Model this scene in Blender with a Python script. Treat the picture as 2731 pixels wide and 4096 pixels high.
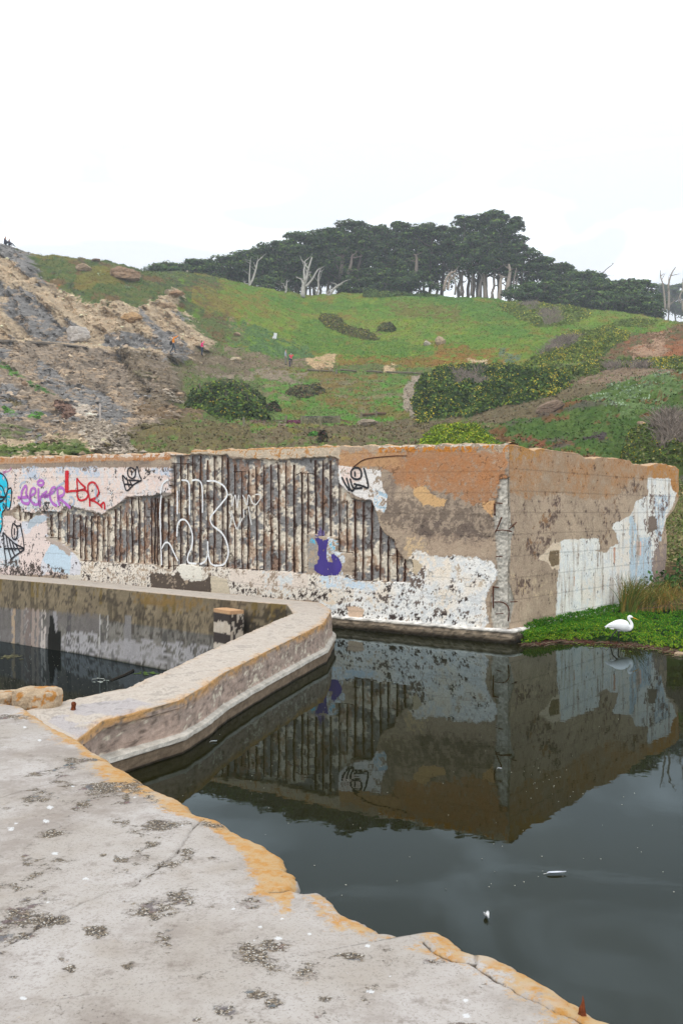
import bpy, bmesh, math, random
import numpy as np
from mathutils import Vector
R = math.radians
for o in list(bpy.data.objects): bpy.data.objects.remove(o)
SC = bpy.context.scene
COL = SC.collection
# ------------------------------------------------------------ camera
F, CX, CY, H = 3868.0, 1365.5, 2050.0, 2.6      # focal length in pixels of a 2731 x 4096 picture, eye height
cd = bpy.data.cameras.new('camera'); cam = bpy.data.objects.new('camera', cd); COL.objects.link(cam)
cam.location = (0, 0, H); cam.rotation_euler = (R(90), 0, 0)
cd.sensor_fit = 'VERTICAL'; cd.sensor_height = 36; cd.sensor_width = 24; cd.lens = 36*F/4096
cd.shift_y = 2/4096; cd.clip_end = 3000; cd.clip_start = .05
SC.camera = cam
SC.render.resolution_x, SC.render.resolution_y = 682, 1024
# ------------------------------------------------------------ sky, sun, exposure
SUN_EL, SUN_AZ = R(52), R(205)                  # azimuth measured clockwise from +Y: behind the camera, to the left
w = bpy.data.worlds.new('World'); SC.world = w; w.use_nodes = True
nt = w.node_tree; N = nt.nodes; L = nt.links
bg = N['Background']; bg.inputs['Strength'].default_value = .1
sky = N.new('ShaderNodeTexSky'); sky.sky_type = 'NISHITA'; sky.sun_disc = False
sky.sun_elevation = SUN_EL; sky.sun_rotation = SUN_AZ; sky.dust_density = 4
tc = N.new('ShaderNodeTexCoord'); sp = N.new('ShaderNodeSeparateXYZ'); L.new(tc.outputs['Generated'], sp.inputs[0])
rmp = N.new('ShaderNodeValToRGB'); L.new(sp.outputs['Z'], rmp.inputs[0])
e = rmp.color_ramp.elements; e[0].position = 0; e[0].color = (1.06, 1.10, 1.14, 1); e[1].position = 1; e[1].color = (1.65, 1.73, 1.82, 1)
x = rmp.color_ramp.elements.new(.3); x.color = (1.22, 1.28, 1.34, 1)
mp = N.new('ShaderNodeMapping'); mp.inputs['Scale'].default_value = (1.6, 1.6, 4.2); L.new(tc.outputs['Generated'], mp.inputs[0])
ns = N.new('ShaderNodeTexNoise'); ns.inputs['Scale'].default_value = 2.3; ns.inputs['Detail'].default_value = 5
ns.inputs['Roughness'].default_value = .45; ns.inputs['Distortion'].default_value = 1.4; L.new(mp.outputs[0], ns.inputs['Vector'])
mr = N.new('ShaderNodeMapRange'); mr.inputs[1].default_value = .46; mr.inputs[2].default_value = .86
mr.inputs[3].default_value = 9.45; mr.inputs[4].default_value = 30; L.new(ns.outputs['Fac'], mr.inputs[0])
vm = N.new('ShaderNodeVectorMath'); vm.operation = 'SCALE'; L.new(rmp.outputs[0], vm.inputs[0]); L.new(mr.outputs[0], vm.inputs['Scale'])
mx = N.new('ShaderNodeMix'); mx.data_type = 'RGBA'; mx.inputs[0].default_value = .93
L.new(sky.outputs[0], mx.inputs[6]); L.new(vm.outputs[0], mx.inputs[7]); L.new(mx.outputs[2], bg.inputs[0])
sl = bpy.data.lights.new('sun', 'SUN'); sl.energy = 1.2; sl.angle = R(14); sl.color = (1, .94, .86)
so = bpy.data.objects.new('sun', sl); COL.objects.link(so)
d = Vector((math.sin(SUN_AZ)*math.cos(SUN_EL), math.cos(SUN_AZ)*math.cos(SUN_EL), math.sin(SUN_EL)))
so.rotation_euler = d.to_track_quat('Z', 'Y').to_euler(); so.location = (0, -30, 60)
SC.view_settings.view_transform = 'Standard'; SC.view_settings.look = 'None'; SC.view_settings.gamma = 1
SC.view_settings.exposure = -.1
# ------------------------------------------------------------ helpers
def lin(c):
    c = np.asarray(c, float)/255.; return np.where(c <= .04045, c/12.92, ((c+.055)/1.055)**2.4)
def _h(ix, iy, iz, s):
    n = (ix.astype(np.int64)*374761393 + iy.astype(np.int64)*668265263 + iz.astype(np.int64)*2147483647 + s*974634777) & 0xffffffff
    n = ((n ^ (n >> 13))*1274126177) & 0xffffffff; n = n ^ (n >> 16); n = (n*2246822519) & 0xffffffff; n = n ^ (n >> 15)
    return (n & 0xffffff)/float(0xffffff)
def vn(x, y, z=0, s=0):
    x, y, z = np.broadcast_arrays(np.asarray(x, float), np.asarray(y, float), np.asarray(z, float))
    ix, iy, iz = np.floor(x), np.floor(y), np.floor(z); fx, fy, fz = x-ix, y-iy, z-iz
    fx, fy, fz = [t*t*(3-2*t) for t in (fx, fy, fz)]; r = 0
    for a in (0, 1):
        for b in (0, 1):
            for c in (0, 1):
                r = r + _h(ix+a, iy+b, iz+c, s)*(fx if a else 1-fx)*(fy if b else 1-fy)*(fz if c else 1-fz)
    return r
def fbm(x, y, z=0, s=0, o=4, g=.5):
    r = 0; a = 1; t = 0
    for i in range(o):
        k = 2.03**i; r = r + a*vn(np.asarray(x)*k, np.asarray(y)*k, np.asarray(z)*k, s+i*17); t += a; a *= g
    return r/t
def inpoly(px, py, poly):
    r = np.zeros(px.shape, bool); n = len(poly)
    xs = [p[0] for p in poly]; ys = [p[1] for p in poly]
    bb = (px > min(xs)-1) & (px < max(xs)+1) & (py > min(ys)-1) & (py < max(ys)+1)
    qx, qy = px[bb], py[bb]; q = np.zeros(qx.shape, bool)
    for i in range(n):
        x1, y1 = poly[i]; x2, y2 = poly[(i+1) % n]
        if y1 == y2: continue
        q ^= ((y1 > qy) != (y2 > qy)) & (qx < (x2-x1)*(qy-y1)/(y2-y1)+x1)
    r[bb] = q; return r
def segdist(px, py, pl):
    d = np.full(px.shape, 1e9)
    for (x1, y1), (x2, y2) in zip(pl[:-1], pl[1:]):
        dx, dy = x2-x1, y2-y1; t = np.clip(((px-x1)*dx+(py-y1)*dy)/(dx*dx+dy*dy+1e-9), 0, 1)
        d = np.minimum(d, np.hypot(px-x1-t*dx, py-y1-t*dy))
    return d
def tag(o, label=None, cat=None, group=None, kind=None):
    if label: o['label'] = label
    if cat: o['category'] = cat
    if group: o['group'] = group
    if kind: o['kind'] = kind
    return o
def empty(name, loc=(0, 0, 0), rz=0):
    o = bpy.data.objects.new(name, None); COL.objects.link(o); o.location = loc; o.rotation_euler = (0, 0, rz); return o
def link(name, me, parent=None, loc=None):
    o = bpy.data.objects.new(name, me); COL.objects.link(o)
    if parent: o.parent = parent
    if loc is not None: o.location = loc
    return o
def mkmesh(name, V, Fc, mat, col=None, smooth=True, attrs=None):
    V = np.ascontiguousarray(V, np.float32); me = bpy.data.meshes.new(name)
    Fc = [np.asarray(f, np.int32) for f in (Fc if isinstance(Fc, list) else [Fc]) if len(f)]
    me.vertices.add(len(V)); me.vertices.foreach_set('co', V.ravel())
    nl = sum(f.size for f in Fc); nf = sum(len(f) for f in Fc)
    me.loops.add(nl); me.polygons.add(nf)
    me.loops.foreach_set('vertex_index', np.concatenate([f.ravel() for f in Fc]))
    tot = np.concatenate([np.full(len(f), f.shape[1], np.int32) for f in Fc])
    st = np.concatenate([[0], np.cumsum(tot)[:-1]]).astype(np.int32)
    me.polygons.foreach_set('loop_start', st); me.polygons.foreach_set('loop_total', tot)
    me.polygons.foreach_set('use_smooth', np.full(nf, smooth))
    if col is not None:
        a = me.color_attributes.new('Col', 'FLOAT_COLOR', 'POINT')
        c = np.ones((len(V), 4), np.float32); c[:, :3] = col; a.data.foreach_set('color', c.ravel())
    for k, v in (attrs or {}).items():
        a = me.attributes.new(k, 'FLOAT', 'POINT'); a.data.foreach_set('value', np.asarray(v, np.float32).ravel())
    me.materials.append(mat); me.update(); me.validate(); return me
def mkobj(name, V, Fc, mat, parent=None, col=None, smooth=True, attrs=None):
    return link(name, mkmesh(name, V, Fc, mat, col, smooth, attrs), parent)
def grid_faces(nr, nc, flip=False):
    i = np.arange(nr*nc).reshape(nr, nc)
    f = np.stack([i[:-1, :-1], i[:-1, 1:], i[1:, 1:], i[1:, :-1]], -1).reshape(-1, 4)
    return f[:, ::-1] if flip else f
class Buf:
    def __init__(s): s.V = []; s.Q = []; s.T = []; s.C = []; s.n = 0
    def add(s, V, Q=None, T=None, c=(1, 1, 1)):
        V = np.asarray(V, float)
        if Q is not None and len(Q): s.Q.append(np.asarray(Q)+s.n)
        if T is not None and len(T): s.T.append(np.asarray(T)+s.n)
        s.V.append(V); cc = np.zeros((len(V), 3)); cc[:] = c; s.C.append(cc); s.n += len(V); return s
    def tube(s, pts, rad, n=6, c=(1, 1, 1), cap=True):
        pts = np.asarray(pts, float); m = len(pts); rad = np.broadcast_to(np.asarray(rad, float), (m,))
        t = np.gradient(pts, axis=0); t /= np.linalg.norm(t, axis=1)[:, None]+1e-9
        up = np.array([0, 0, 1.]) if abs(t[:, 2]).mean() < .8 else np.array([0, 1., 0])
        a = np.cross(t, up); a /= np.linalg.norm(a, axis=1)[:, None]+1e-9; b = np.cross(t, a)
        th = np.arange(n)*2*math.pi/n
        V = pts[:, None]+rad[:, None, None]*(np.cos(th)[None, :, None]*a[:, None]+np.sin(th)[None, :, None]*b[:, None])
        i = np.arange(m*n).reshape(m, n); j = np.roll(i, -1, 1)
        Q = np.stack([i[:-1], j[:-1], j[1:], i[1:]], -1).reshape(-1, 4); V = V.reshape(-1, 3); T = []
        if cap:
            V = np.vstack([V, pts[0], pts[-1]]); k = m*n
            T = [(k, (q+1) % n, q) for q in range(n)]+[(k+1, (m-1)*n+q, (m-1)*n+(q+1) % n) for q in range(n)]
        return s.add(V, Q, T, c)
    def box(s, c0, size, c=(1, 1, 1), rz=0, ry=0):
        v = np.array([(x, y, z) for x in (-.5, .5) for y in (-.5, .5) for z in (-.5, .5)])*np.asarray(size)
        ca, sa = math.cos(ry), math.sin(ry); v = np.stack([v[:, 0]*ca+v[:, 2]*sa, v[:, 1], -v[:, 0]*sa+v[:, 2]*ca], 1)
        ca, sa = math.cos(rz), math.sin(rz); v = np.stack([v[:, 0]*ca-v[:, 1]*sa, v[:, 0]*sa+v[:, 1]*ca, v[:, 2]], 1)
        return s.add(v+np.asarray(c0), [(0, 1, 3, 2), (4, 6, 7, 5), (0, 4, 5, 1), (2, 3, 7, 6), (0, 2, 6, 4), (1, 5, 7, 3)], None, c)
    def leaves(s, P, size, colr, rng, up=.5, asp=1.6, nrm=None):
        """small two-triangle leaf faces at points P"""
        n = len(P); d = rng.normal(size=(n, 3)); d /= np.linalg.norm(d, axis=1)[:, None]
        nr = rng.normal(size=(n, 3)); nr[:, 2] = abs(nr[:, 2])+up*.4
        if nrm is not None: nr = nr*.55+nrm*1.3
        nr /= np.linalg.norm(nr, axis=1)[:, None]
        a = np.cross(nr, d); a /= np.linalg.norm(a, axis=1)[:, None]+1e-9; b = np.cross(nr, a)
        sz = (np.broadcast_to(size, (n,))*rng.uniform(.6, 1.3, n))[:, None]
        V = np.stack([P-a*sz*asp/2, P+b*sz*.5+nr*sz*.12, P+a*sz*asp/2, P-b*sz*.5+nr*sz*.12], 1).reshape(-1, 3)
        Q = np.arange(4*n).reshape(n, 4); return s.add(V, Q, None, np.repeat(colr, 4, 0))
    def build(s, name, mat, parent=None, smooth=False, attrs=None):
        return mkobj(name, np.vstack(s.V), [np.vstack(s.Q) if s.Q else [], np.vstack(s.T) if s.T else []], mat, parent, np.vstack(s.C), smooth, attrs)
def mat_new(name, rough=.9, spec=.3):
    m = bpy.data.materials.new(name); m.use_nodes = True; b = m.node_tree.nodes['Principled BSDF']
    b.inputs['Roughness'].default_value = rough; b.inputs['Specular IOR Level'].default_value = spec
    return m, m.node_tree.nodes, m.node_tree.links, b
def vmat(name, rough=.9, spec=.25, scale=30, amp=.35, bump=.3, bscale=None, dist=.02, scale2=None, amp2=.25, trans=0):
    """painted / weathered surface: colour attribute x two fine noises, with a bump"""
    m, n, l, b = mat_new(name, rough, spec)
    a = n.new('ShaderNodeVertexColor'); a.layer_name = 'Col'; tc = n.new('ShaderNodeTexCoord')
    def noi(sc, det=4, ro=.65):
        q = n.new('ShaderNodeTexNoise'); q.inputs['Scale'].default_value = sc; q.inputs['Detail'].default_value = det
        q.inputs['Roughness'].default_value = ro; l.new(tc.outputs['Object'], q.inputs['Vector']); return q
    cur = a.outputs[0]; q1 = noi(scale)
    for q, am in ((q1, amp), (noi(scale2) if scale2 else None, amp2)):
        if q is None: continue
        r = n.new('ShaderNodeMapRange'); r.inputs[1].default_value = .25; r.inputs[2].default_value = .75
        r.inputs[3].default_value = 1-am; r.inputs[4].default_value = 1+am; l.new(q.outputs['Fac'], r.inputs[0])
        v = n.new('ShaderNodeVectorMath'); v.operation = 'SCALE'; l.new(cur, v.inputs[0]); l.new(r.outputs[0], v.inputs['Scale']); cur = v.outputs[0]
    l.new(cur, b.inputs['Base Color'])
    if bump:
        q = noi(bscale or scale, 5); bp = n.new('ShaderNodeBump'); bp.inputs['Strength'].default_value = bump; bp.inputs['Distance'].default_value = dist
        l.new(q.outputs['Fac'], bp.inputs['Height']); l.new(bp.outputs[0], b.inputs['Normal'])
    return m
M = {}
M['wall'] = vmat('weathered painted concrete', .9, .2, 22, .16, .55, 30, .03, 70, .16)
M['agg'] = vmat('broken concrete', .95, .2, 16, .3, .8, 22, .05, 60, .3)
M['rust'] = vmat('rusty steel', .95, .15, 25, .45, .8, 30, .02)
M['paint'] = vmat('spray paint', .7, .3, 40, .12, .1, 30, .01)
M['terrain'] = vmat('hillside soil and turf', 1, .1, 1.7, .28, .7, 2.2, .35, 6, .3)
M['leaf'] = vmat('foliage', .85, .2, 1.5, .2, 0)
M['tree'] = vmat('cypress foliage', .9, .15, .6, .25, 0)
M['bark'] = vmat('bark', .95, .15, 3, .3, .6, 5, .08)
M['rock'] = vmat('rock', .95, .2, 3, .3, .8, 5, .1, 14, .25)
M['conc'] = vmat('old concrete', .93, .2, 30, .16, .45, 45, .012, 90, .2)
M['stone'] = vmat('rubble block', .95, .2, 14, .25, .8, 18, .04, 50, .25)
M['wood'] = vmat('weathered wood', .9, .2, 4, .3, .5, 9, .03)
M['cloth'] = vmat('cloth', .9, .15, 6, .1, .2, 12, .01)
M['feather'] = vmat('white feathers', .75, .25, 60, .06, .25, 60, .004)
M['horn'] = vmat('bill and legs', .5, .4, 60, .1, 0)
M['grass'] = vmat('grass blades', .8, .25, 8, .2, 0)
_m = M['paint']; _n = _m.node_tree.nodes; _l = _m.node_tree.links; _b = _n['Principled BSDF']       # sprayed edges fade into speckle
_a = _n.new('ShaderNodeAttribute'); _a.attribute_name = 'cover'; _t = _n.new('ShaderNodeTexCoord'); _q = _n.new('ShaderNodeTexNoise'); _q.inputs['Scale'].default_value = 28; _q.inputs['Detail'].default_value = 5; _q.inputs['Roughness'].default_value = .8; _l.new(_t.outputs['Object'], _q.inputs['Vector'])
_s = _n.new('ShaderNodeMath'); _s.operation = 'MULTIPLY_ADD'; _l.new(_q.outputs['Fac'], _s.inputs[0]); _s.inputs[1].default_value = 2.2; _l.new(_a.outputs['Fac'], _s.inputs[2]); _r = _n.new('ShaderNodeMapRange'); _r.inputs[1].default_value = 1.35; _r.inputs[2].default_value = 1.75; _l.new(_s.outputs[0], _r.inputs[0]); _l.new(_r.outputs[0], _b.inputs['Alpha'])
def S2W(u, v, z=None, Y=None):
    if Y is None: Y = (H-z)*F/(v-CY)
    return np.array([(u-CX)/F*Y, Y, H-(v-CY)/F*Y])
def proj(V): return CX+F*V[:, 0]/V[:, 1], CY-F*(V[:, 2]-H)/V[:, 1]
def c_(pts, ox, oy, s): return [(ox+x/s, oy+y/s) for x, y in pts]
def c4(p): return c_(p, 0, 1750, 1.742)
def c5(p): return c_(p, 600, 1750, 1.742)
def c6(p): return c_(p, 1300, 1750, 1.742)
def c7(p): return c_(p, 1900, 1750, 1.887)
def gg(p): return c_(p, 0, 1780, 3.136)
def cA(p): return c_(p, 0, 2250, 2.24)
def cB(p): return c_(p, 650, 2300, 2.0907)
def smooth_line(p, k=6):
    p = np.asarray(p, float)
    if len(p) < 3:
        t = np.linspace(0, 1, k+1)[:, None]; return p[0]*(1-t)+p[-1]*t
    q = np.vstack([2*p[0]-p[1], p, 2*p[-1]-p[-2]]); out = []
    for i in range(1, len(q)-2):
        for t in np.arange(k)/k:
            out.append(.5*((2*q[i])+(-q[i-1]+q[i+1])*t+(2*q[i-1]-5*q[i]+4*q[i+1]-q[i+2])*t*t+(-q[i-1]+3*q[i]-3*q[i+1]+q[i+2])*t**3))
    return np.array(out+[p[-1]])
def painter(u, v, nx, ny, nf, C):
    """returns a function that lays a patch of paint / stain with a ragged edge onto colours C"""
    def P(poly, color, jit=8, thr=None, fld=None, mix=1.0):
        m = inpoly(u+jit*(nx-.5)*2, v+jit*(ny-.5)*2, poly)
        if thr is not None: m &= (nf if fld is None else fld) > thr
        C[m] = C[m]*(1-mix)+lin(color)*mix; return m
    return P
# ============================================================ ruined basin wall
C0 = np.array([3.33, 19.25]); DL = np.array([-.794, .608]); NL = np.array([.608, .794]); DR = np.array([.604, .797]); NR = np.array([-.797, .604])
def on_face(u, v, D=DL, dd=0, Nn=None):
    """picture point -> (s along the face, z)"""
    c = C0 if Nn is None else C0+Nn*dd
    r = (u-CX)/F; s = (c[0]-r*c[1])/(r*D[1]-D[0]); Y = c[1]+s*D[1]; return s, H-(v-CY)/F*Y
def face_pt(s, z, d, D=DL, Nn=NL):
    return np.stack([C0[0]+s*D[0]+d*Nn[0], C0[1]+s*D[1]+d*Nn[1], z+0*s], -1)
topL = c4([(-900, 150), (0, 140), (200, 134), (320, 130), (500, 131), (640, 118), (870, 119), (1180, 106), (1260, 120), (1325, 120), (1336, 88)])+c5([(420, 90), (560, 84), (760, 84), (880, 75), (1170, 62)])+c6([(0, 62), (380, 60), (570, 55), (1100, 50), (1270, 42)])
topR = c7([(250, 48), (340, 60), (440, 98), (500, 85), (640, 105), (770, 118), (830, 155), (900, 160), (960, 152), (1080, 160), (1160, 175), (1200, 205), (1260, 210), (1310, 215), (1350, 198), (1440, 205), (1470, 218), (1500, 215), (1535, 240)])
endR = c7([(1535, 240), (1533, 440), (1490, 530), (1440, 590), (1430, 640), (1445, 720), (1440, 830), (1430, 960), (1430, 1060), (1400, 1150)])
def prof(pts, D):
    q = np.array([on_face(u, v, D) for u, v in pts]); q = q[np.argsort(q[:, 0])]; return q[:, 0], q[:, 1]
tLs, tLz = prof(topL, DL); tRs, tRz = prof(topR, DR)
eR = np.array([on_face(u, v, DR) for u, v in endR]); eR = eR[np.argsort(eR[:, 1])]
REC = [c4([(85, 505), (140, 465), (150, 520), (320, 525), (240, 545), (195, 585), (130, 580), (95, 540)]),
 c4([(285, 512), (350, 518), (420, 515), (460, 482), (500, 485), (560, 505), (640, 525), (715, 540), (740, 515), (800, 485), (840, 455), (885, 415), (1000, 412), (1060, 410), (1120, 395), (1140, 420), (1190, 400), (1200, 380), (1185, 340), (1195, 300), (1185, 250), (1190, 180), (1185, 128)])
 + c5([(275, 122), (285, 118), (540, 122), (560, 150), (850, 150), (870, 160), (1240, 130), (1310, 150), (1315, 190), (1305, 260), (1325, 330), (1370, 380), (1405, 430)])
 + c6([(185, 430), (320, 440), (330, 470), (360, 540), (375, 600), (400, 650), (440, 690), (480, 715), (490, 760), (510, 800), (545, 850), (600, 855), (610, 900), (600, 935), (590, 1000), (540, 1008), (430, 1005), (320, 1000), (200, 990), (195, 812), (80, 800)])
 + c5([(1300, 795), (1300, 690), (1190, 690), (1140, 670), (1098, 670), (1090, 945), (1035, 945), (780, 920), (570, 912), (540, 905), (420, 900), (350, 895), (250, 885), (200, 885), (165, 930), (75, 905)])
 + c4([(1120, 905), (1080, 885), (900, 875), (700, 865), (560, 855), (545, 820), (500, 785), (470, 760), (430, 735), (380, 715), (350, 700), (335, 690), (330, 560), (300, 535)])]
SPALL = c6([(1210, 290), (1275, 285), (1275, 440), (1300, 640), (1290, 800), (1275, 900), (1290, 1100), (1280, 1330), (1170, 1330), (1140, 1180), (1160, 1100), (1200, 1000), (1190, 800), (1180, 650), (1165, 540), (1180, 450), (1205, 400)])
BARS = [c4(((x, a), (x+random.Random(x).uniform(-6, 6), b))) for x, a, b in [(130, 468, 585), (167, 520, 570), (205, 522, 575), (345, 540, 690), (403, 522, 710), (462, 515, 745), (505, 535, 785), (550, 540, 850), (590, 545, 860), (628, 548, 862), (672, 550, 862), (710, 550, 865), (745, 535, 866), (795, 498, 866), (830, 475, 868), (875, 520, 872), (910, 418, 874), (960, 415, 876), (997, 440, 878), (1045, 425, 888), (1090, 425, 905)]]
BARS += [c5(((x, a), (x+random.Random(x).uniform(-6, 6), b))) for x, a, b in [(28, 420, 905), (75, 425, 910), (118, 425, 925), (162, 185, 932), (205, 132, 890), (250, 180, 892), (290, 128, 895), (340, 128, 898), (388, 158, 900), (440, 133, 903), (492, 128, 905), (532, 138, 908), (580, 188, 912), (628, 233, 914), (675, 232, 915), (728, 208, 918), (782, 188, 921), (832, 188, 926), (882, 188, 930), (935, 168, 934), (990, 188, 938), (1045, 248, 945), (1090, 248, 947), (1140, 158, 682), (1195, 158, 692), (1245, 158, 690), (1308, 128, 790), (1360, 438, 797), (1415, 438, 988), (1475, 448, 992), (1535, 438, 995)]]
BARS += [c6(((x, a), (x+random.Random(x).uniform(-5, 5), b))) for x, a, b in [(375, 615, 1002), (430, 688, 1004), (490, 758, 1006), (545, 850, 1006), (600, 858, 900)]]
HBARS = [c4([(1188, 182), (1322, 182)]), c5([(575, 238), (662, 238)]), c5([(1038, 246), (1130, 250)]), c4([(345, 697), (420, 700)]), c4([(495, 700), (545, 702)]), c4([(560, 858), (700, 864)]), c5([(560, 910), (780, 922)]), c5([(1090, 785), (1140, 790)]), c5([(1310, 795), (1412, 803)]), c6([(200, 992), (430, 1006)]), c6([(430, 822), (520, 828)]), c4([(1150, 902), (1240, 890)]), c5([(1012, 262), (1050, 240)]), c4([(150, 519), (250, 521)])]
def wall_face(side):
    if side == 'L':
        s = np.concatenate([np.arange(0, 17.9, .019), np.linspace(17.95, 24.5, 60)]); nz = 214; D, Nn = DL, NL
        a = s[None, :]; zt = np.interp(s, tLs, tLz)
    else:
        s = np.linspace(0, 1, 540); nz = 210; D, Nn = DR, NR; a = s[None, :]
    b = np.linspace(0, 1, nz)[:, None]
    if side == 'L':
        S = a+0*b; Z = b*(zt+.04*(fbm(s*4, 3, s=5)-.5)*2+.02*(vn(s*22, 1)-.5))[None, :]
    else:
        z0 = b*3.95; se = np.interp(z0, eR[:, 1], eR[:, 0])+.12*(fbm(z0*5, 9, s=8)-.5); S = a*se
        ztop = np.interp(S[-1], tRs, tRz)+.05*(fbm(S[-1]*4, 13, s=6)-.5); Z = b*ztop[None, :]
    Z = Z-.35*(1-b)**8
    dpt = np.zeros(S.shape)
    V = face_pt(S.ravel(), Z.ravel(), 0, D, Nn).reshape(-1, 3); u, v = proj(V)
    s1, z1 = S.ravel(), Z.ravel(); off = 0 if side == 'L' else 50
    nx = fbm(s1*7, z1*7, off, 1, 4, .75); ny = fbm(s1*7, z1*7, off, 2, 4, .75); nf = fbm(s1*6, z1*6, off, 3, 4, .95); nf = .5+(nf-.5)*1.15; nb = fbm(s1*1.3, z1*1.3, off, 4, 4)
    nff = fbm(s1*24, z1*24, off, 7, 2, .9); nv = fbm(s1*9, z1*1.2, off, 12, 4, .6)
    C = np.zeros((len(u), 3)); C[:] = lin((164, 146, 127)); C *= (.75+.5*nb)[:, None]
    P = painter(u, v, nx, ny, nf, C); ALL = [(-9e3, -9e3), (9e3, -9e3), (9e3, 9e3), (-9e3, 9e3)]
    def Wa(poly, color, thr=.5, wid=.12, fld=None, mix=1., jit=24):
        m = inpoly(u+jit*(nx-.5)*3, v+jit*(ny-.5)*3, poly); al = (np.clip(((nf if fld is None else fld)-thr)/wid, 0, 1)*mix)[m, None]; C[m] = C[m]*(1-al)+lin(color)*al
    def wash(poly, color, jit=8, thr=None, fld=None, mix=1.): Wa(poly, color, (thr or 0)-.03, .10, fld, mix*.92, jit)
    DARK = (66, 56, 52); agg = np.zeros(len(u), bool); dp = np.zeros(len(u))
    wash(ALL, (104, 90, 82), 4, .50, mix=.55); wash(ALL, (186, 164, 138), 4, .53, nb, .4)
    if side == 'L':
        # right half
        wash(c6([(380, 440), (700, 420), (1180, 450), (1180, 720), (900, 700), (500, 640), (380, 560)]), (112, 98, 86), 30, .42, mix=.7)
        wash(c6([(500, 640), (900, 690), (1180, 720), (1180, 860), (700, 840), (560, 720)]), (176, 154, 132), 22, .36, mix=.8)
        wash(c6([(560, 690), (700, 700), (720, 920), (640, 900), (560, 830)]), (205, 178, 140), 14, .42)
        wash(c6([(560, 560), (720, 560), (900, 620), (1000, 560), (1170, 700), (1100, 760), (700, 700)]), (98, 84, 78), 26, .48, mix=.5)
        wash(c6([(95, 105), (470, 90), (1262, 85), (1262, 300), (1210, 300), (1190, 420), (1060, 480), (900, 400), (780, 380), (650, 340), (540, 350), (480, 290), (420, 215), (100, 205)]), (172, 122, 82), 22, .26, mix=.85)
        wash(c6([(560, 150), (1250, 110), (1250, 330), (900, 380), (600, 330)]), (190, 122, 66), 20, .50, mix=.35)
        wash(c6([(90, 100), (560, 90), (560, 210), (100, 200)]), (190, 150, 108), 10, .45, mix=.8)
        wash(c6([(610, 340), (680, 340), (740, 400), (845, 440), (830, 480), (760, 480), (690, 470), (620, 400)]), (208, 168, 118), 8)
        wash(c6([(1090, 450), (1180, 440), (1165, 560), (1110, 500)]), (205, 160, 112), 8)
        W1 = c6([(640, 780), (710, 820), (760, 830), (900, 822), (1080, 840), (1175, 880), (1205, 960), (1185, 1000), (1140, 1060), (1110, 1160), (1140, 1280), (1100, 1345), (600, 1300), (60, 1250), (-40, 1180), (-60, 960), (130, 955), (200, 1002), (600, 1012), (600, 930), (560, 860)])
        P(W1, (236, 233, 227), 12, .31); Wa(W1, (232, 216, 194), .54, .16, nb, .7, 6); Wa(W1, (214, 216, 216), .52, .06, nx, .7, 6); P(W1, (120, 106, 96), 3, .69); P(W1, DARK, 3, .72); P(c6([(0, 1060), (500, 1100), (1140, 1180), (1140, 1350), (-40, 1270)]), (104, 92, 84), 18, .635); P(c6([(560, 900), (760, 1000), (700, 1200), (600, 1160)]), (112, 100, 92), 16, .63)
        P(c6([(-60, 1190), (1140, 1250), (1140, 1350), (-60, 1270)]), DARK, 10, .62); P(c6([(590, 880), (700, 900), (690, 1060), (600, 1040)]), (110, 96, 88), 12, .42)
        P(c6([(560, 860), (640, 850), (680, 900), (640, 960), (590, 930)]), (196, 178, 150), 10)
        P(c6([(-10, 1080), (70, 1060), (110, 1120), (60, 1170), (-20, 1150)]), (226, 208, 184), 8); P(c6([(150, 1180), (270, 1190), (260, 1250), (170, 1260)]), (214, 186, 160), 8)
        P(c6([(92, 195), (385, 230), (400, 340), (435, 440), (412, 520), (355, 510), (325, 445), (190, 390), (98, 345)]), (228, 222, 216), 6, .36)
        P(c6([(330, 350), (435, 400), (412, 520), (340, 480)]), (176, 200, 214), 6, .5)
        P(c6([(100, 200), (260, 220), (250, 300), (120, 330)]), (226, 204, 192), 6, .42)
        # bottom band under the recess
        BB = c4([(560, 862), (700, 870), (900, 880), (1080, 890), (1120, 910), (1180, 940)])+c5([(180, 900), (350, 900), (560, 912), (800, 925), (1090, 950), (1410, 960), (1420, 1150), (560, 1110), (0, 1050)])+c4([(560, 1010)])
        P(BB, (226, 216, 202), 8, .38); P(BB, (112, 98, 88), 3, .60); P(BB, DARK, 3, .645); P(c5([(560, 915), (1100, 950), (1100, 1050), (800, 1060), (560, 1000)]), (222, 208, 194), 5, .36)
        P(c5([(780, 930), (990, 960), (980, 1110), (800, 1080)]), (214, 216, 214), 16, .55); P(c5([(1180, 960), (1568, 1000), (1568, 1060), (1200, 1040)]), (200, 214, 224), 12, .44)
        P(c5([(0, 935), (170, 960), (200, 925), (240, 1000), (380, 1000), (420, 940), (430, 1080), (0, 1045)]), (92, 80, 70), 8, .3)
        P(c5([(420, 960), (540, 990), (560, 1100), (430, 1090)]), (206, 192, 168), 6); P(c4([(1190, 880), (1400, 890), (1420, 1000), (1290, 990), (1240, 930)]), (226, 220, 206), 6, .3)
        P(c4([(480, 790), (560, 830), (570, 1000), (470, 990)]), (212, 204, 188), 6)
        P(c5([(1095, 672), (1415, 660), (1415, 960), (1090, 945)]), (176, 158, 138), 8, .4); P(c5([(1100, 680), (1170, 680), (1160, 940), (1100, 930)]), (150, 146, 140), 8, .45)
        P(c5([(1230, 690), (1300, 720), (1360, 860), (1340, 960), (1230, 960)]), (206, 212, 216), 10, .45)
        P(c5([(1120, 700), (1160, 690), (1150, 740), (1115, 735)]), (90, 178, 206), 8, .5); P(c5([(1250, 740), (1300, 700), (1310, 780), (1250, 790)]), (90, 178, 206), 10, .55)
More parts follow.
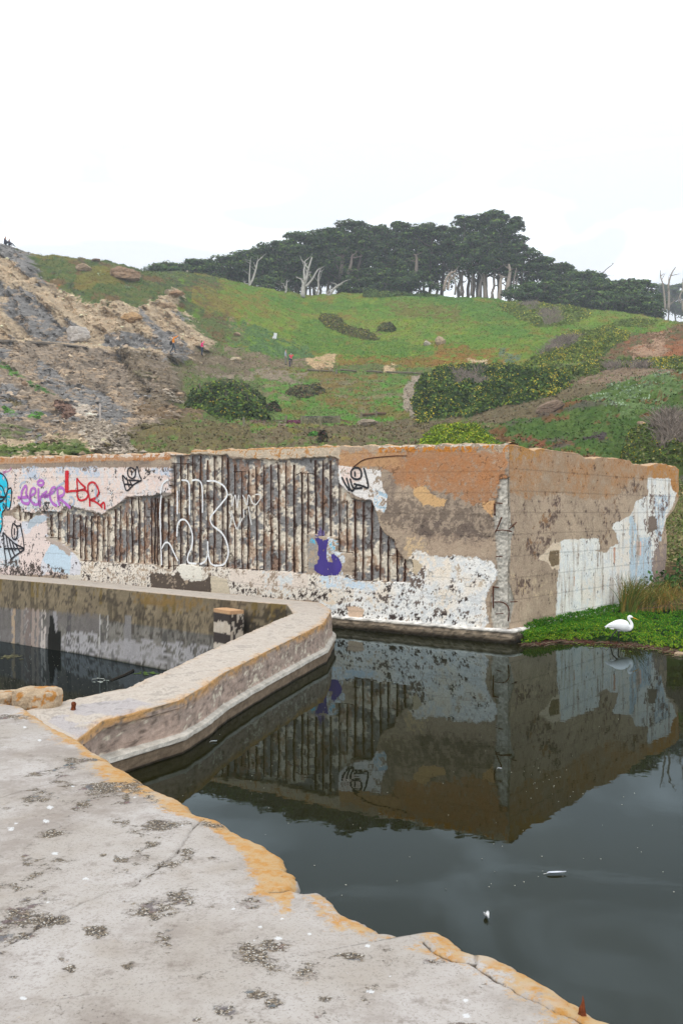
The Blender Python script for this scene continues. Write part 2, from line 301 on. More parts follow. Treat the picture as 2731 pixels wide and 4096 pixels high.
        # upper left paint
        P(c4([(-1800, 190), (1190, 185), (1190, 225), (-1800, 240)]), (150, 132, 116), 6, .42)
        PK = c4([(-1800, 240), (0, 222), (300, 210), (780, 208), (1188, 208), (1192, 300), (1188, 350), (1195, 385), (1120, 398), (1060, 408), (885, 412), (840, 452), (740, 512), (715, 540), (640, 525), (560, 505), (500, 485), (455, 480), (420, 515), (285, 512), (240, 524), (150, 520), (140, 462), (85, 505), (-1800, 520)])
        P(PK, (228, 208, 196), 3); P(PK, (222, 200, 190), 3, .52, nb, .6); P(PK, (214, 212, 212), 3, .55, nx, .7)
        for q in ([(160, 205), (290, 200), (270, 290), (180, 290)], [(390, 205), (700, 205), (690, 280), (530, 260), (400, 250)], [(1060, 215), (1188, 210), (1180, 270), (1090, 260)], [(-300, 260), (0, 230), (60, 260), (0, 330)]): P(c4(q), (184, 198, 214), 12, .40, mix=.8)
        P(c4([(-1800, 220), (1188, 200), (1188, 240), (-1800, 260)]), (146, 124, 108), 8, .56)
        P(PK, (60, 58, 58), 3, .715); P(c4([(120, 440), (480, 455), (560, 510), (300, 520), (140, 500)]), (70, 66, 66), 6, .57); P(c4([(120, 420), (480, 430), (560, 510), (300, 520), (140, 500)]), (204, 210, 214), 8, .48, nx)
        for q in ([(690, 215), (860, 215), (830, 260), (700, 250)], [(960, 220), (1188, 220), (1188, 330), (1050, 330)]): P(c4(q), (70, 64, 62), 6, .62)
        # lower left paint
        LL = c4([(-1800, 600), (85, 545), (130, 582), (195, 588), (240, 560), (325, 520), (335, 700), (440, 740), (500, 790), (550, 850), (566, 880), (560, 960), (-1800, 930)])
        P(LL, (224, 206, 198), 3); P(LL, (208, 210, 216), 3, .50, nb, .85); P(LL, DARK, 3, .66); P(c4([(360, 740), (500, 800), (490, 950), (370, 930), (300, 850)]), (190, 208, 220), 8)
        P(c4([(-300, 800), (130, 760), (140, 900), (-300, 920)]), (196, 206, 212), 10, .4); P(c4([(-900, 880), (150, 850), (480, 925), (480, 990), (-900, 980)]), (84, 74, 68), 18, .50)
        P(c4([(60, 600), (330, 560), (330, 690), (240, 700), (170, 690)]), (50, 52, 56), 10, .68)
        P(c4([(320, 690), (430, 735), (500, 790), (490, 830), (400, 760), (330, 720)]), (176, 160, 148), 6); P(c4([(240, 545), (330, 540), (325, 580), (250, 610), (190, 640), (200, 590)]), (176, 186, 194), 6)
        # broken lip
        P(c4([(440, 478), (510, 478), (720, 530), (840, 450), (880, 420), (1060, 400), (1180, 380), (1200, 400), (1130, 430), (1060, 425), (890, 425), (820, 500), (700, 560), (430, 520)]), (140, 130, 120), 5)
        # capping
        P(c4([(-1800, 140), (0, 130), (1330, 100), (1330, 150), (1190, 150), (900, 165), (660, 160), (360, 180), (-1800, 205)]), (184, 146, 114), 5); P(c4([(-1800, 120), (1330, 90), (1330, 160), (-1800, 190)]), (178, 120, 72), 5, .55); P(c4([(-1800, 120), (1330, 90), (1330, 135), (-1800, 155)]), (214, 198, 182), 5, .5, nx)
        rec = np.zeros(len(u), bool)
        for q in REC: rec |= inpoly(u+(nx-.5)*14+(nff-.5)*5, v+(ny-.5)*14+(nff-.5)*5, q)
        g = fbm(s1*1.7, z1*2.6, 0, 21, 4, .8); t_ = np.clip((g-.48)/.04, 0, 1)[:, None]*.75
        ca = (lin((124, 122, 120))*(1-t_)+lin((214, 203, 184))*t_)*(.78+.95*nff[:, None])
        bd = np.full(len(u), 1e9)
        for q in BARS: bd = np.minimum(bd, segdist(u, v, q))
        rs = np.clip(1-bd/(2+5*nf), 0, 1); ca = ca*(1-rs[:, None]*.6)+lin((124, 78, 46))*rs[:, None]*.6
        om = (fbm(s1*5, z1*2.5, 0, 31, 4, .7) > .60); ca[om] = ca[om]*.5+lin((156, 106, 64))*.5
        dk = fbm(s1*6, z1*6, 0, 33, 3, .7) > .68; ca[dk] = ca[dk]*.3+lin((60, 40, 32))*.7
        C[rec] = ca[rec]; agg |= rec
        dp[rec] = .105+.045*(nff[rec]-.5)+.04*(nf[rec]-.5)
        lip = inpoly(u, v, c5([(275, 90), (1320, 55), (1320, 150), (1240, 135), (870, 165), (540, 125), (280, 118)])) & ~rec
        C[lip] = (lin((202, 184, 160))*(.6+.7*nf[lip])[:, None]); ol = lip & ((v < np.interp(u, [764, 1357], [1808, 1788])) | (nf > .62)); C[ol] = lin((186, 136, 82))*(.6+.7*nff[ol])[:, None]
        sp = inpoly(u+(nx-.5)*10, v+(ny-.5)*10, SPALL); C[sp] = (lin((206, 200, 188))*(.35+.95*nff[sp])[:, None]); dp[sp] = .05+.05*(nff[sp]-.5)+.05*(nf[sp]-.5); agg |= sp
        P(c6([(370, 60), (1275, 40), (1275, 62), (370, 82)]), (214, 206, 190), 5, .46); P(c6([(370, 70), (1290, 52), (1290, 100), (370, 105)]), (192, 124, 50), 5, .48)
        # board joints of the shuttering, drawn as darker lines in the colour
        for zj in np.arange(.35, 4.2, .44): jm = (abs(z1-zj-.012*s1) < .012) & ~agg; C[jm] *= .80
        crk = abs(fbm(s1*2.6, z1*2.6, 0, 41, 3)-.5) < .007; crk &= ~agg & (u > 1900); C[crk] *= .45; dp[crk & (dp == 0)] = .012
        crk = (abs(fbm(s1*3.2, z1*3.2, 0, 43, 3)-.5) < .008) & ~agg & (u > 1500); C[crk] *= .55
    else:
        C[:] = lin((181, 158, 135)); C *= (.72+.56*nb)[:, None]
        wash(ALL, (142, 122, 104), 4, .56, mix=.55); wash(ALL, (196, 176, 150), 4, .60, nx, .5)
        TP = c7([(225, 20), (1560, 150), (1560, 400), (1300, 330), (1180, 300), (1080, 440), (880, 480), (640, 420), (400, 450), (230, 420)])
        wash(TP, (176, 138, 102), 24, .30, mix=.75); wash(TP, (182, 124, 70), 16, .52, mix=.5); wash(TP, (160, 140, 118), 16, .55, nb, .5)
        wash(c7([(225, 20), (420, 60), (520, 80), (520, 110), (400, 170), (225, 170)]), (186, 134, 68), 14, .44, mix=.7)
        wash(c7([(1300, 190), (1560, 190), (1560, 470), (1500, 460), (1470, 310), (1300, 310)]), (186, 128, 62), 12, .40, mix=.8)
        for q in ([(380, 820), (620, 440), (660, 450), (620, 620), (560, 800), (470, 930), (400, 880)], [(960, 540), (1080, 450), (1090, 600), (1000, 780), (930, 860), (980, 700)], [(300, 1060), (430, 1080), (420, 1190), (300, 1180)], [(1090, 380), (1200, 330), (1290, 380), (1180, 440)], [(500, 640), (560, 600), (600, 700), (520, 760)]):
            wash(c7(q), (104, 84, 74), 22, .49); wash(c7(q), (150, 112, 78), 22, .62, nx)
        WH = c7([(640, 790), (665, 768), (930, 763), (935, 850), (890, 852), (990, 872), (1010, 830), (1080, 800), (1060, 720), (1030, 690), (1040, 650), (1170, 590), (1210, 480), (1300, 440), (1300, 305), (1475, 310), (1475, 380), (1515, 420), (1490, 520), (1440, 590), (1420, 690), (1380, 800), (1340, 960), (1340, 1080), (1260, 1170), (1130, 1290), (1000, 1310), (700, 1370), (608, 1400), (605, 1280), (622, 1050)])
        P(WH, (238, 234, 226), 6); Wa(WH, (234, 222, 206), .50, .16, nb, .7, 6); Wa(WH, (218, 220, 220), .53, .06, nx, .6, 6)
        BL = c7([(1165, 600), (1190, 585), (1215, 690), (1235, 760), (1320, 750), (1340, 900), (1335, 1070), (1250, 1170), (1175, 1130), (1160, 900)])
        P(BL, (190, 206, 216), 8, .36); P(c7([(1350, 440), (1475, 430), (1430, 600), (1400, 790), (1355, 720)]), (196, 208, 218), 6, .4); P(c7([(1215, 785), (1252, 785), (1250, 890), (1217, 890)]), (232, 196, 180), 2)
        P(WH, (130, 112, 102), 3, .645, nv*.6+nf*.4); P(c7([(1250, 430), (1480, 430), (1440, 700), (1380, 980), (1300, 960)]), (124, 104, 96), 8, .57)
        P(c7([(1330, 860), (1440, 800), (1440, 1160), (1340, 1120)]), (150, 132, 124), 10, .42); P(c7([(470, 920), (590, 790), (642, 790), (632, 1000), (580, 995), (540, 940)]), (224, 202, 176), 5)
        Wa(WH, (186, 170, 154), .56, .1, nv, .6, 4); P(c7([(560, 860), (630, 850), (630, 960), (575, 975), (550, 920)]), (126, 106, 80), 6, .3); P(c7([(1300, 600), (1360, 590), (1370, 700), (1290, 720)]), (128, 112, 100), 8); P(c7([(1040, 830), (1056, 830), (1054, 950), (1044, 950)]), (190, 110, 50), 1, mix=.7); P(c7([(740, 1050), (748, 1050), (746, 1120), (742, 1120)]), (190, 120, 60), 1, mix=.6)
        P(c7([(262, 1030), (430, 1060), (600, 1100), (600, 1200), (262, 1200)]), (204, 180, 148), 20, .60, nx, .7)
        P(c7([(225, 20), (1560, 150), (1560, 1400), (225, 1500)]), (84, 68, 60), 3, .75); P(c7([(225, 450), (1200, 500), (1200, 760), (225, 900)]), (106, 88, 78), 3, .70)
        sp = inpoly(u, v, c7([(235, 300), (262, 300), (268, 640), (300, 690), (270, 780), (262, 1000), (262, 1100), (300, 1240), (262, 1400), (235, 1400)])); C[sp] = (lin((190, 182, 168))*(.4+.9*nff[sp])[:, None]); dp[sp] = .03+.04*(nff[sp]-.5)
        for zj in np.arange(.40, 4.2, .44): C[abs(z1-zj) < .011] *= .72
        h = (nf > .74) & ~inpoly(u, v, WH); dp[h] = .012
    dp += (nff-.5)*.008*(dp == 0)+(.02*(nb-.5))
    V = face_pt(s1, z1, dp, D, Nn).reshape(nz, -1, 3); C = C.reshape(nz, -1, 3)
    # ragged top, back and (right wall) broken end
    rows = [V]; cr = [C]; T = .42
    for d, dz in ((.03, .0), (.12, .02), (.25, .01), (T-.03, .0), (T, -.04), (T, -1.2), (T, -4.6)):
        q = V[-1]+np.array([Nn[0]*d, Nn[1]*d, 0]); q = q.copy()
        q[:, 2] = q[:, 2]+dz+(.04*(fbm(q[:, 0]*6, q[:, 1]*6, d*9, 9)-.5) if d > .02 else 0) if dz > -1 else np.maximum(q[:, 2]+dz, -.5)
        rows.append(q[None]); k = fbm(q[:, 0]*5, q[:, 1]*5, d*8, 4)[:, None]; cr.append(((lin((196, 176, 150))*(1-k)+lin((168, 122, 74))*k)*(.6+.7*k))[None])
    V = np.vstack(rows); C = np.vstack(cr)
    cols = []; cc = []
    if side == 'R' or side == 'L':
        e0 = V[:, -1]; 
        for d in (.05, .16, .3, T):
            q = e0+np.array([Nn[0]*d, Nn[1]*d, 0]); q = q+np.array([D[0], D[1], 0])*(.10*(fbm(e0[:, 2]*6, d*8, 2, 3)-.5))[:, None]; q[nz:] = e0[nz:]+(np.array([Nn[0], Nn[1], 0])*np.maximum(0, d-np.array([.03, .12, .25, T-.03, T, T, T])))[:, :][:len(q)-nz] if False else q[nz:]
            cols.append(q); k = fbm(e0[:, 2]*7, d*7, 5, 6)[:, None]; cc.append((lin((190, 176, 158))*(.4+.9*k)))
    if cols: V = np.concatenate([V, np.stack(cols, 1)], 1); C = np.concatenate([C, np.stack(cc, 1)], 1)
    nr, nc = V.shape[:2]
    F_ = grid_faces(nr, nc, flip=(side == 'L'))
    return V.reshape(-1, 3), F_, C.reshape(-1, 3)
wall = empty('ruined_wall', (C0[0], C0[1], 0))
tag(wall, 'tall ruined concrete basin wall with peeling paint, graffiti and bare rusty bars', 'wall')
def sub(V): return V-np.array([C0[0], C0[1], 0])
V, Fc, C = wall_face('L'); mkobj('wall_panel', sub(V), Fc, M['wall'], wall, C)['label'] = 'long wall panel with large broken recess of exposed rubble concrete'
V, Fc, C = wall_face('R'); mkobj('wall_panel', sub(V), Fc, M['wall'], wall, C)['label'] = 'right hand wall panel with whitewash and orange stained top'
# footing with pale kerb along both faces
def footing():
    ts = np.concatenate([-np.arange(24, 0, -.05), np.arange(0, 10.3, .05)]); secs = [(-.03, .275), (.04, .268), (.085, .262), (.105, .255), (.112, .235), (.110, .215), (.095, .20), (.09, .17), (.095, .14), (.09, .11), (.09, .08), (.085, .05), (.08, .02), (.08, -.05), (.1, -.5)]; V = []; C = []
    for t in ts:
        if t < 0: p = C0+DL*(-t); n = -NL
        else: p = C0+DR*t; n = -NR
        if abs(t) < .12: n = -(NL*(.5-t/.24)+NR*(.5+t/.24)); n = n/np.linalg.norm(n)*1.15
        for k, (o, z) in enumerate(secs):
            q = fbm(t*5, z*6, 0, 3, 4, .7)-.5; rough = .05*q+.03*(vn(t*16, z*20)-.5)
            o2 = o+rough*(k > 0)
            if t > 1.2 and k: o2 += .05*q
            V.append((p[0]+n[0]*o2, p[1]+n[1]*o2, z+.03*q)); g = fbm(t*7, z*14, 0, 6, 4, .8)
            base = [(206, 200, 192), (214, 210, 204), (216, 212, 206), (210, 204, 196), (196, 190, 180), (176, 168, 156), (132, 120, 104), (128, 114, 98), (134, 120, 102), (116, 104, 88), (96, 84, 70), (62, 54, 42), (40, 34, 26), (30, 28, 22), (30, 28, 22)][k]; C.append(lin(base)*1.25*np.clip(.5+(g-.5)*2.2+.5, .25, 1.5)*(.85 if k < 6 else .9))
    return np.array(V), grid_faces(len(ts), len(secs), True), np.array(C)
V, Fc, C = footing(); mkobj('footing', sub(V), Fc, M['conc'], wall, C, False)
for k, (a, b) in enumerate(BARS+[tuple(q) for q in HBARS]):
    rng = np.random.default_rng(k); (sa, za), (sb, zb) = on_face(*a), on_face(*b); n = 14
    s = np.linspace(sa, sb, n)+rng.normal(size=n)*.004; z = np.linspace(za, zb, n)+rng.normal(size=n)*.003
    hz = k >= len(BARS); dd = np.full(n, .035 if hz else .055)+rng.normal(size=n)*.006
    p = face_pt(s, z, dd); r = (.010 if hz else .0165)*rng.uniform(.75, 1.2)*rng.uniform(.8, 1.2, n)
    B = Buf(); B.tube(sub(p), r, 6, lin((66, 40, 29))*rng.uniform(.5, 1.1)); o = B.build('rebar', M['rust'], wall, True)
# bars bared in the spalled corner and the loose bar under the cap
for k, (pl, r) in enumerate([([(1185, 455), (1235, 460)], .012), ([(1180, 460), (1183, 545)], .014), ([(1230, 555), (1205, 620), (1185, 660)], .014), ([(1190, 650), (1240, 645), (1300, 655)], .012), ([(1170, 1035), (1172, 1190)], .014), ([(1172, 1040), (1210, 1045)], .011), ([(1180, 1145), (1240, 1150), (1278, 1190), (1275, 1280)], .012), ([(1190, 1230), (1240, 1225)], .01), ([(200, 205), (260, 160), (330, 142), (480, 128), (570, 128)], .010), ([(1190, 830), (1235, 830)], .01)]):
    q = smooth_line(c6(pl), 5); s, z = on_face(q[:, 0], q[:, 1]); B = Buf(); B.tube(sub(face_pt(s, z, np.full(len(s), -.01+0.0*s))), r, 6, lin((84, 46, 30))); B.build('rebar', M['rust'], wall, True)
q = smooth_line(c7([(120, 1480), (170, 1470), (210, 1465)]), 4)
for pl in ([(245, 690), (300, 640)], [(255, 1240), (305, 1238)]):
    q = smooth_line(c7(pl), 4); s, z = on_face(q[:, 0], q[:, 1], DR); B = Buf(); B.tube(sub(face_pt(s, z, np.full(len(s), -.03), DR, NR)), .011, 6, lin((84, 46, 30))); B.build('rebar', M['rust'], wall, True)
# graffiti
def strokes(name, lines, width, color, conv, wjit=.12, dpt=None, label=None, k=6, soft=False):
    B = Buf(); col = lin(color); rng = np.random.default_rng(7); cov = []
    for pl in lines:
        q = smooth_line(conv(pl), k); s, z = on_face(q[:, 0], q[:, 1])
        q = np.stack([s, z], 1); seg = np.r_[0, np.cumsum(np.hypot(*np.diff(q, axis=0).T))]; n = max(3, int(seg[-1]/.02)); t = np.linspace(0, seg[-1], n)
        q = np.stack([np.interp(t, seg, q[:, 0]), np.interp(t, seg, q[:, 1])], 1)
        T = np.gradient(q, axis=0); T /= np.linalg.norm(T, axis=1)[:, None]+1e-9; Nn = np.stack([-T[:, 1], T[:, 0]], 1)
        w_ = width*.5*(1+wjit*(fbm(t*9, len(pl), 0, 5)-.5)*4)
        w_[0] *= .6; w_[-1] *= .6
        pts = []
        for a in (-1.45, -.9, -.45, .45, .9, 1.45):
            e = q+Nn*(w_*a)[:, None]; dd = (dpt(e[:, 0], e[:, 1]) if dpt else 0)-.014; pts.append(face_pt(e[:, 0], e[:, 1], dd+0*e[:, 0]))
        V = np.stack(pts, 1); V = V.reshape(-1, 3); c = col*(.85+.3*rng.random((len(V), 1)))
        B.add(sub(V), grid_faces(n, 6), None, c); cov.append(np.tile([-.25, .62, 1, 1, .62, -.25], n))
    o = B.build(name, M['paint'], wall, True, dict(cover=np.concatenate(cov)))
    if label: o['label'] = label
    return o
def recd(s, z):
    p = face_pt(s, z, 0); u, v = proj(p.reshape(-1, 3)); r = np.zeros(len(u), bool)
    for q in REC: r |= inpoly(u, v, q)
    return np.where(r, .046, -.004)
strokes('graffiti', [[(230, 657), (290, 660), (360, 650)], [(275, 650), (285, 580), (325, 515), (345, 545), (335, 600), (350, 640), (382, 690), (360, 735), (310, 730), (280, 700), (270, 655)], [(380, 645), (440, 610), (455, 570), (430, 540), (400, 560), (385, 620), (395, 690), (430, 740), (475, 745), (505, 700)], [(490, 540), (490, 600), (490, 680), (500, 740), (518, 770)], [(520, 440), (485, 460), (485, 490), (520, 508), (552, 490), (550, 458), (520, 440)], [(505, 775), (510, 700), (530, 640), (600, 578)], [(525, 645), (575, 640), (615, 650)], [(560, 660), (600, 630), (650, 610), (695, 570), (705, 545), (680, 532), (650, 560), (632, 620), (645, 690), (680, 740), (725, 765)], [(760, 765), (738, 690), (730, 560), (745, 537), (790, 540), (815, 580), (795, 630), (740, 655), (790, 700), (850, 750), (890, 790)]], .085, (178, 106, 188), gg, label='purple lettered graffiti tag')
red = [[(840, 592), (900, 578), (1000, 572), (1082, 542)], [(970, 415), (975, 500), (980, 570), (975, 640), (1000, 685), (1040, 695), (1090, 670), (1112, 620), (1090, 575), (1040, 562), (985, 575)], [(970, 415), (1020, 480), (1082, 538)], [(1135, 775), (1130, 680), (1110, 560), (1115, 500), (1150, 470), (1190, 475), (1230, 530), (1245, 590), (1220, 650), (1170, 680), (1130, 685), (1190, 705), (1250, 745), (1290, 790)], [(1320, 812), (1318, 745), (1305, 722), (1275, 750), (1262, 760)]]
strokes('graffiti', red, .06, (200, 22, 40), gg, label='red lettered graffiti tag')
strokes('graffiti', [[(848, 320), (846, 450), (845, 595)]], .17, (200, 20, 38), gg, .05, label='thick red upright stroke')
strokes('graffiti', [[(920, 210), (945, 230), (945, 270), (925, 285), (900, 270), (893, 235), (905, 213), (920, 210)], [(920, 228), (922, 265)], [(948, 235), (960, 202), (975, 260), (988, 300), (940, 298), (890, 295), (858, 265), (868, 320), (885, 370), (915, 350), (940, 325), (985, 300)], [(885, 278), (905, 348)], [(905, 290), (922, 340)], [(870, 325), (930, 330)]], .045, (38, 36, 40), c4, label='black eye-shaped graffiti tag beside the recess')
strokes('graffiti', [[(45, 1095), (55, 1200), (60, 1300), (75, 1400), (90, 1490)], [(45, 1095), (120, 1170), (200, 1240), (312, 1302), (270, 1340), (200, 1390), (150, 1430)], [(60, 1300), (180, 1300), (310, 1300)], [(85, 1140), (110, 1290), (150, 1430)], [(120, 1170), (150, 1290), (200, 1400)], [(160, 1210), (200, 1330)], [(200, 1240), (260, 1340)], [(180, 985), (215, 1020), (230, 1090), (215, 1170), (185, 1185), (160, 1150), (155, 1060), (170, 990), (180, 980)], [(188, 1040), (188, 1130)], [(180, 985), (220, 1015), (265, 1010), (262, 980)], [(262, 980), (280, 1080), (300, 1180), (312, 1300)]], .05, (38, 36, 42), gg, label='black spiky graffiti tag low on the left')
strokes('graffiti', [[(182, 232), (185, 270), (210, 290), (245, 285), (255, 250), (240, 216), (205, 212), (182, 232)], [(208, 235), (210, 275)], [(270, 210), (285, 260), (302, 347), (260, 337), (200, 322)], [(118, 275), (140, 320), (172, 372)], [(150, 280), (185, 372), (225, 330)], [(175, 285), (200, 350), (262, 352)]], .045, (36, 36, 40), c6, label='black eye-shaped graffiti tag right of the recess')
WHITE = [[(75, 890), (70, 700), (65, 500), (85, 350), (110, 305), (135, 296)], [(185, 370), (185, 450), (185, 535)], [(215, 295), (262, 310), (270, 400), (270, 540)], [(285, 300), (320, 295), (352, 320), (360, 400), (360, 525)], [(182, 690), (190, 600), (225, 570), (262, 600), (290, 680), (285, 760), (260, 820), (262, 870), (320, 880)], [(390, 303), (450, 305), (510, 340), (532, 400), (500, 450), (450, 510), (415, 560), (430, 612), (490, 660), (525, 720), (540, 800), (520, 870), (480, 892), (420, 880), (400, 800), (396, 722)], [(75, 775), (100, 735), (130, 740), (160, 800), (190, 862)], [(400, 800), (380, 860), (340, 885)]]
strokes('graffiti', WHITE, .048, (226, 226, 226), c5, dpt=recd, label='large white sprayed letters across the bare bars')
strokes('graffiti', [[(540, 400), (562, 400), (565, 480), (588, 400), (602, 490), (612, 400)], [(640, 400), (670, 470), (682, 400), (720, 470), (760, 430), (762, 400), (730, 395)], [(545, 515), (562, 560), (548, 630)], [(560, 510), (600, 640), (622, 560)], [(645, 500), (650, 560)], [(680, 480), (692, 560), (702, 610)], [(600, 640), (640, 560)]], .03, (214, 212, 208), c5, dpt=recd, label='thin white scrawl on the rubble')
def patch(name, poly, color, conv, label, dpt=None, jit=2):
    q = np.array(conv(poly)); x0, y0 = q.min(0); x1, y1 = q.max(0)
    (sa, za), (sb, zb) = on_face(x0, y1), on_face(x1, y0); ss = np.arange(min(sa, sb)-.1, max(sa, sb)+.1, .02); zz = np.arange(min(za, zb)-.2, max(za, zb)+.2, .02)
    S, Z = np.meshgrid(ss, zz); s1, z1 = S.ravel(), Z.ravel(); dd = (recd(s1, z1) if dpt else -.004)-.003+0*s1; V = face_pt(s1, z1, dd); u, v = proj(face_pt(s1, z1, 0))
    m = inpoly(u+jit*(vn(s1*9, z1*9)-.5)*4, v+jit*(vn(s1*9, z1*9, 4)-.5)*4, [tuple(t) for t in q]); fc = grid_faces(len(zz), len(ss)); fc = fc[m[fc].all(1)]
    used = np.unique(fc); re = np.zeros(len(V), int); re[used] = np.arange(len(used)); k = fbm(s1*4, z1*1.5, 0, 3)[used, None]; cv = np.clip((fbm(s1*7, z1*7, 2, 9, 4, .8)-.34)*9, 0, 1)[used]
    o = mkobj(name, sub(V[used]), re[fc], M['paint'], wall, lin(color)*(.75+.5*k), True, dict(cover=cv)); o['label'] = label; return o
patch('graffiti', [(1150, 700), (1175, 690), (1200, 705), (1245, 702), (1238, 760), (1232, 830), (1248, 866), (1268, 862), (1262, 815), (1290, 808), (1325, 840), (1342, 890), (1338, 930), (1315, 963), (1210, 966), (1140, 930), (1135, 890), (1165, 872), (1165, 760)], (66, 52, 128), c5, 'solid violet painted blob shape low on the wall', True)
patch('graffiti', [(1152, 690), (1158, 650), (1170, 655), (1186, 612), (1195, 660), (1212, 650), (1222, 690)], (104, 90, 140), c5, 'faded violet spikes above the blob shape', True, 4)
patch('graffiti', [(-160, 480), (-60, 380), (0, 352), (50, 380), (95, 440), (105, 560), (145, 540), (150, 640), (132, 790), (95, 808), (60, 790), (32, 860), (34, 1010), (0, 1118), (-90, 1160), (-170, 1000), (-200, 700)], (30, 198, 226), gg, 'bright blue painted figure at the left edge')
strokes('graffiti', [[(-60, 380), (0, 352), (55, 380), (98, 460), (105, 560), (80, 640), (40, 700), (0, 720)], [(105, 560), (145, 540), (152, 640), (132, 790), (95, 808), (85, 740), (90, 620), (105, 560)], [(0, 500), (40, 530), (65, 600), (75, 650), (0, 640)], [(0, 660), (70, 660)], [(75, 650), (40, 690), (0, 700)], [(60, 740), (75, 800), (40, 840), (32, 900), (34, 1010), (0, 1118), (-60, 1150)], [(0, 760), (10, 800), (0, 830)], [(55, 730), (45, 770), (60, 800)]], .045, (28, 32, 40), gg, label='black outlines of the blue figure')
strokes('graffiti', [[(90, 310), (60, 350), (45, 320), (60, 390)], [(60, 350), (130, 320), (150, 280)]], .03, (196, 120, 170), gg, label='thin pink scribble above the blue figure')
strokes('graffiti', [[(1370, 580), (1385, 580), (1385, 605)], [(1400, 585), (1402, 600)], [(1412, 585), (1414, 602), (1424, 585), (1400, 620), (1392, 628)]], .02, (240, 240, 240), gg, label='tiny white scribble')
strokes('graffiti', [[(255, 530), (280, 480), (330, 460)], [(680, 620), (700, 560), (760, 500), (820, 470)], [(880, 650), (920, 660), (935, 720), (900, 760)], [(1215, 490), (1205, 600), (1230, 700)]], .06, (178, 186, 200), gg, label='faded grey blue sprayed curves')
# ============================================================ low walls (causeway), water, deck
OP = [(150, 3150), (316, 2950), (408, 2880), (612, 2827), (714, 2799), (812, 2745), (889, 2692), (1056, 2608), (1214, 2530), (1291, 2491), (1322, 2446), (1322, 2436), (1284, 2410), (1152, 2398), (937, 2376), (650, 2353), (312, 2319), (0, 2297), (-500, 2262)]
IP = [(-60, 2950), (111, 2837), (192, 2817), (402, 2770), (513, 2750), (580, 2716), (650, 2690), (812, 2613), (985, 2534), (1080, 2491), (1171, 2454), (1168, 2446), (1147, 2417), (889, 2398), (700, 2379), (312, 2341), (0, 2315), (-400, 2285), (-900, 2250)]
ZT = [.5, .57, .57, .57, .58, .59, .6, .62, .66, .69, .715, .72, .72, .72, .72, .72, .72, .72, .72]
PO = np.array([S2W(u, v, z) for (u, v), z in zip(OP, ZT)]); PI_ = np.array([S2W(u, v, z) for (u, v), z in zip(IP, ZT)])
def dens(P, Q, step=.045):
    out = []; q2 = []
    for i in range(len(P)-1):
        n = max(1, int(max(np.linalg.norm(P[i+1]-P[i]), np.linalg.norm(Q[i+1]-Q[i]))/step)); t = np.arange(n)[:, None]/n
        out.append(P[i]*(1-t)+P[i+1]*t); q2.append(Q[i]*(1-t)+Q[i+1]*t)
    return np.vstack(out+[P[-1:]]), np.vstack(q2+[Q[-1:]])
O_, I_ = dens(PO, PI_); n = len(O_)
def normal2(P, sgn):
    T = np.gradient(P[:, :2], axis=0); k = np.ones(9)/9
    T = np.stack([np.convolve(np.pad(T[:, i], 4, 'edge'), k, 'valid') for i in (0, 1)], 1)
    T /= np.linalg.norm(T, axis=1)[:, None]+1e-9; return np.stack([T[:, 1], -T[:, 0]], 1)*sgn
No = normal2(O_, 1); Ni = normal2(I_, -1); cyc = []; cols = []; arc = np.r_[0, np.cumsum(np.linalg.norm(np.diff(O_, axis=0), axis=1))]
near = (O_[:, 1] < 18.9) & (np.arange(n) < np.argmax(O_[:, 0])+10)
def row(P, Nn, off, z, c): cyc.append(np.column_stack([P[:, 0]+Nn[:, 0]*off, P[:, 1]+Nn[:, 1]*off, z])); cols.append(c)
zt = O_[:, 2]
zc = 2.6
def nz_(sc, seed, k=0): return fbm(arc*sc, k, 0, seed, 4, .6)
def blend(a, b, t): return lin(a)[None]*(1-t[:, None])+lin(b)[None]*t[:, None]
# inner (pool) face from the bottom up
hz = np.linspace(-1.6, 0, 34)
for j, t in enumerate(np.linspace(0, 1, 36)):
    z = -1.5+(zt+1.5-.012)*t; zz = z; k = nz_(3, 61, j*.35); k2 = fbm(arc*9, zz*2, 3, 62, 3); k3 = fbm(arc*1.2, zz*.3, 1, 63, 3)
    up = zz > -.08-.10*(k-.5)
    colr = np.where(up[:, None], blend((118, 104, 84), (158, 142, 114), k), blend((90, 86, 80), (154, 148, 138), fbm(arc*4, zz*.7, 5, 64, 3, .6)))
    st = (vn(arc*3.2, zz*.12, 7) > .70) & ~up & (arc > 18); colr[st] = lin((186, 178, 172))*(.8+.4*k2[st, None])
    pass
    low = (zz < -.62-.2*k2) & (arc < 24); colr[low] = colr[low]*.55+lin((176, 172, 172))*.5*(.4+k2[low, None])
    al = zz < -1.0; colr[al] = lin((52, 54, 30)); dm = k2 > .62; colr[dm] *= .55
    li = up & (k3 > .5) & (k2 > .53) & (zz > .3); colr[li] = lin((128, 108, 66))
    row(I_, Ni, .012*(k2-.5)+(-.0 if 0 else 0), z, colr)
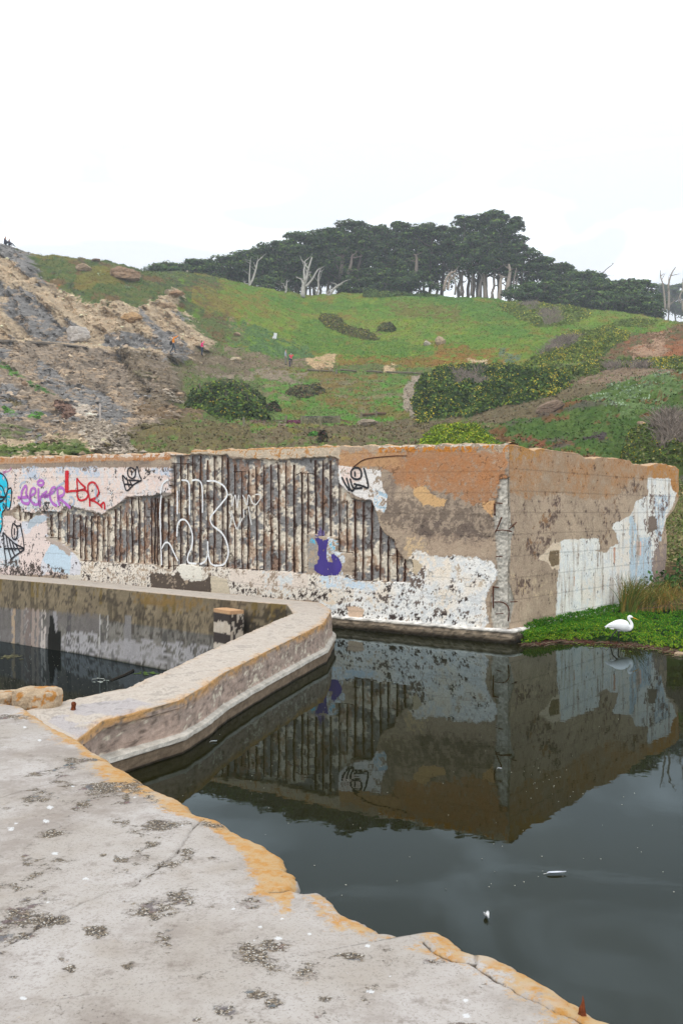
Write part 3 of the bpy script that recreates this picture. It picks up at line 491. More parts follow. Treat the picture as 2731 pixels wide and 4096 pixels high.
# top
W_ = np.linalg.norm(O_-I_, axis=1)
for j, t in enumerate(np.linspace(0.008, .992, 34)):
    P_ = I_*(1-t)+O_*t; g = fbm(P_[:, 0]*7, P_[:, 1]*7, 0, 71, 4, .65); g2 = fbm(P_[:, 0]*2, P_[:, 1]*2, 0, 72, 3); ed = np.minimum(t, 1-t)*W_
    c = blend((164, 152, 140), (190, 180, 168), g); q = np.clip(1-ed/(.05+.20*g2), 0, 1)*np.clip((g-.42)*8, 0, 1)*np.where((1-t)*W_ > .5, .45, .8); q = np.maximum(q, 0)[:, None]
    c = c*(1-.7*q)+lin((192, 146, 88))*.7*q
    if True:
        bl = (arc > 1.3) & (arc < 2.9) & (t > .3) & (g2 > .47); c[bl] = c[bl]*.6+lin((146, 146, 158))*.4
        dk = (g > .64); c[dk] *= .75
    z = P_[:, 2]+.015*(g-.5)-.022*np.clip(1-ed/.018, 0, 1)*(g > .52)+.006*(fbm(P_[:, 0]*22, P_[:, 1]*22, 0, 78, 2)-.5)
    row(P_, No*0, 0, z, c)
# outer face: top edge -> kerb -> water
prof_ = [(.004, -.012), (.006, -.05), (.01, -.10), (.02, -.15), (.02, -.2), (.02, -.25), (.02, -.3), (.02, -.34), (.025, -.375), (.05, -.385), (.085, -.395), (.10, -.42), (.10, -.47), (.095, -.52), (.09, -.57), (.085, -.65), (.08, -.75), (.08, -1.9)]
pz_ = np.array(prof_); pd = np.concatenate([np.arange(.012, .36, .016), np.arange(.36, .46, .009), np.arange(.46, .72, .018), [.8, 1.0, 1.9]])
for j, dz in enumerate(-pd):
    o = np.interp(-dz, [.012, .05, .10, .36, .380, .392, .44, .455, .52, .6, 1.9], [.004, .008, .014, .022, .030, .088, .098, .070, .066, .062, .06])
    k = fbm(arc*12, dz*14, 0, 81, 4, .85); k = np.clip(.55+(k-.5)*1.15, 0, 1); k2 = fbm(arc*2.4, dz*5, 0, 82, 4, .7); k3 = vn(arc*18, dz*26); up_ = dz > -.37
    sc = (zt/.60); z = zt+dz*sc
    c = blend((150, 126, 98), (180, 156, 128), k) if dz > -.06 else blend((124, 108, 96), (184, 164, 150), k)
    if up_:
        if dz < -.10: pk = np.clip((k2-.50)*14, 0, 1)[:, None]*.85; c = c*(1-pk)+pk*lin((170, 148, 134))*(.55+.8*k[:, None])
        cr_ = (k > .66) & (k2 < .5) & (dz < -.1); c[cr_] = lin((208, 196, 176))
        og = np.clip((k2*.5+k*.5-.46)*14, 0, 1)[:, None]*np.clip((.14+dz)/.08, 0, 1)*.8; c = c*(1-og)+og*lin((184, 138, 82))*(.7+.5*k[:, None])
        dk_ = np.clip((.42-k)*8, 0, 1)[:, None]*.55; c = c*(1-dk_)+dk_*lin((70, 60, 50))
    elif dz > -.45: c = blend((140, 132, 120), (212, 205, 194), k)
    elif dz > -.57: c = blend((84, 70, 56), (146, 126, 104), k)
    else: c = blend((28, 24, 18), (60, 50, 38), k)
    bulge = -.06*np.exp(-((arc-2.0)/.9)**2)*(-.38 < dz < -.1)
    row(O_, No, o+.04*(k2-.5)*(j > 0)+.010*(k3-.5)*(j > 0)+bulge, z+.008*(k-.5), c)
V = np.stack(cyc, 1); C = np.stack(cols, 1); nc = V.shape[1]
Vi = V[:, :36].reshape(-1, 3); Ci = C[:, :36].reshape(-1, 3).copy(); ui, vi = proj(Vi); ax = np.repeat(arc, 36); az_ = Vi[:, 2]
n1_, n2_, n3_ = fbm(ax*5, az_*5, 0, 301, 4, .8), fbm(ax*5, az_*5, 0, 302, 4, .8), fbm(ax*7, az_*9, 0, 303, 4, .85); ns_1 = fbm(ax*9, az_*.5, 0, 304, 3, .6); Q_ = painter(ui, vi, n1_, n2_, n3_, Ci)
Ci *= (.42+.95*n3_)[:, None]; Q_([(-9e3, 0), (9e3, 0), (9e3, 9e3), (-9e3, 9e3)], (62, 54, 46), 4, .60, mix=.75)
Q_(cA([(-900, 380), (420, 430), (900, 470), (900, 640), (620, 610), (560, 560), (500, 620), (470, 780), (-900, 700)]), (112, 106, 102), 10, .38, mix=.8)
for x0, x1_, c in [(110, 140, (186, 160, 130)), (195, 235, (150, 136, 126)), (240, 285, (128, 112, 104)), (290, 355, (168, 150, 138)), (375, 415, (206, 194, 184)), (480, 515, (160, 156, 156)), (600, 640, (84, 80, 80)), (900, 965, (92, 88, 84)), (895, 905, (190, 186, 180)), (960, 970, (190, 186, 180)), (1120, 1180, (136, 132, 130))]: Q_(cA([(x0, 400+x0*.07), (x1_, 400+x1_*.07), (x1_-6, 790), (x0-10, 780)]), c, 3, .42, ns_1*.5+n3_*.5, .8)
Q_(cA([(455, 465), (480, 470), (500, 620), (545, 620), (555, 700), (545, 800), (430, 790), (430, 700)]), (26, 24, 18), 3)
Q_(cA([(640, 610), (880, 640), (880, 830), (640, 800), (560, 790), (560, 640)]), (176, 172, 172), 14, .45, mix=.8); Q_(cA([(960, 690), (1300, 690), (1568, 800), (1568, 930), (960, 850), (700, 810)]), (168, 164, 164), 18, .44, mix=.75)
Q_(cB([(0, 560), (300, 590), (450, 600), (200, 740), (0, 720)]), (170, 166, 166), 14, .46, mix=.8); Q_(cB([(640, 300), (900, 300), (1000, 260), (1080, 300), (900, 420), (660, 500)]), (60, 54, 46), 14, .46, mix=.8)
Q_(cB([(480, 290), (510, 290), (510, 580), (490, 560)]), (44, 38, 34), 4, mix=.7); Q_(cA([(1200, 260), (1568, 300), (1568, 420), (1200, 360)]), (136, 108, 62), 14, .46, mix=.7); Q_(cB([(0, 190), (400, 200), (380, 300), (0, 280)]), (136, 108, 62), 14, .48, mix=.7)
C[:, :36] = Ci.reshape(-1, 36, 3)
mkcw = mkobj('low_wall', V.reshape(-1, 3), grid_faces(n, nc, True), M['conc'], None, C.reshape(-1, 3)*.95, False)
tag(mkcw, 'low broad concrete wall bending back from the deck between the two pools', 'wall')
# short post in the left pool
def rough_box(name, lo, hi, mat, cfn, step=.03, amp=.012, rz=0, parent=None, pos=(0, 0, 0), seed=0, bev=0):
    lo, hi = np.array(lo, float), np.array(hi, float); ns = np.maximum(2, ((hi-lo)/step).astype(int)+1); Vs = []; Fs = []; k = 0
    for ax in range(3):
        for sd in (0, 1):
            a, b = [i for i in range(3) if i != ax]; A, B = np.meshgrid(np.linspace(0, 1, ns[a]), np.linspace(0, 1, ns[b])); q = np.zeros((A.size, 3))
            q[:, a] = A.ravel(); q[:, b] = B.ravel(); q[:, ax] = sd; f = grid_faces(ns[b], ns[a], flip=(sd == 0) ^ (ax == 1)); Fs.append(f+k); Vs.append(q); k += len(q)
    U = np.vstack(Vs); V = lo+U*(hi-lo); c = (lo+hi)/2; ctr = (V-c)/((hi-lo)/2)
    if bev: # knock the corners off
        e_ = np.sort(abs(ctr), 1); V = c+(V-c)*(1-bev*np.clip((e_[:, 1]+e_[:, 2]-1.55)/.45, 0, 1))[:, None]
    nrm = ctr**7; nrm /= np.linalg.norm(nrm, axis=1)[:, None]+1e-9
    g = fbm(V[:, 0]*5+seed, V[:, 1]*5, V[:, 2]*5, seed, 4, .6)-.5; V = V+nrm*(g*amp*2)[:, None]
    col = cfn(V, g); ca, sa = math.cos(rz), math.sin(rz); V = np.column_stack([V[:, 0]*ca-V[:, 1]*sa, V[:, 0]*sa+V[:, 1]*ca, V[:, 2]])
    o = mkobj(name, V, np.vstack(Fs), mat, parent, col, False); o.location = pos; return o
pc = S2W(925, 2437, .56)
def pcol(V, g):
    k = fbm(V[:, 0]*14, V[:, 2]*9, V[:, 1]*14, 5, 4, .6); c = blend((178, 160, 138), (206, 196, 182), k); d = fbm(V[:, 0]*22, V[:, 2]*5, 0, 8, 3) > .52; c[d] = lin((62, 54, 50)); t = V[:, 2] > .49; c[t] = lin((190, 150, 112)); return c
tag(rough_box('post', (-.165, -.2, -1.4), (.165, .5, .56), M['conc'], pcol, .03, .012, .63, None, (pc[0]+.03, pc[1]-.1, 0), 3, .0), 'short square concrete post with peeling paint standing in the left pool', 'post')
# ------------------------------------------------------------ water
def water_mat(name, base, bstr, k=.6):
    m = bpy.data.materials.new(name); m.use_nodes = True; n_ = m.node_tree.nodes; l = m.node_tree.links; n_.remove(n_['Principled BSDF']); out = n_['Material Output']
    df, gl, ms, fr, ml = [n_.new('ShaderNode'+t) for t in ('BsdfDiffuse', 'BsdfGlossy', 'MixShader', 'Fresnel', 'Math')]
    tc = n_.new('ShaderNodeTexCoord'); q = n_.new('ShaderNodeTexNoise'); q.inputs['Scale'].default_value = 3.2; q.inputs['Detail'].default_value = 3; l.new(tc.outputs['Object'], q.inputs['Vector'])
    bp = n_.new('ShaderNodeBump'); bp.inputs['Strength'].default_value = bstr; bp.inputs['Distance'].default_value = .02; l.new(q.outputs['Fac'], bp.inputs['Height'])
    for s_ in (gl, fr): l.new(bp.outputs[0], s_.inputs['Normal'])
    q2 = n_.new('ShaderNodeTexNoise'); q2.inputs['Scale'].default_value = .5; q2.inputs['Detail'].default_value = 5; l.new(tc.outputs['Object'], q2.inputs['Vector'])
    mx = n_.new('ShaderNodeMix'); mx.data_type = 'RGBA'; l.new(q2.outputs['Fac'], mx.inputs[0]); mx.inputs[6].default_value = (*base, 1); mx.inputs[7].default_value = (base[0]*.4, base[1]*.5, base[2]*.7, 1); l.new(mx.outputs[2], df.inputs['Color'])
    gl.inputs['Color'].default_value = (.74, .90, 1, 1); gl.inputs['Roughness'].default_value = .012; fr.inputs['IOR'].default_value = 1.33; ml.operation = 'MULTIPLY'; ml.inputs[1].default_value = k; l.new(fr.outputs[0], ml.inputs[0])
    l.new(ml.outputs[0], ms.inputs[0]); l.new(df.outputs[0], ms.inputs[1]); l.new(gl.outputs[0], ms.inputs[2]); l.new(ms.outputs[0], out.inputs['Surface']); return m
M['water'] = water_mat('pond water', (.0150, .0130, .0022), .03); M['pool'] = water_mat('pool water', (.006, .006, .003), .02)
mid = (O_+I_)/2; mc = mid[::25, :2]
poly = [(mc[0][0]-1, 3)]+[tuple(p) for p in mc]+[(-23, 37), (40, 37), (60, 37), (60, -6), (-2.2, -6)]
def flat(name, pl, z, mat):
    bm = bmesh.new(); vs = [bm.verts.new((x, y, z)) for x, y in pl]; f = bm.faces.new(vs); bmesh.ops.triangulate(bm, faces=[f]); bm.normal_update()
    for f in bm.faces:
        if f.normal.z < 0: f.normal_flip()
    me = bpy.data.meshes.new(name); bm.to_mesh(me); bm.free(); me.materials.append(mat); return link(name, me)
tag(flat('water', poly, 0, M['water']), kind='structure')
pl2 = [(mc[0][0]-.2, 8.6)]+[tuple(p) for p in mc]+[(-23, 37), (-40, 37), (-40, 8.6)]
tag(flat('pool_water', pl2, -1.05, M['pool']), kind='structure')
# ------------------------------------------------------------ deck
EP = [(-900, 2640), (-500, 2700), (-200, 2765), (0, 2807), (97, 2822), (117, 2838), (153, 2863), (199, 2896), (286, 2935), (326, 2963), (367, 2993), (418, 3021), (459, 3052), (490, 3067), (530, 3090), (582, 3126), (612, 3144), (663, 3167), (704, 3182), (735, 3210), (760, 3233), (800, 3251), (812, 3256), (879, 3272), (920, 3301), (978, 3334), (1053, 3367), (1095, 3392), (1127, 3413), (1140, 3450), (1144, 3466), (1181, 3483), (1191, 3505), (1172, 3532), (1194, 3540), (1287, 3561), (1332, 3596), (1368, 3637), (1457, 3677), (1537, 3722), (1582, 3721), (1671, 3762), (1695, 3760), (1716, 3750), (1743, 3721), (1765, 3714), (1805, 3744), (1859, 3784), (1904, 3800), (1966, 3806), (2037, 3842), (2127, 3887), (2243, 3958), (2305, 3994), (2350, 4034), (2395, 4056), (2457, 4078), (2479, 4096), (2620, 4200), (2900, 4420), (3600, 5000), (5500, 7000)]
ZD = .62
E = np.array([S2W(u, v, ZD)[:2] for u, v in EP]); seg = np.r_[0, np.cumsum(np.hypot(*np.diff(E, axis=0).T))]
st = np.arange(0, seg[-1], .011); Ex = np.interp(st, seg, E[:, 0]); Ey = np.interp(st, seg, E[:, 1])
tt = np.clip(st/seg[-1], 0, 1); Ix = np.interp(Ey, [0.5, 3, 12, 14], [-4.5, -5, -8.5, -12]); Iy = np.interp(Ey, [0.5, 3, 6, 9, 14], [-2.5, .4, 3.6, 7.2, 12.0])
jn = .035*(fbm(st*7, 3, 0, 5, 4, .6)-.5)+.012*(vn(st*30, 2)-.5)
L_ = np.hypot(Ix-Ex, Iy-Ey); dx, dy = (Ix-Ex)/L_, (Iy-Ey)/L_
ws = np.concatenate([np.arange(0, .5, .012), .5+np.arange(0, 2.6, .016), np.geomspace(3.13, 7, 26)])
ws = np.concatenate([ws/7.0])
W2 = ws[:, None]*7.0; W2 = np.where(W2 <= 3.1, W2, 3.1+(W2-3.1)/(7-3.1)*(L_[None]-3.1)); X = Ex+dx*(W2+jn*np.exp(-W2*6)); Yd = Ey+dy*(W2+jn*np.exp(-W2*6))
Xr, Yr = X.ravel(), Yd.ravel(); g1 = fbm(Xr*1.6, Yr*1.6, 0, 91, 5, .55); g2 = fbm(Xr*7, Yr*7, 0, 92, 4, .6); g3 = fbm(Xr*25, Yr*25, 0, 93, 3, .6)
ud = CX+F*Xr/np.maximum(Yr, .5); vd = CY+F*(H-ZD)/np.maximum(Yr, .5)
e1 = W2.ravel()
cr1 = c_([(980, 680), (935, 735), (885, 810), (840, 870), (760, 930), (740, 950)], 0, 2700, 1.206)+c_([(780, 80), (700, 130), (620, 180), (530, 200), (440, 240), (320, 290), (200, 360), (130, 410), (20, 460), (-60, 475)], 0, 3400, 1.206)
q8 = lambda p: c_(p, 1100, 3400, 1.12)
cr2 = q8([(660, 400), (720, 450), (800, 490), (880, 500), (930, 540), (1010, 590), (1100, 640), (1200, 690), (1320, 735), (1400, 790)]); cr3 = q8([(882, 436), (897, 470), (893, 505)])
cr4 = c_([(0, 965), (100, 930), (250, 890), (400, 850), (480, 790)], 0, 2700, 1.96)
gp = lambda pl: np.array([S2W(u, v, ZD)[:2] for u, v in pl])
jx, jy = Xr+.05*(g2-.5), Yr+.05*(vn(Xr*9, Yr*9, 5)-.5)
cd_ = np.minimum.reduce([segdist(jx, jy, gp(cr1))*1.0, segdist(jx, jy, gp(cr2))*.8, segdist(jx, jy, gp(cr3)), segdist(jx, jy, gp(cr4))*2.2])
crack = np.clip(1-cd_/.012, 0, 1)
grit = np.zeros(len(Xr))
p3 = lambda x, y: (x/1.206, 3400+y/1.206)
for (u, v), ru, rv in [(p3(640, 300), 150, 62), (p3(480, 400), 90, 45), (p3(810, 440), 70, 60), (p3(1010, 432), 38, 20), (p3(1280, 490), 165, 75), (p3(250, 340), 130, 40), (p3(250, 700), 260, 110), (p3(560, 640), 90, 70), (p3(1090, 775), 75, 40), (p3(1260, 695), 60, 24), (p3(1345, 745), 80, 40), (p3(1555, 705), 60, 28), (p3(300, 520), 30, 40), (p3(345, 570), 30, 45), (p3(950, 810), 40, 35), (p3(720, 740), 22, 18), (p3(-100, 500), 110, 30), (p3(30, 720), 110, 40), (p3(120, 335), 60, 30), (p3(620, 560), 70, 40),
                    ((630, 3295), 120, 50), ((190, 3340), 90, 45), ((410, 3420), 30, 14), ((480, 3440), 36, 16), ((100, 3430), 50, 30), ((620, 3380), 50, 22), ((400, 3150), 60, 24), ((225, 3020), 30, 10), ((205, 2990), 40, 10), ((510, 3190), 20, 16), ((250, 3130), 60, 20), ((140, 3150), 30, 14), ((760, 3420), 60, 30), ((850, 3430), 40, 16), ((480, 3290), 60, 24), ((1470, 3990), 80, 50), ((1410, 3820), 60, 18), ((1540, 3790), 50, 18), ((1380, 3720), 30, 16), ((1250, 3530), 30, 18), ((1300, 3980), 60, 30), ((830, 3290), 60, 30), ((330, 3240), 70, 22)]:
    grit = np.maximum(grit, 1.25-np.hypot((ud-u)/ru, (vd-v)/rv))
grit = np.clip(grit, 0, 1); g4 = fbm(Xr*3.3, Yr*3.3, 0, 98, 5, .7); grit = np.clip(grit*.46+(g1-.5)*1.0+(g4-.5)*1.5+(g2-.5)*.8+.13, 0, 1)
ocr = np.clip(1-cd_/.05, 0, 1)
orange = np.clip(1-e1/(.16+.55*np.clip(fbm(Xr*1.1, Yr*1.1, 0, 97, 3)-.25, 0, 1)), 0, 1)
pale_u = np.interp(ud, [0, 300, 900, 1150, 1190, 1300, 1600, 1800, 2500], [.3, 1.1, 1.5, 1.6, .15, .6, .4, .7, 1.0]); orange = np.clip(orange*pale_u+(g2-.5)*.5*(orange > .02), 0, 1)
bump = np.full(len(Xr), 0.)
rngd = np.random.default_rng(4)
drop = [(66, 3293, 18), (160, 3233+50, 0), (160, 2961+0, 16), (100, 2790+118, 16), (200, 3230, 30), (185, 3285, 30), (45, 3315, 34), (345, 3515, 26), (222, 3408+5, 26), (190, 3610, 16), (292, 3147, 12), (540, 3190, 12), (935, 3635, 16), (1128, 3672, 20), (1040, 3705, 20), (1115, 3750, 34), (1238, 3735, 22), (1018, 3758, 16), (1125, 3675, 12), (1236, 3733, 18), (1470, 3783, 26), (1482, 3965, 32), (1535, 3982, 14), (1862, 4000, 26), (1865, 4062, 36), (1560, 3905, 8), (730, 3301, 10), (756, 3642, 8), (1387, 3892, 7), (90, 3990, 40), (600, 3402, 8), (480, 3160, 8), (320, 3470, 8)]
whit = np.zeros(len(Xr))
for u, v, r in drop:
    if r: whit = np.maximum(whit, 1.25-np.hypot((ud-u)/(r*.62), (vd-v)/(r*.34)))
whit = np.clip(whit+(g2-.5)*.9*(whit > 0), 0, 1)
Z = ZD+.010*(g1-.5)+.004*(g2-.5)-.022*crack-.007*np.clip(grit-.5, 0, .3)/.3-.035*np.exp(-e1/.025)*(.3+g2)-.016*np.exp(-e1/.09)*g1
br = np.clip(1-segdist(Xr, Yr, gp([(1185, 3540), (1120, 3560), (1080, 3562)]))/.03, 0, 1); Z -= .02*br; crack = np.maximum(crack, br*.8)
# broken pocket beyond the lichen nose
pk = np.clip(1-np.hypot((ud-1215)/60, (vd-3545)/28), 0, 1); Z -= .05*pk
V = np.column_stack([Xr, Yr, Z]).reshape(len(ws), -1, 3)
at = {k: v.reshape(len(ws), -1) for k, v in dict(grit=grit, orange=orange, crack=crack, white=whit).items()}
sk = []; nrm = np.stack([-dx, -dy], 1)
T = np.gradient(np.stack([Ex, Ey], 1), axis=0); T /= np.linalg.norm(T, axis=1)[:, None]; k = np.ones(25)/25; T = np.stack([np.convolve(np.pad(T[:, i], 12, 'edge'), k, 'valid') for i in (0, 1)], 1); no = np.stack([-T[:, 1], T[:, 0]], 1)
if (no*nrm).sum() < 0: no = -no
for j, (o, z) in enumerate([(-.02, -.95), (-.03, -.6), (-.06, -.42), (-.05, -.3), (-.02, -.2), (0.0, -.12), (.01, -.07), (.008, -.03)]):
    q = V[0].copy(); r = fbm(st*5, j*.7, 0, 44, 4, .6)-.5; q[:, :2] += no*(o+.05*r)[:, None]; q[:, 2] += z+.01*r+.02; sk.append(q)
V = np.concatenate([np.stack(sk), V]); ns_ = len(sk)
at = {k: np.vstack([np.repeat(v[:1]*(.6 if k == 'orange' else 0), ns_, 0), v]) for k, v in at.items()}
m, n_, l, b = mat_new('deck concrete', .92, .2)
def att(nm): q = n_.new('ShaderNodeAttribute'); q.attribute_name = nm; return q.outputs['Fac']
tc = n_.new('ShaderNodeTexCoord')
def noi(sc, det=4, ro=.6):
    q = n_.new('ShaderNodeTexNoise'); q.inputs['Scale'].default_value = sc; q.inputs['Detail'].default_value = det; q.inputs['Roughness'].default_value = ro; l.new(tc.outputs['Object'], q.inputs['Vector']); return q.outputs['Fac']
def math_(op, a, b_=None, c=None, clamp=False):
    q = n_.new('ShaderNodeMath'); q.operation = op; q.use_clamp = clamp
    for i, v in enumerate((a, b_, c)):
        if v is None: continue
        if isinstance(v, (int, float)): q.inputs[i].default_value = v
        else: l.new(v, q.inputs[i])
    return q.outputs[0]
def mix_(f, a, b_):
    q = n_.new('ShaderNodeMix'); q.data_type = 'RGBA'
    for i, v in ((0, f), (6, a), (7, b_)):
        if isinstance(v, tuple): q.inputs[i].default_value = (*v, 1)
        elif isinstance(v, (int, float)): q.inputs[i].default_value = v
        else: l.new(v, q.inputs[i])
    return q.outputs[2]
def step_(x, lo, hi): q = n_.new('ShaderNodeMapRange'); q.interpolation_type = 'SMOOTHSTEP'; q.inputs[1].default_value = lo; q.inputs[2].default_value = hi; l.new(x, q.inputs[0]); return q.outputs[0]
KD = .67
def dl(c): return tuple(lin(c)*KD)
cc = mix_(step_(noi(1.3, 5), .35, .68), dl((187, 178, 168)), dl((204, 197, 191)))
cc = mix_(math_('MULTIPLY', step_(noi(3.1, 4), .5, .72), .5), cc, dl((176, 164, 150)))
cc = mix_(math_('MULTIPLY', step_(noi(70, 3, .75), .52, .66), .5), cc, dl((140, 128, 118)))
cc = mix_(math_('MULTIPLY', step_(noi(11, 5, .7), .56, .70), .55), cc, dl((150, 138, 128)))
cc = mix_(math_('MULTIPLY', step_(noi(.9, 7, .75), .47, .62), .65), cc, dl((156, 144, 134)))
cc = mix_(math_('MULTIPLY', step_(noi(5, 7, .8), .55, .66), .55), cc, dl((138, 126, 116)))
of = math_('MULTIPLY_ADD', noi(12, 8, .85), 2.3, math_('SUBTRACT', att('orange'), 1.30)); ofs = step_(of, .12, .40)
oc = mix_(step_(noi(14, 6, .75), .4, .62), dl((206, 172, 122)), dl((204, 144, 58))); oc = mix_(step_(noi(4, 3), .52, .7), oc, dl((206, 184, 156)))
cc = mix_(math_('MULTIPLY', ofs, .88), cc, oc)
# grit: dark and light grains
vor = n_.new('ShaderNodeTexVoronoi'); vor.inputs['Scale'].default_value = 130; l.new(tc.outputs['Object'], vor.inputs['Vector'])
vor2 = n_.new('ShaderNodeTexVoronoi'); vor2.inputs['Scale'].default_value = 26; l.new(tc.outputs['Object'], vor2.inputs['Vector'])
sx = n_.new('ShaderNodeSeparateColor'); l.new(vor.outputs['Color'], sx.inputs[0]); sx2 = n_.new('ShaderNodeSeparateColor'); l.new(vor2.outputs['Color'], sx2.inputs[0])
gc = mix_(step_(sx.outputs[0], .2, .95), dl((96, 84, 70)), dl((160, 144, 122))); gc = mix_(step_(sx.outputs[1], .86, .9), gc, dl((222, 216, 206))); gc = mix_(step_(sx.outputs[2], .80, .85), gc, dl((48, 50, 54)))
gc = mix_(math_('MULTIPLY', step_(sx2.outputs[0], .72, .76), step_(noi(2.2, 2), .5, .6)), gc, mix_(sx2.outputs[1], dl((104, 116, 120)), dl((132, 100, 98))))
gf = step_(math_('MULTIPLY_ADD', noi(16, 7, .8), 1.3, math_('SUBTRACT', att('grit'), .62)), .44, .62)
cc = mix_(math_('MULTIPLY', gf, .9), cc, gc)
pit = step_(math_('MULTIPLY_ADD', noi(42, 5, .8), 1.0, math_('MULTIPLY', att('grit'), .16)), .645, .70)
cc = mix_(math_('MULTIPLY', pit, .8), cc, dl((84, 74, 66)))
ck = step_(math_('MULTIPLY_ADD', noi(40, 3), .4, att('crack')), .55, .95); cc = mix_(math_('MULTIPLY', ck, .88), cc, dl((78, 66, 54)))
wf = step_(math_('MULTIPLY_ADD', noi(55, 5, .8), 2.4, math_('SUBTRACT', att('white'), 1.2)), .52, .62); cc = mix_(math_('MULTIPLY', wf, .85), cc, (.56, .56, .56))
l.new(cc, b.inputs['Base Color'])
hgt = math_('SUBTRACT', math_('ADD', math_('MULTIPLY', noi(24, 6, .7), .5), math_('MULTIPLY', sx.outputs[0], math_('MULTIPLY', gf, .5))), math_('MULTIPLY', math_('ADD', pit, gf), .55))
bp = n_.new('ShaderNodeBump'); bp.inputs['Strength'].default_value = .55; bp.inputs['Distance'].default_value = .012; l.new(hgt, bp.inputs['Height']); l.new(bp.outputs[0], b.inputs['Normal'])
M['deck'] = m
dk = mkobj('concrete_deck', V.reshape(-1, 3), grid_faces(*V.shape[:2]), m, None, None, True, at); tag(dk, kind='structure')
# broken blocks at the far end of the deck
def bcol(V, g):
    k = fbm(V[:, 0]*9, V[:, 1]*9, V[:, 2]*9, 12, 4, .6); c = blend((184, 152, 112), (212, 196, 174), k)*.72; t = (k > .6); c[t] = lin((196, 140, 76))*.7; return c
b1 = S2W(123, 2836, .56)
tag(rough_box('rubble_block', (-.245, -.17, -.06), (.245, .17, .19), M['stone'], bcol, .02, .028, -.18, None, (b1[0]+.02, b1[1]+.16, .56), 8, .16), 'lump of tan broken concrete lying where the deck meets the low wall', 'rubble')
b2 = S2W(5, 2822, .56)
tag(rough_box('rubble_block', (-.30, -.2, -.06), (.12, .16, .11), M['stone'], bcol, .02, .022, .25, None, (b2[0]-.02, b2[1]+.25, .56), 15, .16), 'flat broken concrete slab at the left edge behind the deck', 'rubble')
# rusty stubs
def stub(u, v, z, h, r, label, lean=0):
    p = S2W(u, v, z); B = Buf(); rng = np.random.default_rng(int(u)); shards = [(0, 0, 1), (.5, .2, .82), (-.6, .1, .6), (.9, -.3, .42), (-.2, -.5, .5)] if lean else [(0, 0, 1), (.5, .3, .92), (-.5, .1, .9), (.1, -.5, .95)]
    for a, b_, f in shards:
        t = np.linspace(0, 1, 7); pts = np.column_stack([a*r*(1-.3*t)+lean*t*h*f+rng.normal(size=7)*r*.12, b_*r+rng.normal(size=7)*r*.1, -.03+(h*f+.03)*t]); B.tube(pts, r*(.8 if lean else .75)*np.interp(t, [0, .4, .8, 1], [1.1, .8, .45 if lean else .85, .06 if lean else .7])*rng.uniform(.8, 1.25, 7), 7, lin((104, 54, 30))*rng.uniform(.45, 1.5))
    o = B.build('steel_stub', M['rust'], None, False); o.location = p; tag(o, label, 'steel stub'); return o
stub(295, 2840, .57, .085, .022, 'rusty steel stub sticking up from the low wall top')
stub(2322, 4070, .60, .085, .016, 'sharp rusty steel spike at the deck edge in the lower right corner', .12)
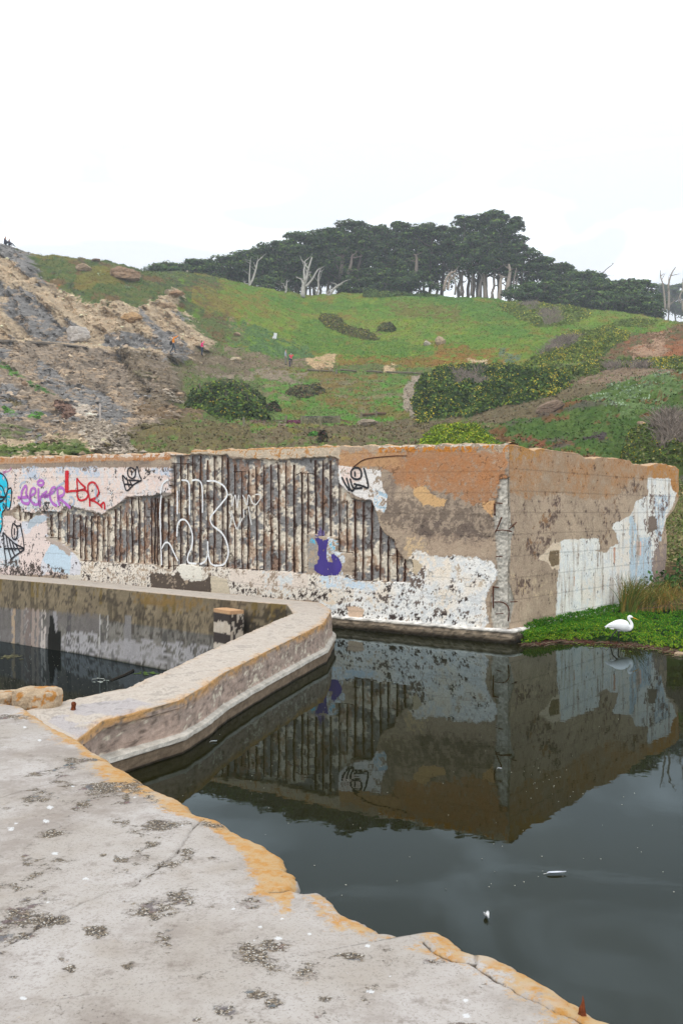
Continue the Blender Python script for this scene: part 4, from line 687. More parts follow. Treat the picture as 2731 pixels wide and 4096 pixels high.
# ============================================================ hillside terrain
UC = [-2200, -900, 0, 120, 300, 450, 600, 750, 900, 1200, 1500, 1800, 2100, 2400, 2731, 3300, 5000]
TB = {24: {0: 2429}, 28: {0: 2340}, 35: {0: 2180}, 42: {0: 2000, 2100: 1990, 2400: 1960, 2731: 2020},
 50: {0: 1860, 300: 1850, 600: 1842, 900: 1832, 1200: 1826, 1500: 1820, 1800: 1815, 2100: 1830, 2400: 1800, 2731: 1850},
 58: {0: 1790, 300: 1788, 600: 1780, 900: 1770, 1200: 1762, 1500: 1757, 1800: 1765, 2100: 1738, 2400: 1680, 2731: 1680},
 66: {0: 1720, 300: 1725, 600: 1725, 900: 1730, 1200: 1737, 1500: 1737, 1800: 1735, 2100: 1680, 2400: 1602, 2731: 1530},
 70: {0: 1690, 300: 1700, 600: 1702, 900: 1716, 1200: 1727, 1500: 1727, 1800: 1720, 2100: 1642, 2400: 1565, 2731: 1496},
 78: {0: 1630, 300: 1640, 600: 1652, 900: 1682, 1200: 1717, 1500: 1717, 1800: 1690, 2100: 1602, 2400: 1548, 2731: 1512},
 86: {0: 1570, 300: 1590, 600: 1612, 900: 1652, 1200: 1706, 1500: 1706, 1800: 1640, 2100: 1560, 2400: 1522, 2731: 1497},
 95: {0: 1500, 300: 1520, 600: 1542, 900: 1592, 1200: 1627, 1500: 1622, 1800: 1570, 2100: 1510, 2400: 1480, 2731: 1462},
 105: {0: 1400, 300: 1424, 600: 1440, 900: 1510, 1200: 1540, 1500: 1532, 1800: 1520, 2100: 1462, 2400: 1440, 2731: 1430},
 109: {0: 1366, 300: 1380, 600: 1402, 900: 1460, 1200: 1500, 1500: 1510, 1800: 1490, 2100: 1442, 2400: 1425, 2731: 1400},
 112: {0: 1360, 300: 1369, 600: 1392, 900: 1440, 1200: 1480, 1500: 1495, 1800: 1470, 2100: 1425, 2400: 1400, 2731: 1370},
 118: {0: 1260, 300: 1290, 600: 1330, 900: 1400, 1200: 1460, 1500: 1480, 1800: 1440, 2100: 1392, 2400: 1370, 2731: 1337},
 124: {0: 1170, 300: 1222, 600: 1260, 900: 1360, 1200: 1430, 1500: 1450, 1800: 1400, 2100: 1362, 2400: 1342, 2731: 1325},
 130: {0: 1080, 300: 1142, 600: 1200, 900: 1320, 1200: 1400, 1500: 1420, 1800: 1370, 2100: 1332, 2400: 1315, 2731: 1320},
 136: {0: 992, 120: 1032, 300: 1060, 600: 1130, 900: 1270, 1200: 1370, 1500: 1390, 1800: 1340, 2100: 1302, 2400: 1290, 2731: 1315},
 140: {-900: 960, 0: 984, 60: 990, 130: 1030, 300: 1038, 450: 1042, 600: 1092, 900: 1235, 1200: 1350, 1500: 1370, 1800: 1320, 2100: 1282, 2400: 1280, 2731: 1310},
 150: {0: 1012, 300: 1050, 600: 1084, 750: 1100, 900: 1172, 1200: 1290, 1500: 1310, 1800: 1275, 2100: 1252, 2400: 1262, 2731: 1302},
 160: {0: 1052, 300: 1066, 600: 1088, 750: 1090, 900: 1130, 1200: 1236, 1500: 1240, 1800: 1225, 2100: 1227, 2400: 1250, 2731: 1295},
 170: {0: 1092, 300: 1095, 600: 1110, 750: 1098, 900: 1116, 1000: 1140, 1200: 1193, 1500: 1186, 1800: 1195, 2100: 1212, 2400: 1248, 2731: 1290},
 176: {0: 1110, 600: 1125, 900: 1118, 1000: 1142, 1200: 1188, 1290: 1188, 1500: 1167, 1740: 1178, 1800: 1188, 2000: 1209, 2100: 1208, 2400: 1255, 2731: 1292},
 185: {0: 1140, 600: 1150, 900: 1142, 1200: 1205, 1500: 1190, 1800: 1203, 2100: 1222, 2400: 1270, 2731: 1300},
 220: {0: 1265, 900: 1275, 1500: 1285, 2100: 1300, 2731: 1330}, 300: {0: 1450, 2731: 1460}, 460: {0: 1640}}
TY = np.array(sorted(TB)); TV = np.array([np.interp(UC, list(TB[y]), list(TB[y].values())) for y in TY])
ud_ = np.arange(-2200, 5001, 20); TVd = np.array([np.interp(ud_, UC, r) for r in TV])
for _ in range(3): TVd = np.apply_along_axis(lambda r: np.convolve(np.pad(r, 2, 'edge'), [.1, .2, .4, .2, .1], 'valid'), 1, TVd)
TZ = H-(TVd-CY)/F*TY[:, None]
YG = np.concatenate([np.arange(23.4, 50, .5), np.arange(50, 190, .28), np.geomspace(190, 460, 70)])
def zgrid(U):
    z = np.array([np.interp(U, ud_, r) for r in TZ]); Z = np.array([np.interp(YG, TY, z[:, i]) for i in range(len(U))]).T
    Zp = np.pad(Z, ((3, 3), (0, 0)), 'edge'); return sum(Zp[i:i+len(YG)]*w_ for i, w_ in enumerate([.08, .14, .18, .2, .18, .14, .08]))
UG = np.concatenate([np.arange(-2200, -120, 40), np.arange(-120, 2860, 6.5), np.arange(2860, 5000, 40)])
ZG = zgrid(UG)
U2, Y2 = np.meshgrid(UG, YG); X2 = (U2-CX)/F*Y2; V2 = CY-F*(ZG-H)/Y2
us, vs_ = U2.ravel(), V2.ravel(); sd_ = (X2-C0[0])*NL[0]+(Y2-C0[1])*NL[1]; sr_ = (X2-C0[0])*NR[0]+(Y2-C0[1])*NR[1]; ZG = np.where((sd_ < .5) & (sr_ > -.5), -3.0, ZG)   # the hillside starts behind the basin wall
X1, Y1, Z1 = X2.ravel(), Y2.ravel(), ZG.ravel()
# ----- zones
j1 = fbm(X1*.5, Y1*.5, Z1*.5, 101, 4, .6); j2 = fbm(X1*.5, Y1*.5, Z1*.5, 102, 4, .6); j3 = fbm(X1*1.3, Y1*1.3, Z1*1.3, 103, 4, .65); j4 = fbm(X1*.12, Y1*.12, Z1*.12, 104, 4); j5 = fbm(X1*3.1, Y1*3.1, Z1*3.1, 105, 3, .7)
e1_ = lambda p: c_(p, 0, 900, 1.568); e2_ = lambda p: c_(p, 900, 800, 1.568); e3_ = lambda p: c_(p, 1731, 800, 1.568)
GC = np.zeros((len(us), 3)); GC[:] = lin((104, 112, 62))
GP = painter(us, vs_, j1, j2, j3, GC); EV = [(-9e4, -9e4), (9e4, -9e4), (9e4, 9e4), (-9e4, 9e4)]
GP(EV, (90, 118, 54), 5, .50); GP(EV, (122, 104, 72), 5, .60, mix=.7); GP(EV, (84, 82, 60), 5, .62, j5, .6)
# meadow
MD = [(700, 1080), (900, 1090), (1300, 1170), (1740, 1150), (2400, 1210), (2731, 1270), (2731, 1340), (2480, 1330), (2300, 1460), (2050, 1480), (1700, 1480), (1200, 1450), (1000, 1430), (850, 1340), (760, 1260), (640, 1200)]
GP(MD, (104, 134, 46), 20); GP(MD, (126, 140, 50), 20, .50, j4, .7); GP(MD, (86, 124, 46), 20, .54, j2, .5); GP(MD, (130, 116, 58), 14, .60, j3, .5); GP(MD, (112, 94, 72), 14, .68, j3, .5); GP(MD, (136, 104, 48), 18, .62, j1, .55)
for q in (e2_([(480, 760), (620, 740), (780, 900), (1250, 900), (1380, 1000), (900, 1040), (500, 940), (420, 880)]), e2_([(0, 560), (520, 640), (900, 640), (1280, 590), (1560, 620), (1560, 680), (1200, 660), (600, 700), (300, 640), (0, 620)]), e3_([(0, 600), (500, 650), (560, 780), (700, 900), (400, 860), (200, 720), (0, 680)])): GP(q, (74, 116, 42), 30, .42, mix=.6)
for q in (e3_([(0, 900), (400, 930), (560, 960), (500, 1040), (0, 1010)]), e3_([(20, 960), (360, 980), (300, 1040), (0, 1030)]), e2_([(560, 1010), (1568, 960), (1568, 1060), (700, 1050)])): GP(q, (140, 100, 44), 14, .46, mix=.7)
GP(e2_([(1000, 640), (1450, 660), (1500, 760), (1100, 740)]), (112, 110, 52), 20, .46)
GP(e2_([(0, 700), (130, 760), (560, 960), (540, 1020), (300, 1000), (0, 940)]), (84, 112, 62), 18, .44)
GP(e2_([(0, 640), (80, 640), (160, 760), (120, 860), (0, 880)]), (150, 128, 96), 14, .56)
# upper left slope
UL = e1_([(130, 200), (480, 210), (830, 240), (980, 290), (1180, 300), (1330, 330), (1420, 380), (1350, 450), (1470, 520), (1420, 600), (1500, 690), (1400, 760), (1230, 600), (1060, 420), (880, 510), (620, 500), (450, 440), (330, 380), (230, 290)])
GP(UL, (98, 104, 56), 30, .36); GP(UL, (78, 98, 48), 14, .52); GP(UL, (120, 86, 60), 14, .60, j1, .7); GP(UL, (74, 72, 62), 14, .63, j3, .7); GP(UL, (128, 116, 52), 12, .60, j4, .6)
GP(e1_([(60, 260), (200, 330), (420, 400), (400, 430), (250, 400), (80, 330)]), (164, 82, 48), 10, .53); GP(e1_([(60, 270), (330, 390), (480, 470), (330, 450), (120, 350)]), (84, 110, 60), 12, .55)
GP(e1_([(1180, 420), (1400, 390), (1640, 430), (1700, 520), (1500, 580), (1300, 560)]), (128, 118, 52), 40, .50)
# lower centre flat
CB = e2_([(0, 1060), (500, 1060), (1250, 1100), (1190, 1400), (1568, 1380), (1568, 1568), (0, 1568), (-560, 1568), (-620, 1440), (-200, 1350), (0, 1390), (250, 1300), (250, 1150)])
GP(CB, (104, 122, 62), 14); GP(CB, (92, 136, 50), 12, .53, j3); GP(CB, (132, 118, 92), 12, .60, j1, .8); GP(CB, (128, 104, 56), 12, .58, j2, .6)
GP(e2_([(-600, 1470), (400, 1480), (1150, 1380), (1568, 1370), (1568, 1480), (1100, 1568), (-600, 1568)]), (112, 100, 74), 16, .42)
GP(e2_([(600, 1090), (1000, 1080), (900, 1350), (640, 1300)]), (124, 104, 56), 24, .55)
GP(e2_([(170, 1300), (250, 1310), (260, 1430), (160, 1420)]), (122, 102, 86), 8); GP(e2_([(330, 1400), (385, 1400), (380, 1470), (330, 1470)]), (128, 108, 94), 5)
# trails
GP(e2_([(1180, 1100), (1240, 1100), (1225, 1160), (1190, 1220), (1180, 1290), (1250, 1380), (1240, 1400), (1180, 1380), (1120, 1310), (1110, 1230), (1140, 1160)]), (160, 146, 128), 5)
GP(e2_([(-200, 1030), (230, 1060), (520, 1100), (480, 1140), (200, 1100), (-150, 1110)]), (142, 128, 108), 10, .42)
GP(e1_([(620, 770), (1060, 800), (1300, 830), (1568, 860), (1568, 885), (1250, 850), (1000, 820), (620, 785)]), (140, 122, 104), 4, mix=.8)
GP(e2_([(0, 900), (300, 980), (500, 1000), (700, 1000), (680, 1080), (300, 1060), (0, 1020)]), (132, 116, 92), 14, .47); GP(e2_([(480, 990), (700, 980), (680, 1060), (540, 1050)]), (192, 164, 126), 8, .42); GP(e2_([(1000, 1050), (1070, 1050), (1070, 1085), (1000, 1085)]), (196, 170, 134), 5, .45)
# cliffs on the left
CL = e1_([(-2500, 100), (0, 130), (90, 140), (200, 200), (230, 290), (330, 380), (450, 440), (560, 500), (700, 510), (880, 505), (960, 500), (1060, 410), (1160, 420), (1120, 520), (1210, 600), (1290, 700), (1380, 790), (1180, 830), (1080, 850), (1120, 930), (1140, 1020), (1080, 1090), (1160, 1180), (1060, 1250), (900, 1300), (780, 1380), (620, 1440), (-2500, 1440)])
cl = inpoly(us+(j1-.5)*90+(j3-.5)*40, vs_+(j2-.5)*70+(j5-.5)*30, CL)
sa_, sb_ = (X1+Z1), (X1-Z1)
str1 = fbm(sa_*.42, sb_*.06, Y1*.05, 111, 4, .55); str2 = fbm(sa_*.16, sb_*.05, 0, 112, 3); str3 = fbm(sa_*1.6, sb_*.35, Y1*.3, 113, 4, .6)
grey = (str1*.55+str2*.35+j4*.4 > .675) | inpoly(us+(j1-.5)*20, vs_+(j2-.5)*20, e1_([(70, 430), (180, 420), (290, 520), (420, 660), (460, 745), (240, 735), (150, 640), (110, 560), (80, 520)])) | inpoly(us+(j1-.5)*20, vs_, e1_([(880, 520), (960, 600), (1060, 700), (1160, 760), (1240, 820), (1040, 800), (960, 660), (900, 600)])) | inpoly(us+(j1-.5)*30, vs_, e1_([(660, 690), (900, 700), (1050, 790), (640, 760)])) | inpoly(us+(j1-.5)*40, vs_+(j2-.5)*30, e1_([(300, 860), (480, 1000), (700, 1080), (860, 1200), (820, 1290), (560, 1180), (380, 1060), (280, 960)]))
rid = 1-abs(2*fbm(sa_*.20, sb_*.035, 0, 121, 4, .55)-1); rid2 = 1-abs(2*fbm(sa_*.6, sb_*.16, Y1*.2, 123, 4, .55)-1); grey |= (rid+.4*rid2+.5*(j3-.5) < .73+.25*(j4-.5))
rk = np.where(grey[:, None], lin((132, 128, 124)), lin((184, 163, 135)))*(.62+.75*str3)[:, None]
br_ = inpoly(us+(j1-.5)*30, vs_+(j2-.5)*30, e1_([(-2500, 800), (200, 760), (620, 775), (1250, 850), (1180, 1110), (1300, 1200), (900, 1320), (-2500, 1440)]))
rk = np.where((br_ & ~grey)[:, None], lin((150, 134, 116))*(.58+.8*str3)[:, None], rk)
GC[cl] = rk[cl]; mt = cl & (j3 > .60); GC[mt] = GC[mt]*.5+lin((206, 176, 142))*.5
d2 = cl & (abs(str1-.5) < .018); GC[d2] *= .6
GP(e1_([(560, 1130), (500, 1180), (640, 1260), (560, 1300), (640, 1440), (830, 1440), (760, 1330), (700, 1240)]), (190, 176, 160), 12, .45)
GP(e1_([(370, 1110), (500, 1140), (540, 1220), (440, 1240), (380, 1160)]), (116, 90, 76), 10)
VEGS = [([(0, 860), (100, 900), (200, 960), (270, 1000), (170, 980), (60, 920), (0, 910)], (86, 124, 52)), ([(210, 1000), (330, 1040), (400, 1090), (300, 1080)], (76, 112, 52)), ([(50, 1150), (140, 1170), (140, 1210), (70, 1200)], (86, 130, 52)), ([(-2500, 1340), (200, 1380), (560, 1380), (620, 1440), (-2500, 1460)], (92, 108, 50)), ([(220, 1190), (290, 1190), (270, 1230), (220, 1220)], (82, 124, 52)), ([(860, 930), (1040, 970), (1000, 1010), (880, 960)], (92, 106, 60)), ([(900, 1090), (1300, 1180), (1200, 1260), (900, 1200)], (124, 104, 80)), ([(760, 790), (960, 800), (960, 860), (850, 900), (700, 850)], (112, 98, 78)), ([(90, 1100), (200, 1110), (180, 1160), (100, 1150)], (110, 98, 66))]
for q, c in VEGS: GP(e1_(q), c, 14, .45)
GP(e1_([(780, 1330), (1000, 1250), (1300, 1230), (1568, 1260), (1568, 1500), (600, 1500)]), (110, 100, 68), 16, .40)
# right slope
RS = e3_([(-300, 1640), (500, 1380), (840, 1240), (1100, 1190), (1568, 1080), (4000, 900), (4000, 1900), (-300, 1900)])
GP(RS, (82, 104, 46), 14); GP(RS, (70, 96, 40), 12, .53, j3); GP(RS, (124, 78, 54), 14, .62, j1, .75); GP(RS, (92, 84, 74), 12, .66, j2, .8)
GP(e3_([(900, 1200), (1568, 1080), (1568, 1200), (1250, 1350), (1000, 1300)]), (102, 124, 74), 18, .54); GP(e3_([(560, 1460), (720, 1470), (700, 1560), (560, 1520)]), (128, 82, 56), 14, .46)
GP(e3_([(930, 1440), (1090, 1420), (1080, 1480), (940, 1500)]), (76, 66, 64), 8, .4)
RR = e3_([(1040, 1000), (1170, 900), (1320, 830), (1568, 790), (3000, 760), (3000, 1010), (1568, 990)]); GP(RR, (122, 92, 66), 12); GP(RR, (96, 98, 60), 12, .55); GP(RR, (150, 100, 66), 12, .62, j1); GP(e3_([(1180, 950), (1360, 880), (1450, 860), (1480, 980), (1350, 1000), (1250, 1010)]), (168, 138, 112), 40, .46)
GP(e3_([(960, 1060), (1568, 1010), (1568, 1090), (1150, 1180), (980, 1200), (900, 1160)]), (138, 118, 96), 10, .42); GP(e3_([(640, 1200), (860, 1150), (1100, 1190), (860, 1250), (640, 1330), (300, 1400), (200, 1340)]), (112, 100, 74), 10)
GP(e3_([(210, 1000), (350, 1005), (330, 1030), (230, 1025)]), (204, 180, 146), 3, .42); GP(e3_([(560, 960), (420, 940), (380, 1000), (520, 1020)]), (98, 116, 92), 14, .5)
# behind wall at the right, low ground
nr_ = (Y1 < 44); GC[nr_] = (lin((140, 122, 90))[None]*(1-j3[nr_, None])+lin((110, 116, 62))[None]*j3[nr_, None])
GP(e1_([(760, 800), (1100, 820), (1330, 800), (1568, 850), (1568, 920), (1150, 960), (1180, 1110), (1000, 1180), (880, 1060), (800, 900)]), (116, 102, 82), 20, .44, mix=.8)
for q in ([(1100, 520), (1568, 700), (1568, 820), (1380, 760), (1180, 640)], [(0, 1240), (200, 1260), (240, 1340), (0, 1360)], [(420, 1330), (620, 1370), (560, 1440), (380, 1420)]): GP(e1_(q), (96, 110, 62), 24, .52, mix=.8)
GC *= (.72+.56*j5)[:, None]; GC *= .78
# ----- relief
rid = 1-abs(2*fbm(sa_*.20, sb_*.035, 0, 121, 4, .55)-1); rid2 = 1-abs(2*fbm(sa_*.6, sb_*.16, Y1*.2, 123, 4, .55)-1)
soft = cl.reshape(U2.shape).astype(float)
for _ in range(4): soft = (np.pad(soft, 1, 'edge')[:-2, 1:-1]+np.pad(soft, 1, 'edge')[2:, 1:-1]+np.pad(soft, 1, 'edge')[1:-1, :-2]+np.pad(soft, 1, 'edge')[1:-1, 2:]+soft)/5
soft = soft.ravel(); far = np.clip((Y1-46)/10, 0, 1)
step_c = fbm(sa_*.25, sb_*.9, 3, 131, 3, .5)
path = np.clip(1-abs(Y1-110.5)/3.5, 0, 1)*(us < 900)
rid3 = 1-abs(2*fbm(sa_*1.5, sb_*.5, Y1*.4, 125, 4, .6)-1)
push = soft*((rid-.6)*6.0+(rid2-.6)*2.2+(rid3-.6)*.9+(j3-.5)*.6+(step_c-.5)*1.6)*(1-.8*path)
dz = far*(1-soft)*((j3-.5)*.5+(j2-.5)*1.3+(j4-.5)*1.2+(j5-.5)*.14)+soft*((j5-.5)*.35+(j3-.5)*.4)*(1-.8*path)
dz *= np.where((us > 1000) & (us < 1460) & (Y1 > 76) & (Y1 < 93), .15, 1); Ys = Y1-push; Xs = X1*(1-push/Y1*.0)
TVt = np.column_stack([Xs, Ys, Z1+dz]); TNZ = (len(YG), len(UG))
tf_ = grid_faces(*TNZ); ter = mkobj('hillside', TVt, tf_, M['terrain'], None, GC); tag(ter, kind='structure'); ter.data.polygons.foreach_set('use_smooth', soft[tf_].mean(1) < .3)
TP3 = TVt.reshape(TNZ[0], TNZ[1], 3); TC3 = GC.reshape(TNZ[0], TNZ[1], 3)
PU, PV = [q.reshape(TNZ) for q in proj(TVt)]
VIS = PV < np.minimum.accumulate(np.vstack([np.full((1, TNZ[1]), 9e9), PV[:-1]]), 0)+.5
def hit(u, v, ymin=44, back=0):
    """first point of the hillside met looking through picture point (u, v)"""
    j = int(np.clip(np.searchsorted(UG, u), 0, len(UG)-1)); col = PV[:, j]; ok = np.nonzero((col <= v) & (YG > ymin))[0]
    i = ok[0] if len(ok) else len(YG)-1; p = TP3[i, j].copy(); p[0] = (u-CX)/F*p[1]; return p
def ztop_at(x, y): 
    u = CX+F*x/y; j = int(np.clip(np.searchsorted(UG, u), 0, len(UG)-1)); i = int(np.clip(np.searchsorted(YG, y), 0, len(YG)-1)); return TP3[i, j, 2]
px = lambda Y: Y/F            # metres per picture pixel at distance Y
# ----- ground cover: tufts and small stones
rng = np.random.default_rng(11)
ok = np.nonzero(VIS & (PU > -60) & (PU < 2800) & (PV < 1900) & (YG[:, None] > 46) & (YG[:, None] < 178))
cellw = (YG[ok[0]]*.28+2)*(YG[ok[0]])**0; pick = rng.choice(len(ok[0]), 90000, p=cellw/cellw.sum()); pi, pj = ok[0][pick], ok[1][pick]
P_ = TP3[pi, pj]+rng.normal(size=(len(pick), 3))*np.array([.15, .15, .0])
isr = soft.reshape(TNZ)[pi, pj] > .5; base = TC3[pi, pj]; gl = base[:, 1] > base[:, 0]*1.0
g_ = ~isr
Pg = P_[g_]; cg = base[g_]*rng.uniform(.85, 1.4, (g_.sum(), 1))*rng.uniform(.85, 1.15, (g_.sum(), 3)); Pg[:, 2] += .06
B = Buf(); B.leaves(Pg, .12, np.clip(cg, 0, .5), rng, .2, 1.5); ok2 = np.nonzero((PU > 2560) & (PU < 2900) & (YG[:, None] > 24) & (YG[:, None] < 46)); k2 = rng.choice(len(ok2[0]), 9000); Pn = TP3[ok2[0][k2], ok2[1][k2]]+rng.normal(size=(9000, 3))*[.25, .25, .03]+[0, 0, .05]
cn = np.array([lin(c) for c in [(120, 124, 70), (104, 118, 58), (142, 126, 92), (88, 104, 48)]])[rng.integers(0, 4, 9000)]*rng.uniform(.5, 1.2, (9000, 1)); B.leaves(Pn, .07, cn, rng, .1, 2.2)
o = B.build('ground_cover', M['leaf']); tag(o, 'low green and brown plants covering the hillside', 'ground cover', kind='stuff')
def rocks(P, size, col, rng, B):
    n = len(P); base = np.array([(1, 0, 0), (0, 1, 0), (-1, 0, 0), (0, -1, 0), (0, 0, 1), (0, 0, -1)], float); T = np.array([(0, 1, 4), (1, 2, 4), (2, 3, 4), (3, 0, 4), (1, 0, 5), (2, 1, 5), (3, 2, 5), (0, 3, 5)])
    for k in range(0, n, 20000):
        p = P[k:k+20000]; m_ = len(p); s = (size[k:k+20000])[:, None, None]; V = base[None]*rng.uniform(.5, 1.2, (m_, 6, 3))*s*np.array([1.2, 1, .75])+rng.normal(size=(m_, 6, 3))*.2*s+p[:, None]
        B.add(V.reshape(-1, 3), None, (T[None]+(np.arange(m_)*6)[:, None, None]).reshape(-1, 3), np.repeat(col[k:k+20000], 6, 0))
Pr = P_[isr]; n = len(Pr); cr = TC3[pi, pj][isr]*rng.uniform(.7, 1.7, (n, 1)); sel = rng.random(n) < .35
B = Buf(); rocks(Pr[sel], (.06+.22*rng.random(sel.sum())**4), np.clip(cr[sel], 0, .55), rng, B)
mm_ = inpoly(PU[ok], PV[ok], e1_([(560, 1200), (520, 1280), (600, 1440), (860, 1440), (800, 1340), (720, 1260)])) | inpoly(PU[ok], PV[ok], e1_([(1040, 1040), (1120, 1080), (1160, 1130), (1080, 1110)])); q = np.nonzero(mm_)[0]
if len(q):
    q = rng.choice(q, 2500); Pq = TP3[ok[0][q], ok[1][q]]+rng.normal(size=(2500, 3))*[.2, .2, .03]; rocks(Pq, .04+.2*rng.random(2500)**3, lin((196, 180, 160))*.6*rng.uniform(.5, 1.3, (2500, 1)), rng, B)
o = B.build('scree', M['rock']); tag(o, 'loose stones scattered over the cliff', 'scree', kind='stuff')
# ----- single boulders
def boulder(u, v, wpx, hpx, color, label, seed, yaw=0, flat_=.9, slab=0):
    p = hit(u, v); s = px(p[1]); rx, rz = wpx*s/2, hpx*s/2; n1, n2 = 26, 40
    th, ph = np.meshgrid(np.linspace(0, math.pi, n1), np.linspace(0, 2*math.pi, n2)); D = np.stack([np.sin(th)*np.cos(ph), np.sin(th)*np.sin(ph), np.cos(th)], -1).reshape(-1, 3)
    r = np.random.default_rng(seed); R_ = np.ones(len(D))*1.15
    for k in range(16):
        nrm = r.normal(size=3); nrm /= np.linalg.norm(nrm); R_ = np.minimum(R_, r.uniform(.72, 1.0)/np.maximum(D@nrm, .01))
    R_ += .42*(fbm(D[:, 0]*3+seed, D[:, 1]*3, D[:, 2]*5, 3, 4, .7)-.5); V = D*R_[:, None]*[rx, rx*flat_, rz]
    if slab: V = np.column_stack([V[:, 0], V[:, 1], V[:, 2]+V[:, 0]*slab])
    k = fbm(D[:, 0]*3+seed, D[:, 1]*3, D[:, 2]*3, 8, 4, .6)[:, None]; c = lin(color)*.62*(.65+.7*k)
    o = mkobj('boulder', V, grid_faces(n2, n1, True), M['rock'], None, c, False); o.location = (p[0], p[1]+rx*.3, p[2]+rz*.45); tag(o, label, 'boulder'); return o
f1 = lambda x, y: (x/1.568, 900+y/1.568); f2 = lambda x, y: (900+x/1.568, 800+y/1.568); f3 = lambda x, y: (1731+x/1.568, 800+y/1.568)
boulder(*f1(485, 735), 92, 88, (206, 196, 186), 'large pale white boulder lodged in the cliff above the path', 1)
boulder(*f1(605, 228), 36, 16, (140, 116, 98), 'brown rock perched on the skyline of the left ridge', 2)
boulder(*f1(785, 335), 115, 66, (168, 138, 110), 'big brown craggy outcrop below the left skyline', 3)
boulder(*f1(515, 290), 62, 38, (192, 166, 138), 'tan outcrop on the slope left of the craggy one', 4)
boulder(*f1(1485, 868), 40, 26, (206, 184, 150), 'rounded tan boulder above the path right of the pink jacket', 5)
boulder(*f1(1125, 1080), 38, 24, (190, 162, 132), 'tan boulder at the left foot of the big round bush', 6)
boulder(*f1(152, 1010), 26, 24, (178, 148, 120), 'small tan boulder at the far left under a green streak', 7)
boulder(*f1(350, 1245), 28, 18, (186, 176, 164), 'pale stone low on the grey scree at left', 8)
boulder(*f1(1050, 520), 60, 32, (196, 168, 136), 'tan crag at the top of the bare cliff beside the turf', 9)
boulder(*f1(825, 610), 80, 44, (206, 168, 122), 'orange tan outcrop in the middle of the cliff', 10)
boulder(*f1(1105, 440), 60, 26, (182, 146, 112), 'brown broken ledge high on the green slope', 11)
boulder(*f2(1352, 905), 42, 42, (196, 172, 140), 'upright tan boulder in the middle of the meadow', 12)
boulder(*f2(1266, 912), 28, 22, (212, 200, 184), 'small white boulder left of the upright meadow boulder', 13)
boulder(*f2(70, 1020), 44, 28, (210, 192, 164), 'pale boulder on the slope above the round bush', 14)
boulder(*f2(600, 1062), 28, 18, (206, 176, 138), 'small tan rock on the path bank right of the walkers', 15)
boulder(*f2(75, 850), 34, 20, (184, 156, 128), 'tan rock half sunk in the turf left of the white block', 16)
boulder(*f3(745, 1322), 118, 52, (160, 136, 116), 'large slanting brown slab of rock below the big hedge', 17, 0, .6, .28)
boulder(*f3(1310, 1415), 34, 22, (190, 160, 132), 'small tan rock on the green slope at right', 18)
boulder(*f3(340, 1428), 26, 10, (186, 168, 140), 'thin tan rock at the foot of the big hedge', 19)
boulder(*f2(885, 1420), 86, 34, (172, 156, 136), 'heap of grey brown broken stone right of the plank wall', 20)
boulder(2712, 2640+8, 30, 22, (120, 100, 78), 'x', 21) if False else None
